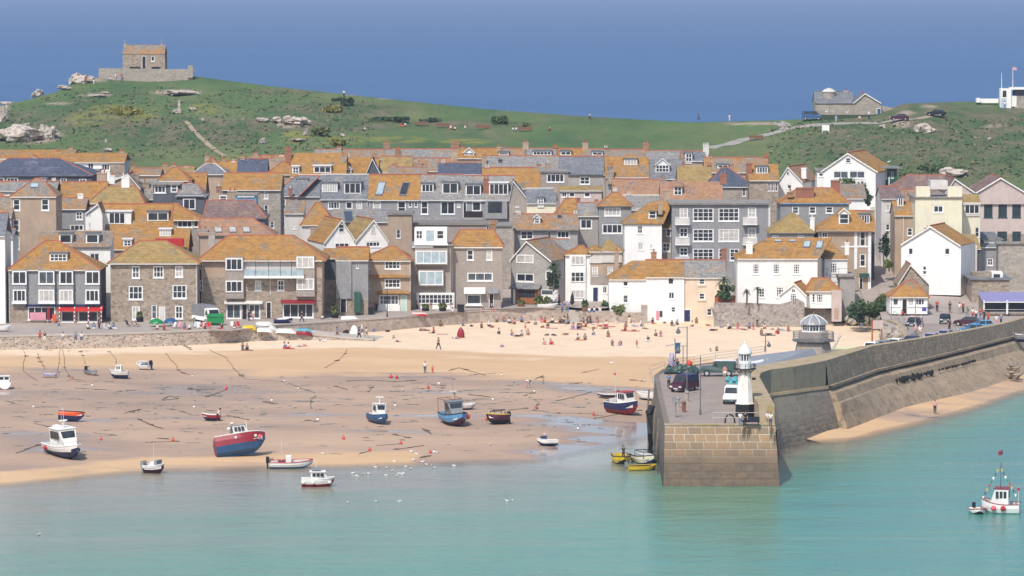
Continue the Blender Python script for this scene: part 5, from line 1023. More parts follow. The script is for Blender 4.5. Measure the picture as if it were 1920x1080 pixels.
# ================= boats
def hull_mesh(L,B,Hh,sheer=.35,bow=.0,flat=.5,n=13,trans=.82,wl=.36):
    """bow towards +x; returns rows of (x,y,z) from one gunwale round the keel to the other"""
    rows=[]
    for i in range(n):
        t=i/(n-1); x=-L/2+L*t
        w=B/2*(trans+(1-trans)*min(1,t*2.2) if t<.45 else (1-((t-.45)/.55)**2.3)**.75) if t<1 else .02
        w=max(.02,w); zg=Hh*(1+sheer*max(0,(t-.3)/.7)**2+.06*(1-t)); zk=0 if t<.72 else Hh*.75*((t-.72)/.28)**2.2
        xs=x+(.0 if t<.72 else 0)
        pr=[(1,zg),(.99,lerp(zk,zg,(1+wl)/2)),(lerp(.8,.98,wl),lerp(zk,zg,wl)),(flat,lerp(zk,zg,.1)),(.03,zk-.0)]
        r=[(xs+ (zg-z)*-.12*(t>.7),w*a,z) for a,z in pr]; r+=[(q[0],-q[1],q[2]) for q in r[::-1]]
        rows.append(r)
    return rows
def boat(lab,px,py,Lpx,head,B=None,Hh=.9,top='white',bot='navy',heel=0,pitch=0,z=None,cat='boat',nm='boat',gun=None,inside='offwhite',ex=(),group=None,pos=None,sheer=.35,flip=False,wl=.36,L=None):
    """head: degrees, 0 = bow to the picture's side +x, 90 = bow away"""
    if pos is not None: p=Vector(pos)
    else: p=UZ(px,py,0) if z==0 else (beach_pt(px,py) if z is None else UZ(px,py,z))
    a=R(head)
    if L is None:
        B_=B or 2.2; L=max(2.2,(Lpx*p.y/F-abs(math.sin(a))*B_*.8)/max(.25,abs(math.cos(a))))
    B=B or L*.36
    root=empty(nm,(p.x,p.y,p.z+(.05 if z!=0 else -.28*Hh)),0,lab,cat,group)
    root.rotation_euler=(Matrix.Rotation(a,3,'Z')@Matrix.Rotation(R(heel),3,'X')@Matrix.Rotation(R(pitch),3,'Y')).to_euler()
    if heel and z!=0: root.location.z+=abs(math.sin(R(heel)))*B*.18
    rows=hull_mesh(L,B,Hh,sheer,wl=wl)
    m=MB(); k=len(rows[0])
    def band(i,j): return 1 if j in (2,3,4,5,6) else 0
    m.grid(rows,band); m.face(rows[0][::-1],0)
    m.build('hull',[top,bot],root,False)
    if flip:
        root.rotation_euler.x+=math.pi; root.location.z+=Hh*1.0
        m=MB(); m.box((-L*.4,-.05,-.06),(L*.3,.05,-.002)); m.build('keel',top,root); return root
    m=MB(); fl=[[ (r[0][0],r[0][1]*.9,r[0][2]*.55),(r[-1][0],r[-1][1]*.9,r[-1][2]*.55)] for r in rows[1:-1]]; m.grid(fl); 
    m.grid([[(r[0][0],r[0][1]*.9,r[0][2]),(r[0][0],r[0][1]*.9,r[0][2]*.55)] for r in rows[1:-1]]); m.grid([[(r[-1][0],r[-1][1]*.9,r[-1][2]*.55),(r[-1][0],r[-1][1]*.9,r[-1][2])] for r in rows[1:-1]]); m.build('inner_deck',inside,root)
    m=MB(); g=[Vector(r[0]) for r in rows]+[Vector(r[-1]) for r in rows[::-1]]; m.path(g,.055*max(1,L/6),0,5); m.build('gunwale',gun or top,root)
    zg=Hh
    for e in ex:
        ty=e[0]; m=MB()
        if ty=='cuddy':   # x0,x1,h,mat
            x0,x1,h,mm=e[1:5]; x0*=L;x1*=L; w=B*.36; o=None
            pts=[(x0,zg*.6),(x0,zg+h),(lerp(x0,x1,.72),zg+h),(x1,zg*1.02)]
            l=[(x,w*(1 if i<3 else .7),zz) for i,(x,zz) in enumerate(pts)]; r=[(x,-y,zz) for x,y,zz in l]
            m.face(l); m.face(r[::-1])
            for i in range(4): j=(i+1)%4; m.face([l[i],r[i],r[j],l[j]])
            o=m.build('wheelhouse',mm,root); roof=MB(); roof.box((x0-.12,-w-.08,zg+h+.003),(lerp(x0,x1,.74)+.1,w+.08,zg+h+.07)); roof.build('cabin_roof',e[5] if len(e)>5 else mm,root)
            nw=3 if (x1-x0)>1.6 else 2; xa,xb=x0+.15,lerp(x0,x1,.70)
            for s in (1,-1):
                for q in range(nw):
                    a0=lerp(xa,xb,q/nw)+.05; a1=lerp(xa,xb,(q+1)/nw)-.05; wb=MB(); wb.box((a0,min(s*w,s*(w+.02)),zg+h*.42),(a1,max(s*w,s*(w+.02)),zg+h*.86)); wb.build('window','glass',o)
            wb=MB(); 
            for q in (0,1): wb.box((x0-.02,-w+.12+q*w,zg+h*.42),(x0,-w+.12+q*w+w*.78,zg+h*.86))
            wb.build('aft_window','glass',o)
            wb=MB(); xx=lerp(x0,x1,.72); d0=Vector((xx,0,zg+h)); d1=Vector((x1,0,zg*1.02)); A=d0.lerp(d1,.12); C=d0.lerp(d1,.5); nn=Vector((.02,0,.03)); wb.face([(A.x+nn.x,-w*.8,A.z+nn.z),(A.x+nn.x,w*.8,A.z+nn.z),(C.x+nn.x,w*.72,C.z+nn.z),(C.x+nn.x,-w*.72,C.z+nn.z)]); wb.build('windscreen','glass',o)
        elif ty=='mast': m.bar((e[1]*L,(e[3] if len(e)>3 else 0),zg*.7),(e[1]*L+(e[4] if len(e)>4 else 0),(e[3] if len(e)>3 else 0),zg+e[2]),.05,0,5,.025); m.build('mast',e[5] if len(e)>5 else 'offwhite',root)
        elif ty=='motor':
            for y in (e[2] if len(e)>2 else (0,)):
                m=MB(); x=-L/2-.22; m.box((x-.18,y-.16,zg*.9),(x+.22,y+.16,zg*.9+.62)); m.box((x-.08,y-.06,-.1),(x+.1,y+.06,zg*.9)); m.bar((x+.2,y,zg+.3),(x+.75,y,zg+.4),.03); m.build('outboard_motor',e[1],root)
        elif ty=='box': m.box((e[1]*L,e[2]*B,zg*e[3]),(e[4]*L,e[5]*B,zg*e[3]+e[6])); m.build(e[8],e[7],root)
        elif ty=='fender':
            for x,s in e[1]:
                m=MB(); i=int((x+.5)*12); y=rows[i][0][1]+.12; m.ball((x*L,s*y,zg*.75),e[3] if len(e)>3 else .22,0,8,6); m.build('fender',e[2],root)
        elif ty=='frame':
            x0,x1,h=e[1]*L,e[2]*L,e[3]; w=B*.4
            for x in (x0,x1): m.path([(x,-w,zg*.9),(x,-w,zg+h),(x,w,zg+h),(x,w,zg*.9)],.045)
            for y in (-w,w,0): m.bar((x0,y,zg+h),(x1,y,zg+h),.04)
            m.build('frame',e[4],root)
        elif ty=='radar':
            m.box((e[1]*L-.15,-.5,zg+e[2]),(e[1]*L+.15,.5,zg+e[2]+.14)); m.bar((e[1]*L,0,zg+e[2]-.9),(e[1]*L,0,zg+e[2]),.06); m.ball((e[1]*L-.4,.3,zg+e[2]-.3),.22); m.build('radar',e[3],root)
        elif ty=='rail':
            P=[(e[1]*L,-B*.4,zg),(e[2]*L,-B*.3,zg*1.2),(L*.47,0,zg*1.35),(e[2]*L,B*.3,zg*1.2),(e[1]*L,B*.4,zg)]; m.path([(x,y,z_+.45) for x,y,z_ in P],.025)
            for q in P: m.bar(q,(q[0],q[1],q[2]+.45),.02)
            m.build('rail','steel',root)
        elif ty=='thwart':
            for q in (-.25,0,.22): m.box((q*L-.12,-B*.42,zg*.75),(q*L+.12,B*.42,zg*.8))
            m.build('thwart',e[1],root)
        elif ty=='flags':
            cs=['redpaint','yellowpaint','bluepaint','white','greenpaint']
            for s in (1,-1):
                a_=Vector((e[1]*L,0,zg+e[2])); c_=Vector((s*L*.47,0,zg*1.25+(.4 if s<0 else 0))); m2=MB(); m2.bar(a_,c_,.012,0,4)
                for q in range(1,9): 
                    w_=a_.lerp(c_,q/9); m2.face([w_,w_+Vector((.28,0,-.02)),w_+Vector((.14,.02,-.36))],q%5)
                m2.build('bunting',cs,root)
    if gun!='none' and z!=0 and not flip:
        m=MB(); m.box((-L*.4,-.04,-.14),(L*.25,.04,.02)); m.build('keel',bot,root)
    return root
boat('white cabin boat cut off at the picture edge on dry sand',8,729,30,100,2.0,.9,'white','white',ex=[('cuddy',-.1,.3,.8,'white')])
boat('tiny grey-blue dinghy lying alone near the mooring chains',91,708,23,170,1.2,.45,'lilac','white',cat='dinghy',nm='dinghy',ex=[('thwart','offwhite')])
boat('small grey dinghy with a dark outboard raised at its stern',171,703,20,-60,1.3,.5,'greypaint','offwhite',cat='dinghy',nm='dinghy',ex=[('motor','black')],L=3.2)
boat('white cabin boat with three square windows and navy keel on sand',223,710,36,178,1.6,.95,'offwhite','navy',heel=2,wl=.5,ex=[('cuddy',-.15,.25,.85,'white'),('mast',.05,2.6)])
boat('white open boat with heaped gear close to the golden sand',271,693,32,150,1.9,.75,'white','white',heel=-14,ex=[('thwart','greypaint'),('motor','black'),('box',-.2,-.2,.7,.1,.2,.35,'greypaint','gear_box')])
boat('orange-red heeled boat with blue bottom and a leaning pole mast',133,791,48,0,1.7,1.0,'orangepaint','navy',heel=-20,pitch=5,sheer=.25,gun='black',wl=.45,ex=[('box',-.46,-.3,.95,-.3,.2,.3,'offwhite','engine_box'),('mast',.36,3.2,.2,.6,'greypaint'),('box',-.4,-.28,.9,-.1,.28,.12,'white','side_deck')])
boat('large white motor cruiser with navy hull and three cabin windows',122,857,72,-62,3.1,1.35,'white','navy',heel=4,wl=.62,cat='cabin boat',nm='cabin_boat',L=8.6,ex=[('cuddy',-.20,.27,2.1,'white'),('box',-.12,-.3,2.5,.1,-.1,.5,'white','life_raft'),('mast',-.1,4.6,.5),('mast',.12,4.2,-.6,.2),('mast',.0,3.0,0,0,'white'),('radar',.02,3.0,'white'),('rail',.1,.35),('fender',((-.35,1),(-.3,-1)),'redpaint',.28),('box',-.56,-.3,.2,-.5,.3,.12,'greypaint','swim_platform')])
boat('white and navy sport boat with twin grey outboards by the waterline',290,889,46,-20,2.0,.95,'white','maroon',wl=.7,ex=[('motor','greypaint',(-.3,.3)),('box',-.15,-.25,.9,.1,.25,.6,'white','console'),('box',.1,-.35,1.0,.25,.35,.7,'greypaint','cover'),('mast',-.05,2.8)])
boat('small red dinghy with a white rim and a man bending at the stern',396,789,35,178,1.5,.7,'crimson','navy',heel=5,cat='dinghy',nm='dinghy',gun='white',ex=[('thwart','white')])
boat('big crimson and blue fishing boat lying over on its bilge',455,856,104,8,3.2,2.05,'crimson','bluepaint',heel=-30,pitch=-8,sheer=.2,wl=.42,cat='fishing boat',nm='fishing_boat',gun='white',ex=[('cuddy',-.12,.2,1.25,'offwhite','greypaint'),('radar',-.1,1.9,'white'),('fender',((-.1,-1),(.28,-1)),'offwhite',.2),('fender',((.36,-1),),'buoypink',.2),('rail',.22,.4),('mast',.16,2.2,-.2,.1,'white'),('box',-.3,-.35,1.0,-.14,.3,.3,'white','fish_hold')])
boat('white and pale blue speedboat with two dark outboards on wet sand',546,879,84,4,2.1,.8,'white','skyblue',heel=4,gun='redpaint',cat='speedboat',nm='speedboat',ex=[('motor','black',(-.4,.4)),('box',-.12,-.22,.95,.0,.22,.75,'white','console'),('box',-.3,-.3,.8,-.14,.3,.3,'crimson','seat'),('mast',-.22,2.9)])
boat('little crimson-hulled white cabin boat afloat among the gulls',596,912,64,4,2.1,1.2,'white','crimson',z=0,wl=.68,sheer=.2,cat='cabin boat',nm='cabin_boat',ex=[('cuddy',-.22,.36,.85,'white'),('box',-.2,-.25,1.95,.08,.25,.14,'greypaint','roof_hatch'),('mast',-.05,2.4),('fender',((-.45,-1),(-.15,-1),(.35,-1)),'chalk',.2)])
boat('small blue boat with white wheelhouse and red buoys at its side',709,794,37,-65,1.9,1.0,'bluepaint','bluepaint',heel=-3,ex=[('cuddy',-.1,.22,1.5,'white'),('fender',((-.2,1),(.0,1)),'buoyred',.3),('box',-.4,-.3,.95,-.15,.3,.3,'offwhite','fish_box'),('radar',.02,2.3,'white')],L=4.6)
boat('sky-blue fishing boat with rusty deck frame and pink buoys',853,797,58,-72,2.9,1.35,'skyblue','maroon',heel=4,cat='fishing boat',nm='fishing_boat',gun='black',L=7,ex=[('frame',-.45,.0,1.9,'rust'),('cuddy',-.1,.2,1.7,'greypaint'),('fender',((.05,1),(.18,1)),'buoyred',.36),('mast',.0,5.2,0,0,'greypaint'),('radar',.0,2.9,'offwhite')])
boat('pale dinghy tucked behind the sky-blue fishing boat',876,768,24,15,1.3,.6,'offwhite','navy',heel=6,cat='dinghy',nm='dinghy')
boat('dark brown boat with a yellow stripe keeling beside the blue one',933,796,48,200,1.9,1.0,'maroon','black',heel=14,gun='yellowpaint',ex=[('frame',-.3,.2,.7,'black'),('motor','black'),('box',-.3,-.3,.8,.15,.3,.3,'offwhite','gear_heap'),('fender',((.42,-1),),'orangepaint',.26)])
boat('small white day boat with blue cover lying at the water edge',1026,836,42,190,1.6,.65,'white','navy',heel=5,ex=[('cuddy',.05,.35,.45,'bluepaint'),('fender',((-.1,-1),),'redpaint',.16)])
boat('blue, white and red fishing boat with flagged mast near the pier',1169,777,54,-48,2.4,1.5,'navy','crimson',heel=2,wl=.4,cat='fishing boat',nm='fishing_boat',gun='white',L=5.6,ex=[('cuddy',-.05,.3,1.5,'white','redpaint'),('mast',-.25,5.6,0,-.3,'offwhite'),('box',-.35,-.3,1.0,-.12,.3,.5,'offwhite','engine_casing'),('fender',((-.28,1),),'buoypink',.3),('box',-.3,-.02,3.4,-.24,.03,.3,'buoypink','flag')])
boat('low black-hulled dinghy behind the blue fishing boat',1138,747,38,175,1.3,.5,'black','greypaint',cat='dinghy',nm='dinghy',gun='offwhite',ex=[('motor','black')])
boat('white dinghy with black-green stern tucked against the pier wall',1213,750,26,150,1.6,.8,'white','darkgreen',heel=-8,cat='dinghy',nm='dinghy',L=2.9)
boat('bright yellow boat afloat with a dark figure standing in it',1165,867,30,-85,2.3,1.1,'yellowpaint','black',z=0,sheer=.2,inside='greypaint',gun='black',L=5.6,ex=[('mast',-.35,2.0,-.6,0,'steel'),('thwart','offwhite')])
boat('black and cream boat loaded with pale gear moored at the pier',1211,868,42,-70,2.6,1.15,'cream','navy',z=0,gun='black',L=5.2,inside='greypaint',ex=[('frame',-.2,.35,.7,'black'),('box',-.3,-.3,.9,.0,.3,.35,'offwhite','gear_heap'),('box',.05,-.3,.95,.3,.25,.3,'chalk','gear_heap'),('fender',((-.2,1),(.1,1)),'buoypink',.3)])
boat('yellow inflatable boat with outboard in front of the cream boat',1204,881,58,10,2.0,.6,'yellowpaint','darkgreen',z=0,gun='yellowpaint',inside='black',cat='inflatable',nm='inflatable_boat',ex=[('motor','greypaint'),('fender',((.3,1),(.42,1)),'buoypink',.3)])
boat('white harbour boat with crimson cabin top and rows of bunting',1876,961,80,168,3.0,1.35,'white','white',z=0,sheer=.45,cat='motor boat',nm='motor_boat',gun='crimson',ex=[('cuddy',-.22,.26,1.7,'white','crimson'),('mast',.0,4.6,0,0,'navy'),('flags',0,4.2),('fender',((.15,1),(.15,-1)),'buoypink',.3),('fender',((-.1,1),(-.1,-1)),'redpaint',.3),('mast',-.46,1.9,0,0,'offwhite'),('box',-.49,-.02,2.1,-.42,.02,.3,'redpaint','ensign'),('box',-.03,-.3,5.0,.05,.3,.4,'crimson','flag')])
boat('little white tender with black outboard tied to the bunting boat',1832,962,27,-84,1.7,.6,'white','black',z=0,cat='tender',nm='tender',L=2.9,ex=[('motor','black')],gun='redpaint')
# craft drawn up on the quay and slip
def qb(lab,px,py,z,Lpx,head,**k):
    p=UZ(px,py,z); p.z=z; return boat(lab,px,py,Lpx,head,pos=p,**k)
qb('navy rowing boat with white cover parked on the wharf',531,607,4.55,36,3,B=1.6,Hh=.6,top='navy',bot='navy',ex=[('box',-.3,-.35,.9,.3,.35,.3,'white','boat_cover')],cat='rowing boat',nm='rowing_boat')
qb('yellow upturned dinghy at the top of the slipway',468,618,4.3,26,2,B=1.3,Hh=.55,top='yellowpaint',bot='yellowpaint',flip=True,cat='dinghy',nm='dinghy')
for k,(x,y,z,w,lb) in enumerate([(497,611,4.35,36,'upper white upturned dinghy stacked beside the yellow one'),(500,617,4.1,38,'middle white upturned dinghy beside the yellow one'),(497,622,3.95,30,'lowest white upturned dinghy on the slipway edge'),(536,624,3.65,40,'long white upturned dinghy half way down the slipway'),(522,615,4.0,26,'short white upturned dinghy behind the long one')]):
    qb(lb,x,y,z,w,[5,-4,2,-8,6][k],B=1.4,Hh=.55,top='white',bot='offwhite',flip=True,cat='dinghy',nm='dinghy',group='dinghies laid up on the slipway')
qb('blue and red upturned rowing boat at the foot of the slipway',572,627,3.35,32,-10,B=1.9,Hh=.9,top='crimson',bot='aqua',flip=True,cat='rowing boat',nm='rowing_boat')
qb('white upturned boat beside the potted shrub on the wharf',656,600,4.55,33,3,B=1.4,Hh=.5,top='white',bot='white',flip=True,cat='dinghy',nm='dinghy')
qb('pink-red upturned boat lying below the townhouse planters',787,592,4.55,30,3,B=1.3,Hh=.5,top='redpaint',bot='offwhite',flip=True,cat='dinghy',nm='dinghy')
qb('white rowing boat on chocks near the wharf steps',1027,579,4.55,40,8,B=1.6,Hh=.6,top='white',bot='white',cat='rowing boat',nm='rowing_boat',ex=[('thwart','offwhite')])
qb('white boat with covered deck beside the slate house at the picture edge',4,622,4.55,34,2,B=1.5,Hh=.7,top='white',bot='white',nm='dinghy',cat='dinghy')
qb('dark boat hauled up among rocks beyond the parapet end',1912,640,4.2,30,150,B=1.8,Hh=.9,top='greypaint',bot='navy')
# ================= vehicles
def vehicle(lab,px,py,head,kind='car',paint='carblue',z=None,pos=None,cat='car',nm='car',roof=None,ex=()):
    p=Vector(pos) if pos else UZ(px,py,z)
    root=empty(nm,p,R(head),lab,cat)
    if kind=='car': L,W,prof=4.1,1.7,[(-2.05,.35),(-2.05,.85),(-1.75,.95),(-1.2,1.42),(.2,1.45),(.95,.98),(1.9,.82),(2.05,.6),(2.05,.3)]; gl=(-1.5,.75,.95,1.38)
    elif kind=='van': L,W,prof=4.7,1.85,[(-2.35,.35),(-2.35,1.9),(-2.2,2.0),(.9,2.0),(1.6,1.2),(2.25,1.0),(2.35,.6),(2.35,.35)]; gl=(-2.0,1.3,1.2,1.8)
    elif kind=='jeep': L,W,prof=4.6,1.8,[(-2.3,.5),(-2.3,1.95),(-2.2,2.02),(.45,2.02),(.75,1.3),(2.1,1.22),(2.2,1.1),(2.25,.5)]; gl=(.0,.55,1.3,1.85)
    elif kind=='truck': L,W,prof=6.5,2.1,[(-3.2,.6),(-3.2,1.2),(1.4,1.2),(1.4,2.4),(1.6,2.5),(2.7,2.4),(3.2,1.4),(3.25,.5)]; gl=(1.7,2.7,1.45,2.2)
    m=MB(); l=[(x,W/2-(.12 if zz>1.1 else 0),zz) for x,zz in prof]; r=[(x,-y,zz) for x,y,zz in l]; m.face(l[::-1]); m.face(r)
    for i in range(len(prof)): j=(i+1)%len(prof); m.face([l[i],l[j],r[j],r[i]])
    body=m.build('body',paint,root); 
    if roof:
        zt=max(q[1] for q in prof); xs=[q[0] for q in prof if q[1]>zt-.12]; m=MB(); m.box((min(xs)-.05,-W/2+.05,zt+.002),(max(xs)+.05,W/2-.05,zt+.06)); m.build('roof',roof,root)
    x0,x1,z0,z1=gl
    for s in (1,-1):
        for a,c in ((x0,lerp(x0,x1,.47)),(lerp(x0,x1,.53),x1)):
            m=MB(); y=s*(W/2-.10); m.face([(a+.25*(a==x0),y+s*.02,z1),(c-.35*(c==x1),y+s*.02,z1),(c,y+s*.115 if kind=='car' else y+s*.02,z0),(a,y+s*.115 if kind=='car' else y+s*.02,z0)]); m.build('side_window','glass',root)
        for xx in (-L*.31,L*.31):
            m=MB(); rr_=.33 if kind in('car','van') else .42; m.bar((xx,s*(W/2-.2),rr_),(xx,s*(W/2+.02),rr_),rr_,0,14); wh=m.build('wheel','rubber',root); m=MB(); m.bar((xx,s*(W/2+.02),rr_),(xx,s*(W/2+.04),rr_),rr_*.55,0,10); m.build('rim','steel',wh)
        m=MB(); m.box((L/2-.04,s*W*.34-.17,.62),(L/2+.03,s*W*.34+.17,.8)); m.build('headlight','chalk',root)
    # windscreens lie on the sloping profile edges
    def glassq(i,t0,t1,name):
        a,c=Vector((prof[i][0],0,prof[i][1])),Vector((prof[i+1][0],0,prof[i+1][1])); A=a.lerp(c,t0);C=a.lerp(c,t1); d=(c-a); n=Vector((-d.z,0,d.x)).normalized()*.025
        m=MB(); m.face([(A.x+n.x,-W/2+.24,A.z+n.z),(C.x+n.x,-W/2+.18,C.z+n.z),(C.x+n.x,W/2-.18,C.z+n.z),(A.x+n.x,W/2-.24,A.z+n.z)]); m.build(name,'glass',root)
    if kind=='car': glassq(4,.1,.92,'windscreen'); glassq(2,.1,.85,'rear_window')
    if kind=='van': glassq(3,.1,.92,'windscreen')
    if kind=='jeep': glassq(3,.1,.9,'windscreen')
    if kind=='truck': glassq(5,.1,.9,'windscreen')
    m=MB(); m.box((L/2,-.28,.42),(L/2+.03,.28,.54)); m.build('number_plate','chalk',root)
    if kind=='jeep': m=MB(); m.bar((L/2-.1,-.6,.75),(L/2+.1,-.6,.75),.1); m.box((L/2,-.8,.5),(L/2+.15,.8,.66)); m.build('bumper','black',root)
    for e in ex: m=MB(); m.box(e[0],e[1]); m.build(e[3],e[2],root)
    return root
vehicle('dark maroon and navy van parked at the inner edge of the pier',1283,733,-120,'van','maroon',6.92,cat='van',nm='van',ex=[((-2.2,-.9,1.2),(.4,.9,2.06),'navy','upper_body')])
vehicle('green off-road vehicle with white roof beside the pier railing',1346,705,176,'jeep','olive',6.9,cat='off-road car',nm='off_road_car',roof='frame')
vehicle('white minivan with dark windscreen parked behind the lighthouse',1372,755,-97,'van','white',6.92,cat='van',nm='van',ex=[((2.2,-.92,.35),(2.38,.92,.62),'teal','bumper')])
vehicle('black car driving towards the pier down the wharf road',1772,606,-96,'car','carblack',5.25)
vehicle('black car parked beside the low lodge railings',1713,613,-105,'car','carblack',5.1)
vehicle('dark red estate car beside the crowd at the parapet',1814,611,160,'car','maroon',5.3,roof='greypaint')
vehicle('bright blue car parked behind the parapet near the shore end',1823,626,192,'car','carblue',5.3)
vehicle('pale blue car nearest the crowd at the shore end',1840,618,195,'car','skyblue',5.4)
for k,(x,y,pt,lb) in enumerate([(1638,660,'white','white car roof showing over the parapet nearest the yellow booth'),(1657,657,'greypaint','silver-grey car second from the yellow booth'),(1682,653,'white','white car with large rear window parked along the pier'),(1712,648,'navy','navy car roof showing over the parapet beside the dark mooring stone'),(1748,642,'lilac','pale lilac car roof showing over the parapet'),(1774,636,'lilac','small silver car parked short of the bright blue car')]):
    q=hit(x,y,lambda X,Y:interp(ODZ,Y),560); vehicle(lb,x,y,62+k,'car',pt,pos=q)
def hillcar(lab,px,py,head,kind,paint,**k):
    p=hill_pt(px,py); p.z+=.15; vehicle(lab,px,py,head,kind,paint,pos=p,**k)
hillcar('blue van parked beside the stone coastguard house on the headland',1523,226,-8,'van','bluepaint',cat='van',nm='van')
hillcar('dark purple-red car on the headland road by the blue door',1686,227,180,'car','maroon')
hillcar('black car half hidden in the hollow beyond the headland road',1756,219,150,'car','carblack')
vehicle('white-cabbed lorry squeezed between the stone house and balcony house',386,606,-60,'truck','white',4.6,cat='lorry',nm='lorry',ex=[((-3.2,-1,1.25),(1.3,1,2.9),'greypaint','load_body')])
b=MB(); b.box((-1.3,-.6,.35),(1.3,.6,1.5)); slab(b,[(-1.4,-.7,1.5),(1.4,-.7,1.5),(1.2,.6,1.8),(-1.2,.6,1.8)]); o=b.build('refuse_skip','greenpaint'); o.location=UZ(404,610,4.6); tag(o,'bright green covered skip in front of the white lorry','skip')
# ================= people
def skin(name,J,E,rad,root,sub=1,mt='skinA'):
    me=bpy.data.meshes.new(name); ks=list(J); me.from_pydata([J[k] for k in ks],[(ks.index(a),ks.index(c)) for a,c in E],[])
    o=bpy.data.objects.new('tmp',me); col.objects.link(o); o.modifiers.new('s','SKIN')
    for i,k in enumerate(ks): r=rad[k] if k in rad else .05; me.skin_vertices[0].data[i].radius=(r,r)
    me.skin_vertices[0].data[ks.index(root)].use_root=True
    if sub: sb=o.modifiers.new('u','SUBSURF'); sb.levels=sub; sb.render_levels=sub
    dg=bpy.context.evaluated_depsgraph_get(); r=bpy.data.meshes.new_from_object(o.evaluated_get(dg)); r.name=name
    bpy.data.objects.remove(o); bpy.data.meshes.remove(me); r.materials.clear(); r.materials.append(MT[mt]); 
    r.polygons.foreach_set('use_smooth',[True]*len(r.polygons)); return r
for n,c in dict(skinA=(.55,.31,.21),hair=(.05,.03,.02),hairfair=(.35,.24,.12),jeans=(.07,.10,.19),beige=(.45,.38,.28),pinkcloth=(.72,.36,.42),redcloth=(.55,.04,.05),darkcloth=(.03,.03,.045),whitecloth=(.8,.79,.77),bluecloth=(.12,.22,.45),greycloth=(.25,.25,.27),greencloth=(.08,.22,.12),lilaccloth=(.4,.34,.55),orangecloth=(.65,.18,.05),browncloth=(.2,.11,.07),palebluecloth=(.45,.56,.68)).items(): mat(n,c,tuple(x*.85 for x in c),2)
RAD=dict(pel=.13,bel=.12,ch=.135,nk=.055,hd0=.085,hd=.098,hd1=.07,ns=.018)
for s in 'LR': RAD.update({s+'sh':.06,s+'el':.042,s+'wr':.028,s+'pm':.032,s+'hp':.085,s+'kn':.058,s+'an':.038,s+'ft':.038,s+'to':.028}); RAD.update({s+'f%d'%i:.0095 for i in range(4)}); RAD.update({s+'g%d'%i:.009 for i in range(4)}); RAD.update({s+'th':.011})
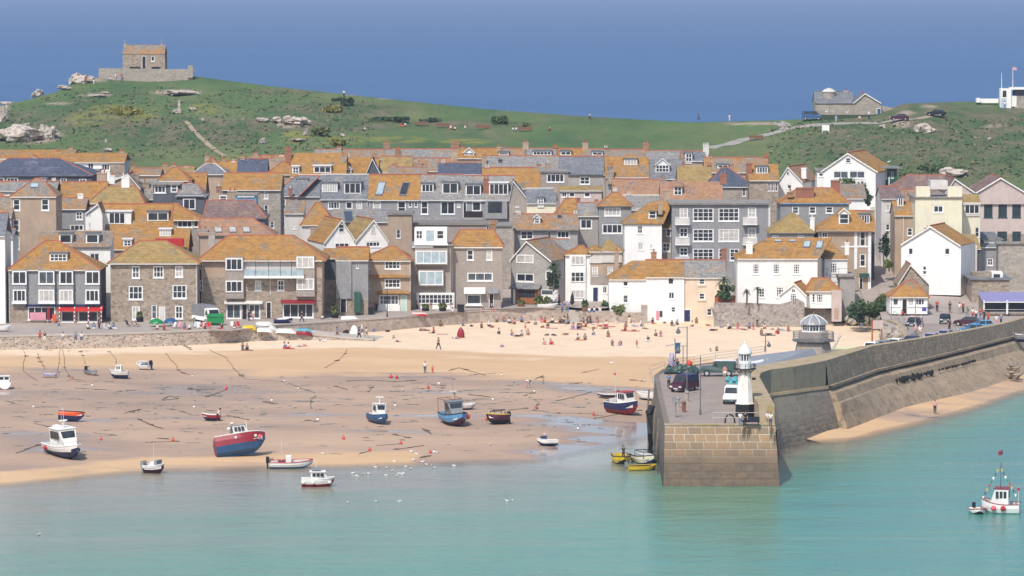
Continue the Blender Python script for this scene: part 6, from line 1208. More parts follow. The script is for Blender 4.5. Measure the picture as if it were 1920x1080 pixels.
def pose(kind):
    J={}; V=Vector
    def setp(**k): J.update({a:V(b) for a,b in k.items()})
    if kind in('stand','walk','lean'):
        l=.02 if kind!='lean' else .25
        setp(pel=(0,0,.95),bel=(0,-l*.4,1.12),ch=(0,-l,1.32),nk=(0,-l*1.3,1.48),hd0=(0,-l*1.5,1.56),hd=(0,-l*1.5-.01,1.63),hd1=(0,-l*1.5,1.71),ns=(0,-l*1.5-.115,1.62))
        st=.0 if kind!='walk' else .22
        for s,x in (('L',1),('R',-1)):
            f=-st*x; setp(**{s+'hp':(x*.09,0,.9),s+'kn':(x*.10,f*.7-(.06 if f<0 else 0),.5),s+'an':(x*.10,f*1.5 if kind=='walk' else 0,.08+(.05 if f>0 else 0)),s+'ft':(x*.11,f*1.5-.07,.045),s+'to':(x*.12,f*1.5-.16,.035)})
            g=-f*.9; setp(**{s+'sh':(x*.17,-l,1.42),s+'el':(x*.24,g*.5-l-.02,1.14),s+'wr':(x*.25,g*1.1-l-.10,.9),s+'pm':(x*.25,g*1.2-l-.12,.83)})
    elif kind in('sit','sitknees','wallsit'):
        dz={'sit':.0,'sitknees':.0,'wallsit':0}[kind]
        setp(pel=(0,0,.13),bel=(0,.03,.3),ch=(0,0,.5),nk=(0,-.03,.66),hd0=(0,-.05,.74),hd=(0,-.06,.81),hd1=(0,-.05,.89),ns=(0,-.16,.80))
        for s,x in (('L',1),('R',-1)):
            if kind=='sit': setp(**{s+'hp':(x*.1,-.05,.12),s+'kn':(x*.14,-.48,.17),s+'an':(x*.14,-.88,.07),s+'ft':(x*.14,-.9,.14),s+'to':(x*.15,-.92,.2)}); setp(**{s+'sh':(x*.17,0,.6),s+'el':(x*.24,.12,.35),s+'wr':(x*.22,.2,.1),s+'pm':(x*.22,.17,.05)})
            elif kind=='sitknees': setp(**{s+'hp':(x*.1,-.05,.12),s+'kn':(x*.13,-.36,.46),s+'an':(x*.12,-.55,.07),s+'ft':(x*.12,-.62,.05),s+'to':(x*.13,-.7,.04)}); setp(**{s+'sh':(x*.17,0,.6),s+'el':(x*.23,-.2,.45),s+'wr':(x*.12,-.42,.5),s+'pm':(x*.08,-.48,.5)})
            else: setp(**{s+'hp':(x*.1,-.05,.1),s+'kn':(x*.11,-.45,.12),s+'an':(x*.11,-.48,-.3),s+'ft':(x*.11,-.55,-.34),s+'to':(x*.12,-.62,-.35)}); setp(**{s+'sh':(x*.17,0,.6),s+'el':(x*.23,-.08,.35),s+'wr':(x*.16,-.3,.22),s+'pm':(x*.14,-.37,.2)})
    elif kind=='lie':
        setp(pel=(0,0,.12),bel=(0,.18,.12),ch=(0,.4,.13),nk=(0,.56,.14),hd0=(0,.64,.14),hd=(0,.71,.14),hd1=(0,.79,.13),ns=(0,.70,.26))
        for s,x in (('L',1),('R',-1)): setp(**{s+'hp':(x*.1,-.05,.11),s+'kn':(x*.13,-.45,.14 if x>0 else .25),s+'an':(x*.13,-.85,.06),s+'ft':(x*.14,-.88,.11),s+'to':(x*.15,-.9,.18)}); setp(**{s+'sh':(x*.17,.5,.12),s+'el':(x*.3,.3,.08),s+'wr':(x*.3,.06,.06),s+'pm':(x*.3,0,.06)})
    elif kind=='bend':
        setp(pel=(0,.05,.85),bel=(0,-.08,.96),ch=(0,-.3,1.0),nk=(0,-.46,.97),hd0=(0,-.54,.94),hd=(0,-.6,.9),hd1=(0,-.66,.86),ns=(0,-.64,.80))
        for s,x in (('L',1),('R',-1)): setp(**{s+'hp':(x*.09,.05,.8),s+'kn':(x*.11,-.04,.45),s+'an':(x*.11,.02,.08),s+'ft':(x*.11,-.06,.045),s+'to':(x*.12,-.15,.035)}); setp(**{s+'sh':(x*.17,-.38,1.0),s+'el':(x*.2,-.42,.72),s+'wr':(x*.16,-.5,.48),s+'pm':(x*.15,-.52,.41)})
    for s in 'LR':
        w,p=J[s+'wr'],J[s+'pm']; d=(p-w).normalized(); sd=d.cross(Vector((0,0,1)) if abs(d.z)<.8 else Vector((1,0,0))).normalized()
        for i in range(4): b0=p+sd*(i-1.5)*.02+d*.02; J[s+'f%d'%i]=b0+d*(.035); J[s+'g%d'%i]=b0+d*(.06+.012*(1 if i in(1,2) else 0))+Vector((0,-.012,-.01))
        J[s+'th']=p+sd*.045+d*.01
    E=[('pel','bel'),('bel','ch'),('ch','nk'),('nk','hd0'),('hd0','hd'),('hd','hd1'),('hd','ns')]
    for s in 'LR':
        E+=[('ch',s+'sh'),(s+'sh',s+'el'),(s+'el',s+'wr'),(s+'wr',s+'pm'),('pel',s+'hp'),(s+'hp',s+'kn'),(s+'kn',s+'an'),(s+'an',s+'ft'),(s+'ft',s+'to'),(s+'pm',s+'th')]
        for i in range(4): E+=[(s+'pm',s+'f%d'%i),(s+'f%d'%i,s+'g%d'%i)]
    def sub(keys,gr,name,extra=()):
        JJ={k:J[k] for k in keys}; EE=[e for e in E if e[0] in keys and e[1] in keys]+list(extra); return skin(name,JJ,EE,{k:RAD[k]*gr+.008 for k in keys},keys[0],1,'whitecloth')
    body=skin('body',J,E,RAD,'pel',1,'skinA')
    shirt=dict(J)
    for s in 'LR': shirt[s+'el']=J[s+'sh'].lerp(J[s+'el'],.75)
    J2=J; 
    top=skin('shirt',{k:shirt[k] for k in ('pel','bel','ch','Lsh','Lel','Rsh','Rel')},[('pel','bel'),('bel','ch'),('ch','Lsh'),('Lsh','Lel'),('ch','Rsh'),('Rsh','Rel')],dict(pel=.155,bel=.145,ch=.16,Lsh=.078,Rsh=.078,Lel=.062,Rel=.062),'pel',1,'whitecloth')
    tr=skin('trousers',{k:J[k] for k in ('pel','Lhp','Lkn','Lan','Rhp','Rkn','Ran')},[('pel','Lhp'),('Lhp','Lkn'),('Lkn','Lan'),('pel','Rhp'),('Rhp','Rkn'),('Rkn','Ran')],dict(pel=.15,Lhp=.105,Rhp=.105,Lkn=.078,Rkn=.078,Lan=.06,Ran=.06),'pel',1,'jeans')
    ss={s:J[s+'hp'].lerp(J[s+'kn'],.75) for s in 'LR'}
    sh=skin('shorts',{'pel':J['pel'],'Lhp':J['Lhp'],'Lk':ss['L'],'Rhp':J['Rhp'],'Rk':ss['R']},[('pel','Lhp'),('Lhp','Lk'),('pel','Rhp'),('Rhp','Rk')],dict(pel=.15,Lhp=.105,Rhp=.105,Lk=.095,Rk=.095),'pel',1,'jeans')
    h=J['hd']; bk=(J['hd']-J['ns']); bk=bk.normalized()*.035; hr=skin('hair',{'a':J['hd0']+bk*1.4,'b':h+bk,'c':J['hd1']+bk*.4},[('a','b'),('b','c')],dict(a=.075,b=.104,c=.085),'b',1,'hair')
    return dict(body=body,shirt=top,trousers=tr,shorts=sh,hair=hr)
POSES={}
def person(lab,p,kind,rot,top,bot,hair='hair',scale=1,group=None,hat=None):
    if kind not in POSES: POSES[kind]=pose(kind)
    M=POSES[kind]; root=bpy.data.objects.new('person',M['body']); col.objects.link(root); root.location=p; root.rotation_euler=(0,0,R(rot)); root.scale=(scale,)*3
    tag(root,lab,'person',group)
    def part(n,mesh,m):
        o=bpy.data.objects.new(n,mesh); col.objects.link(o); o.parent=root; o.material_slots[0].link='OBJECT'; o.material_slots[0].material=MT[m]
    if top: part('shirt',M['shirt'],top)
    if bot: part('trousers' if bot[0]!='*' else 'shorts',M['trousers' if bot[0]!='*' else 'shorts'],bot.strip('*'))
    part('hair' if not hat else 'hat',M['hair'],hat or hair)
    return root
CW=dict(w='whitecloth',d='darkcloth',r='redcloth',p='pinkcloth',b='bluecloth',g='greycloth',n='greencloth',l='lilaccloth',o='orangecloth',e='browncloth',c='palebluecloth',i='beige',j='jeans')
CN=dict(w='white',d='black',r='red',p='pink',b='blue',g='grey',n='green',l='lilac',o='orange',e='brown',c='pale blue',i='beige',j='denim')
PK=dict(s='sit',k='sitknees',l='lie',w='walk',t='stand',b='bend',x='wallsit',a='lean')
PN=dict(s='sitting with legs out',k='sitting with knees up',l='lying down',w='walking',t='standing',b='bending over',x='sitting on the wall edge',a='leaning forward')
SEEN=set()
def ppl(data,surf,gr=None,rnd=random.Random(5)):
    for row in data.strip().split('\n'):
        f=[q.strip() for q in row.split('|')]; x,y=map(float,f[0].split(',')); k=f[1][0]; t=f[1][1]; bt=f[1][2]; where=f[2]
        rot=float(f[3]) if len(f)>3 and f[3] else rnd.uniform(-50,50); sc=float(f[4]) if len(f)>4 else rnd.uniform(1.0,1.12)
        t=t if t in CW or t=='-' else 'd'; bt=bt if bt in CW or bt=='-' else 'd'; T=CW.get(t) if t!='-' else None; B_=CW.get(bt) if bt!='-' else None
        short=rnd.random()<.45 and k in 'skl' or t=='-'
        if B_ is None: B_=CW['b'] ; bt='b'; short=True
        lab='person %s, %s, %s'%(PN[k],('bare-chested in %s shorts'%CN[bt]) if t=='-' else ('%s top and %s %s'%(CN[t],CN[bt],'shorts' if short else 'trousers')) ,where)
        w=lab.split()
        if len(w)>16: lab=lab.replace('person sitting with legs out','person sitting').replace('person sitting with knees up','person hunched').replace(' trousers','').replace(' shorts',''); 
        if len(lab.split())>16: lab=lab.replace(' top and ',' and ').replace(' on the wall edge',''); 
        if len(lab.split())>16: print('LONG',lab)
        person(lab,surf(x,y),PK[k],rot,T,('*' if short else '')+B_,rnd.choice(['hair','hair','hairfair']),sc,gr,hat=CW['w'] if rnd.random()<.15 else None)
def quay(z=4.52): return lambda x,y: UZ(x,y,z)
# on the sand: x,y of the seat or feet | pose,top,bottom | where
ppl('''
463,656|kgd|against the big stone wall beside its red bag
455,655|kdg|against the big stone wall, hat off
533,652|kwb|foot of the slipway wall under the long dinghy
541,653|swr|foot of the slipway wall with red towel
560,650|lwc|foot of the slipway wall beside a striped bag
572,649|lbp|farthest along the slipway wall
632,634|wbe|striding below the second wall|80
649,630|sdp|beside the black pushchair
673,637|wdd|tallest of the trio crossing by the tent|70
687,635|wwi|last of the trio crossing by the tent|70
679,630|wwb|middle of the trio crossing by the tent|70
713,615|swd|by the brown bollard on the pale sand
720,617|lbg|by the brown bollard, stretched out
755,614|kpb|alone against the second wall
773,609|swp|just past the lone wall sitter
786,611|lce|under the pink upturned boat
795,619|lei|on a dark towel below the pink boat
738,640|kgw|the pair nearest the striding man|30
745,641|lwe|the pair nearest the striding man
813,625|srd|in a small red beach chair|-60
856,635|lwb|in front of the crimson beach tent
822,656|wnd|dark figure alone in open sand|60
862,605|skr|against the wall below the shop blind|0
875,605|swe|against the wall beside a white bag
897,604|kdd|against the wall in a dark heap of bags
910,604|krp|against the wall beside the dark heap
917,612|swd|below the dark heap, facing out
932,604|kre|against the wall near the blue ball
945,604|keb|against the wall next to the blue ball
941,650|lel|alone flat on the sand mid beach
959,629|k-b|alone between the tent and the steps group
978,630|kwd|four-person group below the gable house
985,620|t-r|child of the four-person group|0|.7
990,628|s-e|beside the child below the gable house
972,631|ldd|flat beside the four-person group
1015,604|krp|by the low wall near the steps
1022,605|ker|by the low wall near the steps, second
1036,604|swd|on the dark blanket before the steps
1050,604|sgd|on the dark blanket before the steps, second
1017,614|l-e|below the dark blanket, sunbathing
1027,615|sdp|below the dark blanket, upright
1025,629|ldn|stretched out on the open sand
1038,629|lgd|stretched out, second of two
1019,646|kwp|pair nearest the camera side in mid beach, bald
1032,646|kpr|pair in mid beach with pink back
1075,616|kpl|at the front of the big crowd by the steps
1083,617|kbd|at the front of the crowd, in dark trousers
1089,616|krp|at the front of the crowd, red back
1085,604|k-e|big crowd beside the steps, tanned
1094,606|kbe|big crowd beside the steps, pale hair
1101,608|ade|bending at the edge of the crowd|40|.9
1107,606|tgd|standing at the edge of the crowd|0|.8
1120,605|kep|between the crowd and the garden wall couple
1140,603|swb|on the bench of the garden wall, first
1150,603|swc|on the bench of the garden wall, second
1125,612|l-r|sunbather in front of the garden wall
1137,611|swr|beside a red bag before the garden wall
1083,637|kwj|pair sitting alone below the crowd, white back
1097,637|sgd|pair sitting alone below the crowd, dark
1148,648|kdg|in the black beach chair|0
1164,648|kel|beside the black beach chair
1194,652|tr-|small child standing alone on the sand|0|.7
1184,604|kdw|by the gate pier with a dark top
1194,604|lwb|by the gate pier, reclining
1174,613|keg|loose group below the gate pier
1188,612|swl|loose group below the gate pier, lilac towel
1172,620|srd|on a red mat below the gate pier
1188,621|l-r|on a red mat below the gate pier
1210,617|legn|small lone sunbather near the white cottages
1229,630|kwe|couple facing the pier, white back|10
1239,631|kep|couple facing the pier, dark hair|-10
1260,611|sdg|alone in front of the cream cottage
1328,611|l-r|against the cream cottage sand edge
1338,620|lnd|flat below the high retaining wall
1352,614|lwb|foot of the high retaining wall, first
1383,616|krp|foot of the high retaining wall, red top
1412,618|kep|foot of the high retaining wall, tanned
1420,614|tde|upright before the high retaining wall|0|.9
1428,627|kde|beside a long dark towel before the lookout
1440,628|ldd|on the long dark towel before the lookout
1459,626|ker|alone beside the long dark towel
1465,619|lwc|on a pale towel near the lookout dome
1332,659|kbw|pair behind the lighthouse, child|0|.7
1344,658|kne|pair behind the lighthouse, hunched
1556,603|l-r|beside the pink buttress
1572,604|srd|beside the pink buttress in red
797,700|twj|adult standing on the golden sand|0
811,700|tor|child standing on the golden sand|0|.65
986,727|bwp|digging in the wet sand|80
1753,776|tpd|wading at the edge of the outer beach|0|1.1
1687,640|srd|on the rocks by the pier slip
575,635|swd|low on the wall foot near the red rowing boat
605,640|lbw|flat beyond the slipway foot
700,622|kdb|between the walking trio and the brown bollard
727,622|lrd|near the brown bollard with red towel
765,612|sgd|just beyond the brown bollard, in grey
805,606|kwd|below the wharf planters in white
815,604|leb|below the wharf planters, reclining
826,612|kde|in front of the wharf planters
838,606|twb|standing below the wharf bench
848,604|skr|seated below the wharf bench
884,612|lwd|flat below the shop blind
868,611|kbg|below the shop blind in blue
903,615|kde|in front of the dark bags heap
922,614|ldr|reclining in front of the blue ball row
955,606|swd|past the blue ball against the wall
965,608|kpe|below the gable house planter
978,604|sbd|against the wall below the gable house
990,606|lre|against the wall, red towel, below gable house
1003,609|kwg|between the gable house wall and dark blanket
1042,598|sdd|against the wall by the dark blanket
1058,604|kwe|at the foot of the harbour steps
1066,607|sbd|at the foot of the harbour steps in blue
1072,602|trd|red standing figure on the lowest step
1090,612|kwd|middle of the big crowd in white
1098,613|sre|middle of the big crowd in red
1104,603|kbd|upper edge of the big crowd
1112,601|kwp|close to the garden wall in white
1130,604|krd|close to the garden wall in red
1113,616|lpe|lower edge of the big crowd
1133,617|lde|beyond the lower edge of the crowd
1158,606|kbw|against the garden wall beyond the bench
1166,604|swd|against the garden wall near the gate pier
1180,606|tdw|standing near the gate pier|0|.9
1202,612|kwb|between gate pier and tall white cottage
1224,607|sdr|foot of the tall white cottage
1246,606|lwe|foot of the tall white cottage, lying
1270,609|kbd|near the black boathouse door
1298,612|swr|beyond the black boathouse door
1306,606|kde|against the cream cottage wall
1347,612|sre|foot of the high wall near the fence
1366,617|kwd|foot of the high wall in white
1396,619|lrb|foot of the high wall lying in red
1405,616|kbd|foot of the high wall in blue
1433,617|kwe|foot of the high wall before the chapel gable
1448,618|ldp|foot of the high wall, pink shorts
1478,621|kre|behind the lookout dome
1508,618|sbw|between the lookout and pink buttress
1590,610|kwd|below the bushy bank in white
1605,606|srd|below the bushy bank in red
1618,612|kdb|near the slanting white pipe foot
1650,622|twd|beside the weathered signboard|0
1545,640|kde|behind the lookout gallery rail
935,626|kwd|open sand above the lone sunbather
1060,628|lre|open sand beyond the two stretched out
1112,628|kwb|open sand below the crowd
1140,632|kdr|open sand above the black chair
1215,640|sdw|open sand beyond the couple facing the pier
''',lambda x,y: beach_pt(x,y) if x<1700 else UZ(x,y,.15),'people on the beach')
p=UZ(1687,640,4.3)
ppl('''
47,604|tgd|outside the stone-piered shop front
110,612|xgb|nearest the iron ladder|0
75,632|xre|first of the wall-sitters by the bay house|0
84,633|xdw|second of the wall-sitters, white bag|0
118,634|xwg|beside the iron ladder on the sea wall|0
142,634|xbj|of the couple beyond the ladder|0
153,634|xwj|of the couple beyond the ladder, denim|0
165,617|swd|first at the tables under the red awning
176,617|sbw|second at the tables under the red awning
186,617|tdd|upright behind the awning tables
196,617|swc|fourth at the awning tables
205,617|swd|fifth at the awning tables
213,617|sbw|last at the awning tables
295,618|swe|before the green umbrella
308,619|sre|before the blue umbrella
355,618|swd|beside the striped deckchairs
346,617|sbr|beside the white windbreak
376,616|srw|in front of the green skip
385,617|srd|in front of the green skip, dark trousers
416,617|skr|red and white group by the shop canopy
440,616|srw|edge of the red and white group
467,603|tdd|tall dark figure before the balcony house
475,602|twp|pale figure before the balcony house
510,598|tgw|beside the inn doorway of the balcony house
543,597|slb|at the cafe table under crimson awning
566,605|wdd|black-clad figure on the wharf edge|60
590,599|sbr|yellow-flowered cafe table
604,600|swd|cafe table beside the potted shrub
615,590|trw|near the dark alley mouth
652,591|sdb|dark pair beside the slate house
664,591|swb|dark pair beside the slate house, pale
695,588|tpd|behind the black wheeled bin
706,586|tdd|beside the black wheeled bin
783,583|tgd|outside the townhouse shop front
808,586|tei|by the townhouse planters
849,587|swg|on the wharf bench
846,584|tgw|behind the wharf bench
905,583|kdp|beside the shop with white blind
922,581|sdr|in the group at the corner shop
920,575|tlr|purple top at the corner shop door
930,576|tbj|denim figure at the corner shop door
924,584|srp|kneeling child at the corner shop|0|.7
1048,575|trd|red top beside the white rowing boat
1054,587|tbj|first on the wharf steps
1065,586|tlb|second on the wharf steps
1105,586|swb|on the steps terrace bench
1114,585|swb|on the steps terrace bench, second
1125,585|swc|end of the steps terrace bench
1094,582|tdd|beside the folded dark parasol
''',quay(4.55),'people along the wharf')
ppl('''
1757,585|trd|red shirt alone in the wharf road
1781,587|tde|dark figure walking up the wharf road|0
1799,588|twi|pale figure beside the tall dark one
1806,587|trd|red hat beside the stone wall
1814,596|wng|green top behind the parked red car
1824,599|twr|first in the crowd at the parapet
1830,600|twd|second in the crowd at the parapet
1838,599|trb|third in the crowd, red jacket
1845,602|tdd|fourth in the crowd, dark coat
1853,606|tre|fifth in the crowd beside the car
1868,612|twp|by the railings of the kiosk
1877,610|tbd|tall navy figure by the kiosk
1728,614|wgj|strolling past the black parked car|40
1711,600|kwb|behind the black parked car
1692,592|srd|red bag on the lodge terrace
1780,621|tdd|cyclist in the road before the blue car
1762,552|tgd|at the foot of the white gable house
1694,530|tre|in the lane beside the quoined house
1697,531|twd|tall one in the lane beside quoined house
1688,532|teg|child in the lane beside quoined house|0|.8
1725,634|twi|pale couple beside the mooring stone
1717,632|tpg|other of the pale couple
''',lambda x,y: (lambda q:q)(hit(x,y,lambda X,Y:max(groundz(X,Y),interp(ODZ,Y) if Y<655 else 0),600)),'people on the wharf road')
ppl('''
1388,800|twb|first behind the pier-end railing|0
1397,800|tdd|second behind the pier-end railing|20
1439,800|twi|half hidden at the parapet corner
1445,801|twj|in dark trousers at the parapet corner|0
1359,712|t-w|walking beside the green off-road vehicle|0
1254,728|tbd|blue figure beside the maroon van|0
1264,700|tbd|among the fishing gear
1270,698|tdl|among the fishing gear, tall
''',lambda x,y:UZ(x,y,6.92),'people on the pier')
p=beach_pt(408,790); person('person in white shirt bending beside the small red dinghy',p,'lean',80,'whitecloth','darkcloth')
p=UZ(1169,862,.3); p.z=.3; person('person in black standing in the bright yellow boat',p,'stand',10,'darkcloth','darkcloth')
ppl('''
193,144|xdd|on the chapel terrace wall beside the sea
264,135|twd|beside the open chapel doorway
270,137|tdd|inside the chapel doorway
207,150|swb|below the chapel wall in a white shirt
217,150|twc|below the chapel wall with pale blue skirt
227,151|trl|small figure below the chapel wall
161,158|tre|far down the slope from the chapel
176,158|tdw|second down the slope from the chapel
645,183|twd|beside the dark bush on the skyline
684,245|swd|white cap on the open hillside
752,237|sro|first on the hillside bench
760,237|swj|second on the hillside bench
845,242|swr|crowded hillside benches, red
853,244|swd|crowded hillside benches, dark
872,242|swg|crowded hillside benches, grey
962,245|swb|by the dark bush, first
968,245|swb|by the dark bush, second
1031,245|srd|in a small red seat on the grass
1106,226|wwd|strolling the headland path|60
1310,227|wdd|walking alone against the sea|70
1368,227|tww|pale figure against the sea
1568,229|tbc|blue figure beside the headland road
1629,224|twd|at the blue door of the coastguard house
1612,224|swr|on the seats outside the coastguard house
1884,205|twb|below the white lookout tower
''',lambda x,y:hill_pt(x,y),'people on the headland')
# ================= beach things
def thing1(nm,lab,cat,b,mt,p,rz=0,group=None,smooth=False):
    o=b.build(nm,mt,None,smooth); o.location=p; o.rotation_euler=(0,0,rz); tag(o,lab,cat,group); return o
BU=[(424,729,'buoypink','pinkish buoy on a curved rope under the golden sand',.34),(189,825,'buoypink','pink buoy beside the white motor cruiser',.3),(324,828,'orangepaint','orange buoy in a long dark puddle',.34),(63,764,'chalk','small white buoy above the orange-red boat',.24),(364,765,'chalk','white buoy above the small red dinghy',.26),(173,724,'chalk','white buoy among left-hand mooring chains',.22),(136,711,'buoyred','tiny red buoy at a chain end near the dinghies',.2),(138,661,'chalk','white float at the foot of the sea wall',.2),(361,706,'chalk','white float at the golden sand edge',.2),(510,752,'chalk','white buoy with dark weed above the red fishing boat',.25),(596,789,'chalk','large white buoy between the two fishing boats',.32),(644,824,'buoyred','red buoy beside a reflecting pool',.32),(733,709,'buoyred','bright red buoy on the damp sand line',.42),(744,710,'redpaint','darker red buoy touching the bright one',.34),(803,729,'buoyred','red buoy on a rope above the sky-blue boat',.34),(823,721,'chalk','white buoy on a rope end above the sky-blue boat',.3),(741,762,'chalk','white buoy right of the small blue boat',.26),(755,732,'offwhite','pale buoy with dark weed near the red pair',.25),(752,833,'buoyred','flat red buoy at a rope end below the small blue boat',.3),(693,846,'buoyred','red buoy low on the sand near the gulls',.3),(807,850,'buoyred','red buoy beside two white floats',.28),(814,849,'chalk','white float touching a red buoy near the water',.26),(1007,767,'redpaint','small dark red buoy on the wet sand',.28),(1113,779,'buoyred','red buoy left of the blue fishing boat stern',.3),(924,750,'chalk','white float above the yellow-striped boat',.24),(1002,735,'chalk','white gull-like float by the digging figure',.24),(940,704,'chalk','white float on the golden sand',.22),(1084,805,'chalk','white float on the wet sand by the reflections',.25),(1208,715,'chalk','white float near the pier hoops',.22),(533,715,'chalk','faint white float above the big sandbar',.2),(559,729,'chalk','white float at a weed clump mid beach',.2),(945,600,'bluepaint','large blue beach ball by the harbour wall',.42)]
for x,y,m_,lb,r_ in BU:
    r_*=.66
    p=beach_pt(x,y); root=empty('mooring_buoy' if m_!='bluepaint' else 'beach_ball',(p.x,p.y,p.z+r_*.8),0,lb,'buoy' if m_!='bluepaint' else 'ball'); b=MB(); b.ball((0,0,0),r_,0,12,8); b.build('float',m_,root,True); b=MB(); b.path([(math.cos(a)*.08,0,r_+.06+math.sin(a)*.08) for a in [k*math.pi/3 for k in range(7)]],.02); b.build('eye_ring','black',root)
CH_=[[(0,642),(3,660)],[(44,648),(47,668),(42,695),(70,715)],[(70,664),(84,694)],[(113,655),(109,690),(110,707)],[(118,655),(122,690),(132,711),(152,713)],[(152,660),(163,688)],[(205,660),(217,672),(219,688)],[(310,663),(330,685),(336,697),(355,703)],[(340,643),(357,656)],[(392,656),(425,672),(436,688),(450,703)],[(355,730),(371,731),(371,737)],[(390,744),(424,731)],[(304,750),(318,743),(336,748),(306,751)],[(352,729),(362,728)],[(258,785),(276,795),(306,805),(262,788)],[(176,812),(220,817)],[(273,830),(330,828)],[(296,822),(318,824)],[(335,770),(363,780)],[(425,779),(464,787)],[(455,700),(456,711),(530,716)],[(545,720),(560,727),(590,737)],[(630,725),(652,731)],[(652,655),(640,672),(610,690)],[(655,715),(690,713),(740,716)],[(690,735),(700,725)],[(495,754),(520,757)],[(583,766),(583,750),(592,742)],[(572,788),(596,791)],[(742,716),(775,714)],[(775,730),(800,729)],[(808,722),(830,724)],[(840,696),(860,690),(910,704)],[(878,704),(930,700)],[(800,806),(808,814),(790,803)],[(740,815),(765,821)],[(706,836),(750,833)],[(745,843),(795,836)],[(785,860),(805,855)],[(672,852),(690,847)],[(984,742),(1002,736)],[(1003,712),(1018,704),(1018,719)],[(1045,752),(1080,744),(1110,735)],[(1025,775),(1110,776)],[(1115,785),(1200,770)],[(1000,770),(1010,755),(1000,748)],[(950,770),(985,766)],[(878,740),(920,745)],[(1090,700),(1125,692)],[(1070,720),(1090,718)],[(1185,713),(1205,715)],[(62,794),(90,800)],[(72,835),(30,850)],[(232,776),(262,768)],[(10,752),(28,757)],[(600,625),(625,635)]]
CW_=['beside the white edge boat','hanging down to the grey-blue dinghy','ending near the outboard dinghy','below the sea wall stain','near the white cabin boat with square windows','on the golden strip','in the damp sand under the slipway','by the pinkish buoy','beside the orange-red boat','left of the big motor cruiser','close to the small red dinghy','above the crimson fishing boat','between pools mid harbour','near the red buoy pair','above the sky-blue boat','below the small blue boat','close to the gull flock','by the digging figure','near the blue fishing boat','by the pier foot']
mat('ropebrown',(.15,.115,.09),(.10,.08,.06),2)
CS=['straight','hooked','snaking','looped','short','long']
CL=set()
for k,c in enumerate(CH_):
    P=[]
    for a,c2 in zip(c,c[1:]):
        for i in range(4): t=i/4; q=beach_pt(lerp(a[0],c2[0],t)+math.sin(k+i*1.9)*1.2,lerp(a[1],c2[1],t)); q.z+=.05; P.append(q)
    q=beach_pt(*c[-1]); q.z+=.05; P.append(q); b=MB(); 
    if c[0][1]<650 and k<5: P[0].z+=2.0
    b.path(P,.02+.018*((k*7)%5)/4,0,5)
    for j in range(2+k%3): q=P[(j*3+k)%len(P)]; b.ball(q,.07+.06*((k+j)%3),0,6,4,.8,(2.2,1.0,.4))
    mx=sum(p[0] for p in c)/len(c); my=sum(p[1] for p in c)/len(c)
    near=min(BU,key=lambda z:(z[0]-mx)**2+((z[1]-my)*3)**2); lb='%s weedy mooring rope %s'%(CS[(k*5)%6],['near the ','running past the ','below the ','lying by the '][k%4]+' '.join(near[3].split()[:6]))
    while lb in CL: lb=lb.replace('weedy','dark',1) if 'weedy' in lb else 'thin '+lb
    CL.add(lb); thing1('mooring_rope',lb,'rope',b,'olive' if k%3==0 else 'ropebrown',(0,0,0),0,'mooring ropes on the sand')
# weed wisps
b=MB(); rd=random.Random(11)
for k in range(420):
    x,y=rd.uniform(0,1225),rd.triangular(700,862,730); p=beach_pt(x,y); 
    if p.z<.12: continue
    a=rd.uniform(-.5,.5); l=rd.uniform(.15,1.3)*rd.random(); w=rd.uniform(.03,.12)
    for j in range(3): u=(j-1)*l; b.ball((p.x+u*math.cos(a),p.y+u*math.sin(a)*1.5+rd.uniform(-.2,.2),p.z),w*(1.4-.5*abs(j-1)),0,5,3,.6,(l/w*.5,1.6,.5))
o=b.build('weed','olive'); o['kind']='stuff'; tag(o,'scattered wisps of dark weed over the damp harbour sand','weed')
# footprints and scuffs are in the sand material; gulls
GU=[(661,888),(692,889),(672,896),(681,890),(705,877),(723,892),(725,878),(745,893),(747,889),(754,890),(756,888),(770,880),(776,864),(791,867),(800,872),(810,874),(813,878),(852,874),(668,893),(652,943),(706,941),(748,941),(951,940),(961,939),(73,1003),(606,852),(780,853),(793,868),(919,835),(1020,816),(740,866),(760,876),(735,884),(820,850),(770,848)]
gm=MB(); gm.ball((0,0,.18),.15,0,8,6,0,(2.0,.8,.8)); gm.ball((.32,0,.30),.08,0,6,4); gm.face([(.1,.1,.22),(-.45,.14,.26),(-.35,.02,.20),(.1,.02,.3)],1); gm.face([(.1,-.1,.22),(-.45,-.14,.26),(-.35,-.02,.20),(.1,-.02,.3)],1); gm.bar((.38,0,.29),(.48,0,.27),.02,2); gm.bar((0,.04,0),(0,.04,.12),.012,2); gm.bar((0,-.04,0),(0,-.04,.12),.012,2)
gme=None
for k,(x,y) in enumerate(GU):
    q=beach_pt(x,y) if y<871 and not(q_:=False) else UZ(x,y,0.0)
    if gme is None: o=gm.build('gull',['chalk','steel','yellowpaint']); gme=o
    else: o=gme.copy(); col.objects.link(o)
    o.location=(q.x,q.y,max(q.z,0)-(.06 if q.z<=0.01 else 0)); o.rotation_euler=(0,0,k*2.4)
    s_=.75; o.scale=(s_,s_,s_)
    tag(o,'white gull standing or floating in the scattered flock at the harbour water edge','gull','gulls by the water edge')
RG=[(1566,304,790,'on the chalet porch'),(558,312,770,'x')]
for (x,y,Y,lb) in [(1829,280,900,'white gull flying low over the scrub of the hillside'),(1666,305,789,'white gull perched on the chalet veranda corner'),(1564,311,788,'white gull perched on the chalet porch roof'),(1145,683,560,'white gull hovering over the blue fishing boat')]:
    o=gme.copy(); col.objects.link(o); o.location=U(x,y,Y); o.scale=(1.0,)*3; tag(o,lb,'gull')
    if 'group' in o: del o['group']
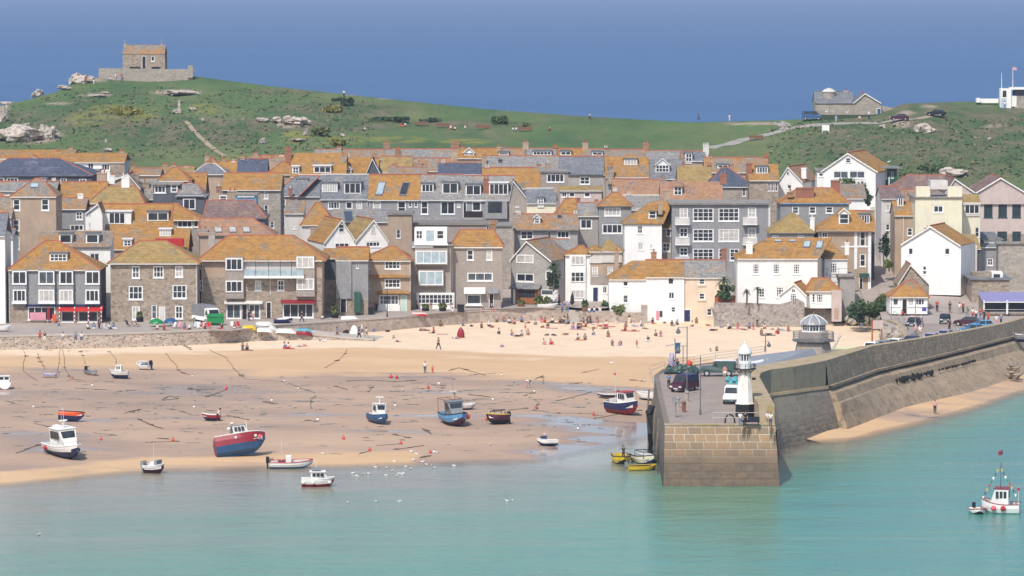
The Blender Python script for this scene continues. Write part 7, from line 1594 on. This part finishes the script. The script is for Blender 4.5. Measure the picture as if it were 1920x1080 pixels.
# beach furniture
def at(x,y): return beach_pt(x,y)
b=MB(); b.lathe((0,0,0),[(.85,0),(.8,.7),(.55,1.3),(.1,1.75)],10); o=thing1('beach_tent','crimson dome beach tent in the middle of the sand','tent',b,'crimson',at(864,633)); o.scale=(.72,.55,.95)
b=MB(); b.lathe((0,0,0),[(.8,0),(.7,.6),(.4,1.2),(.05,1.5)],7); thing1('beach_shelter','white pop-up beach shelter near the slipway foot','beach shelter',b,'chalk',at(664,627))
b=MB(); b.ball((0,0,.5),.5,0,8,6,.4); b.bar((.3,-.3,.1),(.3,.3,.1),.12); b.bar((-.3,-.3,.1),(-.3,.3,.1),.12); b.bar((.4,0,.6),(.8,0,1.0),.03); thing1('pushchair','black pushchair parked below the second sea wall','pushchair',b,'black',at(649,630))
b=MB(); b.box((-.35,-.35,0),(.35,.35,1.9)); b.box((-.42,-.42,1.9),(.42,.42,2.05)); thing1('brick_post','rusty brown square post against the second sea wall','post',b,'rust',at(738,615))
def towel(x,y,m_,lb,w=.8,l=1.8,rz=0):
    p=at(x,y); b=MB(); b.box((-l/2,-w/2,.02),(l/2,w/2,.06)); b.box((-l/2-.0,-w/2-.001,.021),(-l/2+.12,w/2+.001,.064)); thing1('beach_towel',lb,'towel',b,m_,p+Vector((0,0,.02)),rz)
for q in [(463,657,'rust','rust-red blanket at the foot of the big wall'),(541,654,'redcloth','red towel under the slipway wall'),(796,620,'darkcloth','dark towel below the pink upturned boat'),(830,627,'rose','long pale pink towel leading to the beach tent'),(1043,606,'darkcloth','dark blanket before the harbour steps',1.2,3),(1035,616,'rose','pinkish towel below the dark blanket'),(1083,618,'rose','pink mat at the front of the big crowd',1,2.6),(1143,613,'redcloth','red towel before the garden wall'),(1182,621,'redcloth','long red mat below the gate pier',.8,3),(1088,638,'orangecloth','orange towel under the lone couple'),(1440,629,'darkcloth','long dark towel before the lookout',.7,2.4),(1470,620,'palebluecloth','pale towel near the lookout dome',.8,2.4),(1110,615,'yellowpaint','yellow towel in front of the crowd'),(1383,617,'rose','pink towel under the high retaining wall')]: towel(*q)
for x,y,lb in ((1284,659,'first'),): pass
# umbrellas, deckchairs, bins on the wharf
for x,y,m_,lb in ((293,613,'greenpaint','low green fishing umbrella on the wharf before the stone house'),(320,612,'bluepaint','low blue fishing umbrella on the wharf before the stone house')):
    root=empty('umbrella',UZ(x,y,4.55),0,lb,'umbrella'); b=MB(); b.lathe((0,0,.55),[(1.15,0),(1.0,.35),(.6,.65),(.05,.82)],10); b.build('canopy',m_,root); b=MB(); b.bar((0,0,0),(0,0,1.4),.03); b.build('pole','steel',root)
for k,(x,y,m_) in enumerate([(326,616,'chalk'),(335,616,'rose'),(366,615,'palebluecloth'),(372,616,'chalk'),(383,616,'rose'),(392,616,'redcloth'),(436,615,'chalk'),(448,615,'redcloth'),(240,613,'darkcloth'),(250,613,'rose'),(258,613,'darkcloth')]):
    root=empty('deckchair',UZ(x,y,4.55),R(k*13-50),'%s deckchair %s'%({'chalk':'white','rose':'pink','palebluecloth':'pale blue','redcloth':'red','darkcloth':'dark'}[m_],['nearest the blue umbrella','second from the blue umbrella','beside the pale windbreak','between pale blue and pink ones','next to the lorry skip','at the skip front','by the shop canopy','beside the yellow dinghy','outside the stone house, first','outside the stone house between dark ones','outside the stone house, last'][k]),'deckchair'); b=MB(); b.face([(-.3,-.35,.3),(.3,-.35,.3),(.3,.1,.35),(-.3,.1,.35)]); b.face([(-.3,.1,.35),(.3,.1,.35),(.3,.4,1.0),(-.3,.4,1.0)]); b.build('seat_cloth',m_,root); b=MB()
    for s in (-.3,.3): b.bar((s,-.4,0),(s,.4,1.02),.025); b.bar((s,.4,0),(s,-.35,.32),.025)
    b.build('frame','tan',root)
for x,y,lb in ((694,592,'black wheeled bin standing on the wharf beside the brown inn'),(864,586,'dark slatted wharf bench end by the townhouse'),):
    b=MB(); b.box((-.55,-.5,.1),(.55,.5,1.2)); b.box((-.6,-.55,1.2),(.6,.55,1.3)); thing1('bin' if 'bin' in lb else 'bench',lb,'bin' if 'bin' in lb else 'bench',b,'black',UZ(x,y,4.55))
def pot(x,y,z,lb,r=.7,h=1.1,pm='black',spiky=False):
    root=empty('potted_shrub',UZ(x,y,z),0,lb,'plant'); b=MB(); b.lathe((0,0,0),[(.5,0),(.62,.7),(.6,.75)],8); b.build('pot',pm,root); leafball(root,(0,0,.75+h*.45),r,h*.6,220,'leafyel' if not spiky else 'leaf')
def leafball(root,c,r,h,n,m_,name='foliage',seed=1,sz=.22,coll=None):
    rd=random.Random(seed+int(c[0]*10)); b=MB(); cl=[(Vector((rd.uniform(-1,1),rd.uniform(-1,1),rd.uniform(-1,1))).normalized()*rd.uniform(.35,.8),rd.uniform(.3,.55)) for _ in range(9)]
    for i in range(n):
        q,rr_=rd.choice(cl); d=Vector((rd.gauss(0,1),rd.gauss(0,1),rd.gauss(0,1))).normalized()*rr_*rd.uniform(.6,1.1)+q
        p=Vector((c[0]+d.x*r,c[1]+d.y*r,c[2]+d.z*h)); a=Vector((rd.gauss(0,1),rd.gauss(0,1),rd.gauss(0,.8))).normalized(); e=a.cross(Vector((rd.gauss(0,1),rd.gauss(0,1),rd.gauss(0,1)))).normalized(); s=sz*rd.uniform(.6,1.4)
        b.face([p-a*s,p+e*s*.55,p+a*s,p-e*s*.55])
    o=b.build(name,m_,root); return o
mat('leaf',(.08,.13,.05),(.055,.09,.035),1.5,c3=(.13,.18,.07),s3=3); mat('leafdark',(.05,.08,.045),(.035,.06,.035),1.5,c3=(.075,.11,.055),s3=3); mat('leafyel',(.15,.18,.06),(.10,.13,.045),1.5,c3=(.22,.22,.07),s3=3); mat('frond',(.07,.115,.045),(.045,.08,.035),1.5); mat('trunk',(.16,.12,.08),(.12,.09,.06),1.5); mat('gorseleaf',(.26,.23,.06),(.16,.17,.055),1)
pot(628,598,4.55,'yellow-green shrub in a dark tub on the wharf edge',.75,1.5,'black'); pot(1068-0+29,584,4.55,'spiky green plant in a brown tub beside the folded parasol',.6,1.2,'browncloth',True); pot(977,578,4.55,'low shrub in a wooden planter before the gable house',.8,.6,'rust')
pot(798,586,4.55,'flowering planter with green bush before the townhouse',.7,.7,'black'); pot(830,586,4.55,'dark bush planter at the corner of the townhouse',.8,.9,'black'); pot(262,604,4.6,'palm-like potted plant at the stone house window',.6,1.0,'black')
lamp(726,594,U(726,543,672).z,'slim black lamp post on the wharf before the brown inn',672,(),4.5,'black'); lamp(941,580,U(941,565,690).z,'short dark post by the alley mouth',690,(),4.5,'black')
def wlamp(px,y0,y1,Y,z,lb): p=U(px,y0,Y); root=empty('flagpole',(p.x,p.y,z),0,lb,'pole'); b=MB(); h=U(px,y1,Y).z-z; b.lathe((0,0,0),[(.1,0),(.07,h*.5),(.04,h)],7); b.build('pole','greypaint',root)
wlamp(1716,634,552,640,4.9,'tall thin pole with stone foot before the quay lodge'); wlamp(1671,605,543,660,5.2,'thin dark pole at the corner of the quay lodge')
b=MB(); p0=UZ(1632,598,3.0); p1=U(1603,520,686); b.bar(p0,p1,.11); o=b.build('drain_pipe','offwhite'); tag(o,'long white pipe slanting down the bushy bank to the sand','pipe')
b=MB(); b.lathe((0,0,0),[(.75,0),(.6,.8),(.5,1.0),(.1,1.1)],9); o=thing1('mooring_stone','dark conical mooring stone at the foot of the tall thin pole','mooring stone',b,'lead',UZ(1715,637,5))
# rocky bank, bush and ramp by the lodge
def bush(lb,px,py,Y,rx,rz_,m_,n=500,z=None,seed=1,sz=.3,nm='bush',cat='bush'):
    p=U(px,py,Y); root=empty(nm,(p.x,p.y,p.z),0,lb,cat); leafball(root,(0,0,0),rx,rz_,n,m_,'foliage',seed,sz); b=MB(); b.bar((0,0,-rz_*1.1),(0,0,rz_*.2),.12); b.build('stem','trunk',root); return root
bush('big dark green bush filling the bank beside the quay lodge',1630,582,676,3.4,2.0,'leaf',1500,seed=3); bush('grey-green bush on the bank nearest the grey flank wall',1612,592,672,2.0,1.6,'leafdark',700,seed=4); bush('olive bush behind the lodge corner on the bank',1652,570,678,1.9,1.6,'leafyel',600,seed=5)
bush('bushy shrub climbing the lane wall above the bank',1657,470,712,1.3,3.0,'leafdark',500,seed=6); bush('round bush at the foot of the steep lane',1667,497,705,1.0,1.0,'leafyel',260,seed=7); bush('small shrub between the chalet and grey gable roof',1630,375,745,1.0,1.0,'leafdark',240,seed=8); bush('climbing greenery across the white chalet front',1602,342,784,3.2,1.2,'leaf',420,seed=9); bush('brownish climber at the corner of the white chalet',1616,358,783,1.2,2.4,'leafdark',300,seed=10)
bush('green bush by the harbour steps garden wall',1138,580,693,1.3,1.6,'leaf',500,seed=12); bush('pale spiky bush beside the garden wall',1160,582,690,1.2,.9,'leafyel',320,seed=13); bush('low shrubs in the corner of the gable house garden',1016,563,694,1.4,.9,'leafyel',300,seed=14)
b=MB()
for k in range(60):
    x=random.uniform(1592,1662); p=UZ(x,random.uniform(592,604),3.2); b.ball((p.x,p.y+1.5,2.8+random.random()*1.2),random.uniform(.5,1.1),0,7,5,.9)
for k in range(26):
    b.ball((59.6+random.uniform(-1.8,1.0),640+k*.7,random.uniform(2.5,4.3)),random.uniform(.6,1.2),0,7,5,.9)
o=b.build('rocks','granite'); o['kind']='stuff'; tag(o,'heaped rough stones forming the bank between sand and wharf road','rocks')
g=[]
for x,y,z in ((1655,602,5.0),(1668,603,5.15),(1680,608,5.1),(1689,620,4.9),(1697,636,4.8)): p=UZ(x,y,z); g.append((p.x,p.y,p.z))
wall_line('ramp_wall','curved brown stone ramp wall dropping to the sand by the lodge',g,'stone',.5,'coping',zbot=1.5)
railing([tuple(UZ(x,y,5.15)) for x,y in ((1676,596),(1685,603),(1695,610),(1702,615))],1.1,(1,.5),'greypaint','grey railing before the quay lodge',.04)
# slipway signs
root=empty('signboard',(0,0,0),0,'weathered pinkish signboard frame on posts at the beach corner','signboard'); q0,q1=UZ(1634,642,4.6),UZ(1652,640,4.6); b=MB(); b.box((q0.x,q0.y,4.7+1.9),(q1.x+.1,q0.y+.1,4.7+3.2)); b.build('board','pink',root); b=MB(); b.bar((q0.x+.1,q0.y,2.5),(q0.x+.1,q0.y,7.9),.12); b.bar((q1.x-.1,q0.y,2.5),(q1.x-.1,q0.y,6.6),.1); b.build('post','redtile',root)
# fishing gear heap on the pier
p=UZ(1268,700,6.92); root=empty('fishing_gear',p,0,'heap of blue and dark fishing gear with poles on the pier edge','fishing gear'); b=MB()
for k in range(14): b.ball((random.uniform(-1.2,2.6),random.uniform(-.8,.8),random.uniform(.2,.9)),random.uniform(.3,.55),0,7,5,.8)
b.build('net_heap','olive',root); b=MB(); b.bar((0,0,0),(-.2,0,4.6),.08); b.bar((-1.4,0,3.6),(.6,0,4.0),.06); b.bar((.9,.3,0),(.9,.3,3.6),.06); b.build('pole','greypaint',root); b=MB(); b.box((-.15,-.1,2.6),(.5,.1,4.0)); b.build('banner','bluepaint',root); b=MB(); b.ball((1.7,0,1.3),.42); b.build('buoy','buoyred',root); b=MB(); b.ball((-.7,0,1.9),.5,0,7,5,.8,(.7,.7,1.6)); b.build('tarp_bundle','lilac',root)
for k,(x,y,lb,m_) in enumerate([(1376,722,'aqua crates and pale sacks behind the white minivan','aqua'),(1420,742,'red and teal clutter at the foot of the parapet','crimson'),(1408,798,'dark bench with red cushion behind the pier-end railing','darkcloth')]):
    b=MB()
    if k<2:
        for j in range(7): b.ball((random.uniform(-.8,.8),random.uniform(-.4,.4),random.uniform(.2,.8)),random.uniform(.25,.45),0,7,5,.6)
    else: b.box((-1,-.25,.4),(1,.25,.5)); b.box((-1,.2,.5),(1,.3,1.0)); b.box((-.9,-.2,0),(-.8,.2,.4)); b.box((.8,-.2,0),(.9,.2,.4))
    thing1(['crate_heap','gear_heap','bench'][k],lb,['crates','gear','bench'][k],b,m_,UZ(x,y,6.92))
# palms
def palm(lb,px,pyb,pyt,Y,n=38,r=1.3,zb=None):
    p=U(px,pyb,Y); t=U(px,pyt,Y).z-p.z; root=empty('palm_tree',p,0,lb,'palm tree'); b=MB(); b.path([(0,0,-.3),(.06,0,t*.5),(0,0,t)],.16,0,7); b.build('trunk','trunk',root); b=MB(); rd=random.Random(int(px))
    for k in range(n):
        a=rd.uniform(0,2*math.pi); e=rd.uniform(-.5,1.3); L_=r*rd.uniform(.8,1.15); d=Vector((math.cos(a),math.sin(a),0)); pr=[]
        for j in range(5): s=j/4; pr.append(Vector((0,0,t))+d*(L_*s*math.cos(e*(1-s*.4)))+Vector((0,0,L_*(s*math.sin(e)-s*s*.75))))
        w=d.cross(Vector((0,0,1)))
        for j in range(4): a0=.11*(1-j/4.2); a1=.11*(1-(j+1)/4.2); b.face([pr[j]-w*a0,pr[j]+w*a0,pr[j+1]+w*a1,pr[j+1]-w*a1])
    b.build('crown','frond',root); return root
palm('bushy palm behind the terracotta fence at the cream cottage',1357,548,524,683,70,1.7); bush('dense palm undergrowth behind the terracotta fence',1357,547,684,2.0,1.4,'leaf',600,seed=20)
palm('small palm on the villa wall, nearer the terracotta fence',1400,569,545,681,34,.95); palm('taller forked palm on the villa wall beside the lower window',1420,569,541,681.5,40,1.05); palm('dark palm growing beside the grey gable house window',1038,540,497,692,60,1.8); bush('ivy-like growth around the palm at the grey gable house',1038,520,692,1.0,2.2,'leafdark',320,seed=22)
# folded parasol
b=MB(); b.lathe((0,0,.6),[(.05,0),(.38,.3),(.25,1.4),(.04,2.0)],8); b.bar((0,0,0),(0,0,2.7),.04); thing1('parasol','dark folded parasol on the terrace by the harbour steps','parasol',b,'darkcloth',UZ(1073,578,4.55))
# ================= headland
def rock(lb,px,py,w,h,m_='granite',fn=None,n=5,seed=0,group=None,cat='rock'):
    p=hill_pt(px,py) if fn is None else fn(px,py); s=p.y/F; rd=random.Random(seed+int(px)); b=MB()
    for k in range(n): f=rd.uniform(.3,.6); b.ball((rd.uniform(-.5,.5)*w*s*(1-f),rd.uniform(-1,1)*w*s*.3,h*s*rd.uniform(.1,.5)),w*s*f*.6,0,9,7,1.1,(1,1,h/w*rd.uniform(.8,1.3)))
    o=b.build('rock',m_); o.location=p; tag(o,lb,cat,group); return o
mat('rockpale',(.62,.53,.46),(.46,.40,.35),.8,c3=(.2,.18,.16),s3=1.2,bp=.3)
for k,(x,y,w,h,lb) in enumerate([(72,182,24,20,'lone rounded boulder standing against the sea on the headland edge'),(150,156,40,22,'craggy outcrop stepping up towards the chapel'),(120,168,26,10,'low rock ledge between the lone boulder and crag'),(30,262,90,34,'broad pale crag at the foot of the chapel hill'),(88,262,36,34,'blocky crag with dark hollow beside the broad crag'),(8,228,16,36,'steep pale rock edge at the hillside rim'),(8,196,50,8,'flat rocks along the seaward rim'),(345,176,86,8,'bare pale rock slab below the chapel'),(178,180,40,5,'thin rock ledge across the slope'),(200,176,26,6,'short rock ledge above the thin one'),(552,234,46,22,'large grey-white outcrop in the middle hillside'),(492,228,26,9,'two flat pale rocks beside the large outcrop'),(520,230,24,12,'tumbled rocks touching the large outcrop'),(558,264,34,6,'flat slab low on the middle hillside'),(573,254,10,14,'upright stone above the flat slab'),(642,256,12,7,'small white stone in the yellow gorse'),(288,147,20,10,'pale boulder below the chapel terrace'),(205,205,0,0,''),(335,212,24,8,'rock plinth of the hillside stone marker'),(362,207,14,7,'white stone beside the stone marker'),(1735,247,38,20,'pale rock face on the scrubby slope below the road'),(1655,240,14,8,'small rock at the headland road edge'),(1855,262,9,7,'round white boulder on the scrubby slope'),(1790,330,46,22,'grey boulder mound behind the hall roofs'),(1745,335,0,0,''),(1500,240,20,5,'roadside stones near the junction'),(204,283,16,6,'small flat rock above the terrace roof'),(200,268,8,9,'small standing rock above the terrace roof'),(450,222,0,0,''),(492,270,14,12,'pale stones above the old town pots'),(380,226,8,6,'isolated white stone right of the marker'),(935,262,0,0,'')]):
    if w: rock(lb,x,y,w,h,'rockpale',seed=k,n=6)
for k in range(14):
    q=UZ(random.uniform(1885,1960),random.uniform(610,700),2); b=MB(); b.ball((0,0,0),random.uniform(.6,1.4),0,9,7,.6,(1.2,1,.8)); thing1('boulder','brown boulder in the heap beyond the shore end of the pier parapet','boulder',b,'stone',(q.x,q.y,random.uniform(1.2,3.6)),group='boulders beyond the parapet end')
for k,(x,y,w,h,m_,lb) in enumerate([(652,198,16,14,'leafdark','dark round bush on the skyline slope'),(640,190,22,6,'leafdark','low spreading bush beside the dark skyline bush'),(938,232,24,20,'leaf','conical green bush beside the hillside benches'),(986,238,12,9,'leafyel','smaller bush beyond the conical one'),(623,208,36,10,'gorseleaf','yellowing gorse mound below the skyline bush'),(600,255,24,18,'leafyel','rounded olive gorse bush above the terrace roofs'),(634,272,20,12,'gorseleaf','orange flowering gorse touching the terrace roofs'),(810,228,30,6,'leafdark','brown hedge behind the hillside benches'),(740,225,60,7,'leafdark','long dark hedge below the skyline'),(226,212,60,10,'gorseleaf','yellow-flowered gorse patch in the centre of the chapel hill'),(1760,318,60,12,'leaf','long green hedge behind the purple hall')]):
    p=hill_pt(x,y); s=p.y/F; root=empty('bush',p,0,lb,'bush'); leafball(root,(0,0,h*s*.35),w*s*.7,h*s*.6,500,m_,'foliage',k+30,.45); b=MB(); b.bar((0,0,-.3),(0,0,h*s*.3),.15); b.build('stem','trunk',root)
mat('scrubgreen',(.12,.18,.08),(.09,.14,.065),.4); mat('scrubdark',(.095,.14,.08),(.075,.115,.065),.4); mat('scrubbrown',(.23,.195,.13),(.18,.16,.1),.4)
# undergrowth tussocks over the slopes
b=MB(); rd=random.Random(21)
for k in range(5400):
    if k<3200: x,y=rd.uniform(0,700),rd.uniform(165,300)
    else: x,y=rd.uniform(1440,1920),rd.uniform(225,345)
    sy=interp([(a,c) for a,c,_ in SIL],x)
    if y<sy+6: continue
    p=hill_pt(x,y)
    if p.y<815: continue
    s=rd.uniform(.2,.6)*rd.uniform(.35,1); mi=rd.choices((0,1,2),(.55,.15,.3))[0]
    for j in range(3):
        a=Vector((rd.gauss(0,1),rd.gauss(0,1),abs(rd.gauss(0,.5)))).normalized(); e=a.cross(Vector((rd.gauss(0,1),rd.gauss(0,1),rd.gauss(0,1)))).normalized(); c=p+Vector((rd.uniform(-s,s),rd.uniform(-s,s),s*.3)); b.face([c-a*s,c+e*s*.5,c+a*s,c-e*s*.5],mi)
o=b.build('undergrowth',['scrubgreen','scrubdark','scrubbrown']); o['kind']='stuff'; tag(o,'scrubby bracken and tussocks over the headland slopes','undergrowth')
# chapel
Yc=1050
ch=house('chapel','small stone chapel with slate roof on the hilltop',Yc,230,309,None,101,85,7,'gx','stone','rm',oe=0,ov=.1,win=[(283,105,290,115,1,1)],door=[(266,105,274,128,'black')],ridge='rm',cat='chapel',gut=None)
for x,lb in ((234,1),(303,1)):
    p=U(x,86,Yc+3.5); b=MB(); l=ch.root.matrix_world; b.box((-.25,-.25,-.3),(.25,.25,.5)); b.bar((0,0,.4),(0,0,1.7),.09); b.bar((-.3,0,1.3),(.3,0,1.3),.07); o=b.build('gable_cross','granite',ch.root); o.location=Vector(p)-ch.root.location
g=[]
wl=empty('chapel_terrace',(0,0,0),0,'low stone terrace wall enclosing the hilltop chapel','terrace wall'); 
def seg(a,c,ya,yb,th=.5):
    b=MB(); b.grid([[(a[0],a[1],a[2]-3.5),(c[0],c[1],c[2]-3.5)],[(a[0],a[1],a[2]),(c[0],c[1],c[2])],[(a[0],a[1]+th,a[2]),(c[0],c[1]+th,c[2])],[(a[0],a[1]+th,a[2]-3.5),(c[0],c[1]+th,c[2]-3.5)]]); b.face([(a[0],a[1],a[2]-3.5),(a[0],a[1],a[2]),(a[0],a[1]+th,a[2]),(a[0],a[1]+th,a[2]-3.5)]); b.face([(c[0],c[1],c[2]-3.5),(c[0],c[1]+th,c[2]-3.5),(c[0],c[1]+th,c[2]),(c[0],c[1],c[2])]); return b
seg(U(185,128,1045),U(361,130,1045),0,0).build('front_wall','granite',wl); b=MB(); q0,q1=U(185,128,1045),U(361,130,1045); b.face([(q0.x,q0.y+.5,q0.z-.5),(q1.x,q1.y+.5,q1.z-.5),(q1.x,q1.y+14,q1.z-.5),(q0.x,q0.y+14,q0.z-.5)]); b.build('terrace_floor','path',wl)
b=MB(); q=U(352,123,1044.5); b.box((q.x,q.y,q.z-3),(q.x+1.3,q.y+1,q.z)); b.build('end_pier','granite',wl)
b=MB(); q=U(243,126,1049.3); b.box((q.x,q.y,q.z-1),(q.x+2.6,q.y+.5,q.z-.5)); b.box((q.x,q.y+.45,q.z-.5),(q.x+2.6,q.y+.55,q.z+.1)); o=b.build('bench','black'); tag(o,'dark bench left of the chapel doorway','bench')
b=MB(); q=U(284,126,1049.3); b.box((q.x,q.y,q.z-1),(q.x+2.0,q.y+.5,q.z-.5)); b.box((q.x,q.y+.45,q.z-.5),(q.x+2.0,q.y+.55,q.z+.1)); o=b.build('bench','black'); tag(o,'dark bench under the small chapel window','bench')
p=hill_pt(336,212); b=MB(); b.box((-.5,-.5,0),(.5,.5,1.0)); b.box((-.25,-.2,1),(.25,.2,3.0)); o=thing1('stone_marker','small upright stone marker on a plinth on the hillside','stone marker',b,'rockpale',p)
# coastguard house
cg=house('coastguard_house','low stone house with slate roof and round tower on the headland',948,1529,1600,None,193,172,9,'gx','granite','rs',oe=.1,ov=.2,ridge='rs',cat='house',win=[(1548,203,1551,209),(1586,204,1590,210)],gut=None,ch=[(1582,1590,166,.5,'pink',1)])
r2=house('coastguard_house','gabled stone end of the coastguard house with bright blue door',947,1600,1652,None,193,175,10,'gf','granite','rs',pk=1622,oe=0,cat='house end',door=[(1644,203,1652,222,'bluepaint')],gut=None)
q=U(1554,190,951); b=MB(); b.lathe((0,0,-4),[(1.5,0),(1.45,6.2)],12); tw=b.build('tower','granite',cg.root); tw.location=Vector(q)-cg.root.location; b=MB(); b.lathe((0,0,2.2),[(1.6,0),(1.6,.15),(1.0,.6),(.1,.95)],12); b.build('cap','offwhite',tw); tw.location.z-=.1
b=MB(); p=hill_pt(1548,226); b.box((-1.0,0,0),(12.8,.4,1.3)); o=thing1('low_wall','low dark hedge wall before the coastguard house','wall',b,'leafdark',p)
g=[]
p0=U(1652,196,950); 
wl2=empty('yard_wall',(0,0,0),0,'sloping pale stone yard wall trailing from the blue door','wall'); b=MB(); rows=[[],[]]
for x,y in ((1652,198),(1668,201),(1685,205),(1702,208),(1710,210)): q=U(x,y,949); rows[0].append(tuple(q)); rows[1].append((q.x,q.y,q.z-3))
b.grid(rows); b.grid([[(a,c+.4,d) for a,c,d in rows[0]],rows[0]]); b.build('masonry','granite',wl2)
# white lookout station
Yk=955; lkp=empty('lookout_station',U(1890,200,Yk),0,'white coastguard lookout tower with two masts and flag on the headland','lookout station'); o0=Vector(lkp.location)
def lb_(x0,y0,x1,y1,v0,v1,m_,nm): a=U(x0,y0,Yk+v0)-o0; c=U(x1,y1,Yk+v0)-o0; b=MB(); b.box((a.x,v0,c.z),(c.x,v1,a.z)); return b.build(nm,m_,lkp)
lb_(1876,166,1896,206,0,3,'white','tower'); lb_(1896,180,1906,200,.5,3,'white','side_block'); lb_(1880,170,1887,182,-.05,-.0,'glass','window'); lb_(1877,184,1887,203,-.06,-.01,'palebluecloth','notice_panel'); lb_(1831,184,1838,192,1,3,'white','boundary_wall'); lb_(1831,185,1872,193,2,2.4,'white','boundary_wall'); lb_(1903,168,1960,179,1,5,'darkcloth','upper_cabin'); lb_(1895,164,1960,168,.8,5,'white','cabin_roof'); lb_(1902,180,1970,212,.6,5,'granite','stone_base')
for x,yt in ((1878,137),(1899,128)):
    a=U(x,yt,Yk+1)-o0; c=U(x,170,Yk+1)-o0; b=MB(); b.bar(c,a,.1,0,6,.05); b.build('mast','frame',lkp)
a=U(1899,125,Yk+1)-o0; b=MB(); b.face([a,a+Vector((.9,0,-.3)),a+Vector((.9,0,-.9)),a+Vector((0,0,-.6))]); b.build('flag','pinkcloth',lkp)
p=hill_pt(1548,249); b=MB(); b.box((-.8,-.1,0),(-.65,.1,1.7)); b.box((.65,-.1,0),(.8,.1,1.7)); b.box((-.65,-.05,.5),(.65,.05,1.7)); thing1('information_board','dark information board in a white frame beside the headland road','board',b,'frame',p)
for k,(x,y,lb) in enumerate([(790,237,'long wooden bench on the open hillside'),(830,240,'first crowded bench beside the hedge'),(905,243,'bench between the crowd and the conical bush'),(985,247,'low dark bench beyond the conical bush'),(1418,263,'dark bench beside the headland road')]):
    p=hill_pt(x,y); b=MB(); b.box((-1.6,-.25,.4),(1.6,.25,.52)); b.box((-1.6,.2,.52),(1.6,.3,1.1)); b.box((-1.4,-.2,0),(-1.25,.2,.4)); b.box((1.25,-.2,0),(1.4,.2,.4)); thing1('bench',lb,'bench',b,'browncloth',p,group='benches on the headland')
# ---------- camera, light
cd=bpy.data.cameras.new('camera'); cam=bpy.data.objects.new('camera',cd); col.objects.link(cam)
cam.location=CAM; cam.rotation_euler=(math.pi/2-TH,0,0); cd.sensor_width=36; cd.lens=36*F/1920; cd.clip_start=1; cd.clip_end=120000
bpy.context.scene.camera=cam
AZ,EL=R(-160),R(50)   # sun behind the camera, off to the west side of the view
sd=Vector((math.sin(AZ)*math.cos(EL),math.cos(AZ)*math.cos(EL),math.sin(EL)))
ld=bpy.data.lights.new('sun','SUN'); ld.energy=3.45; ld.angle=R(.53); ld.color=(1,.95,.87)
lo=bpy.data.objects.new('sun',ld); col.objects.link(lo); lo.rotation_euler=sd.to_track_quat('Z','Y').to_euler(); lo.location=(0,0,200)
w=bpy.data.worlds.new('World'); bpy.context.scene.world=w; w.use_nodes=True; nt=w.node_tree
bg=nt.nodes['Background']; s=nt.nodes.new('ShaderNodeTexSky'); s.sky_type='NISHITA'; s.sun_disc=False; s.sun_elevation=EL; s.sun_rotation=AZ%(2*math.pi)
s.air_density=1.0; s.dust_density=1.6; nt.links.new(s.outputs[0],bg.inputs[0]); bg.inputs[1].default_value=.15
vs=bpy.context.scene.view_settings; vs.view_transform='Standard'; vs.look='None'; vs.gamma=1; vs.exposure=.12

HAZE=.00008
b=MB(); b.box((-12000,-60,-60),(12000,70000,140)); hz=b.build('haze','frame'); hz['kind']='stuff'; hz.data.materials.clear()
m=bpy.data.materials.new('haze_air'); m.use_nodes=True; nt=m.node_tree; nt.nodes.clear(); o=nt.nodes.new('ShaderNodeOutputMaterial'); v=nt.nodes.new('ShaderNodeVolumePrincipled'); v.inputs['Density'].default_value=HAZE; v.inputs['Color'].default_value=(.50,.64,.92,1); nt.links.new(v.outputs[0],o.inputs['Volume']); hz.data.materials.append(m)
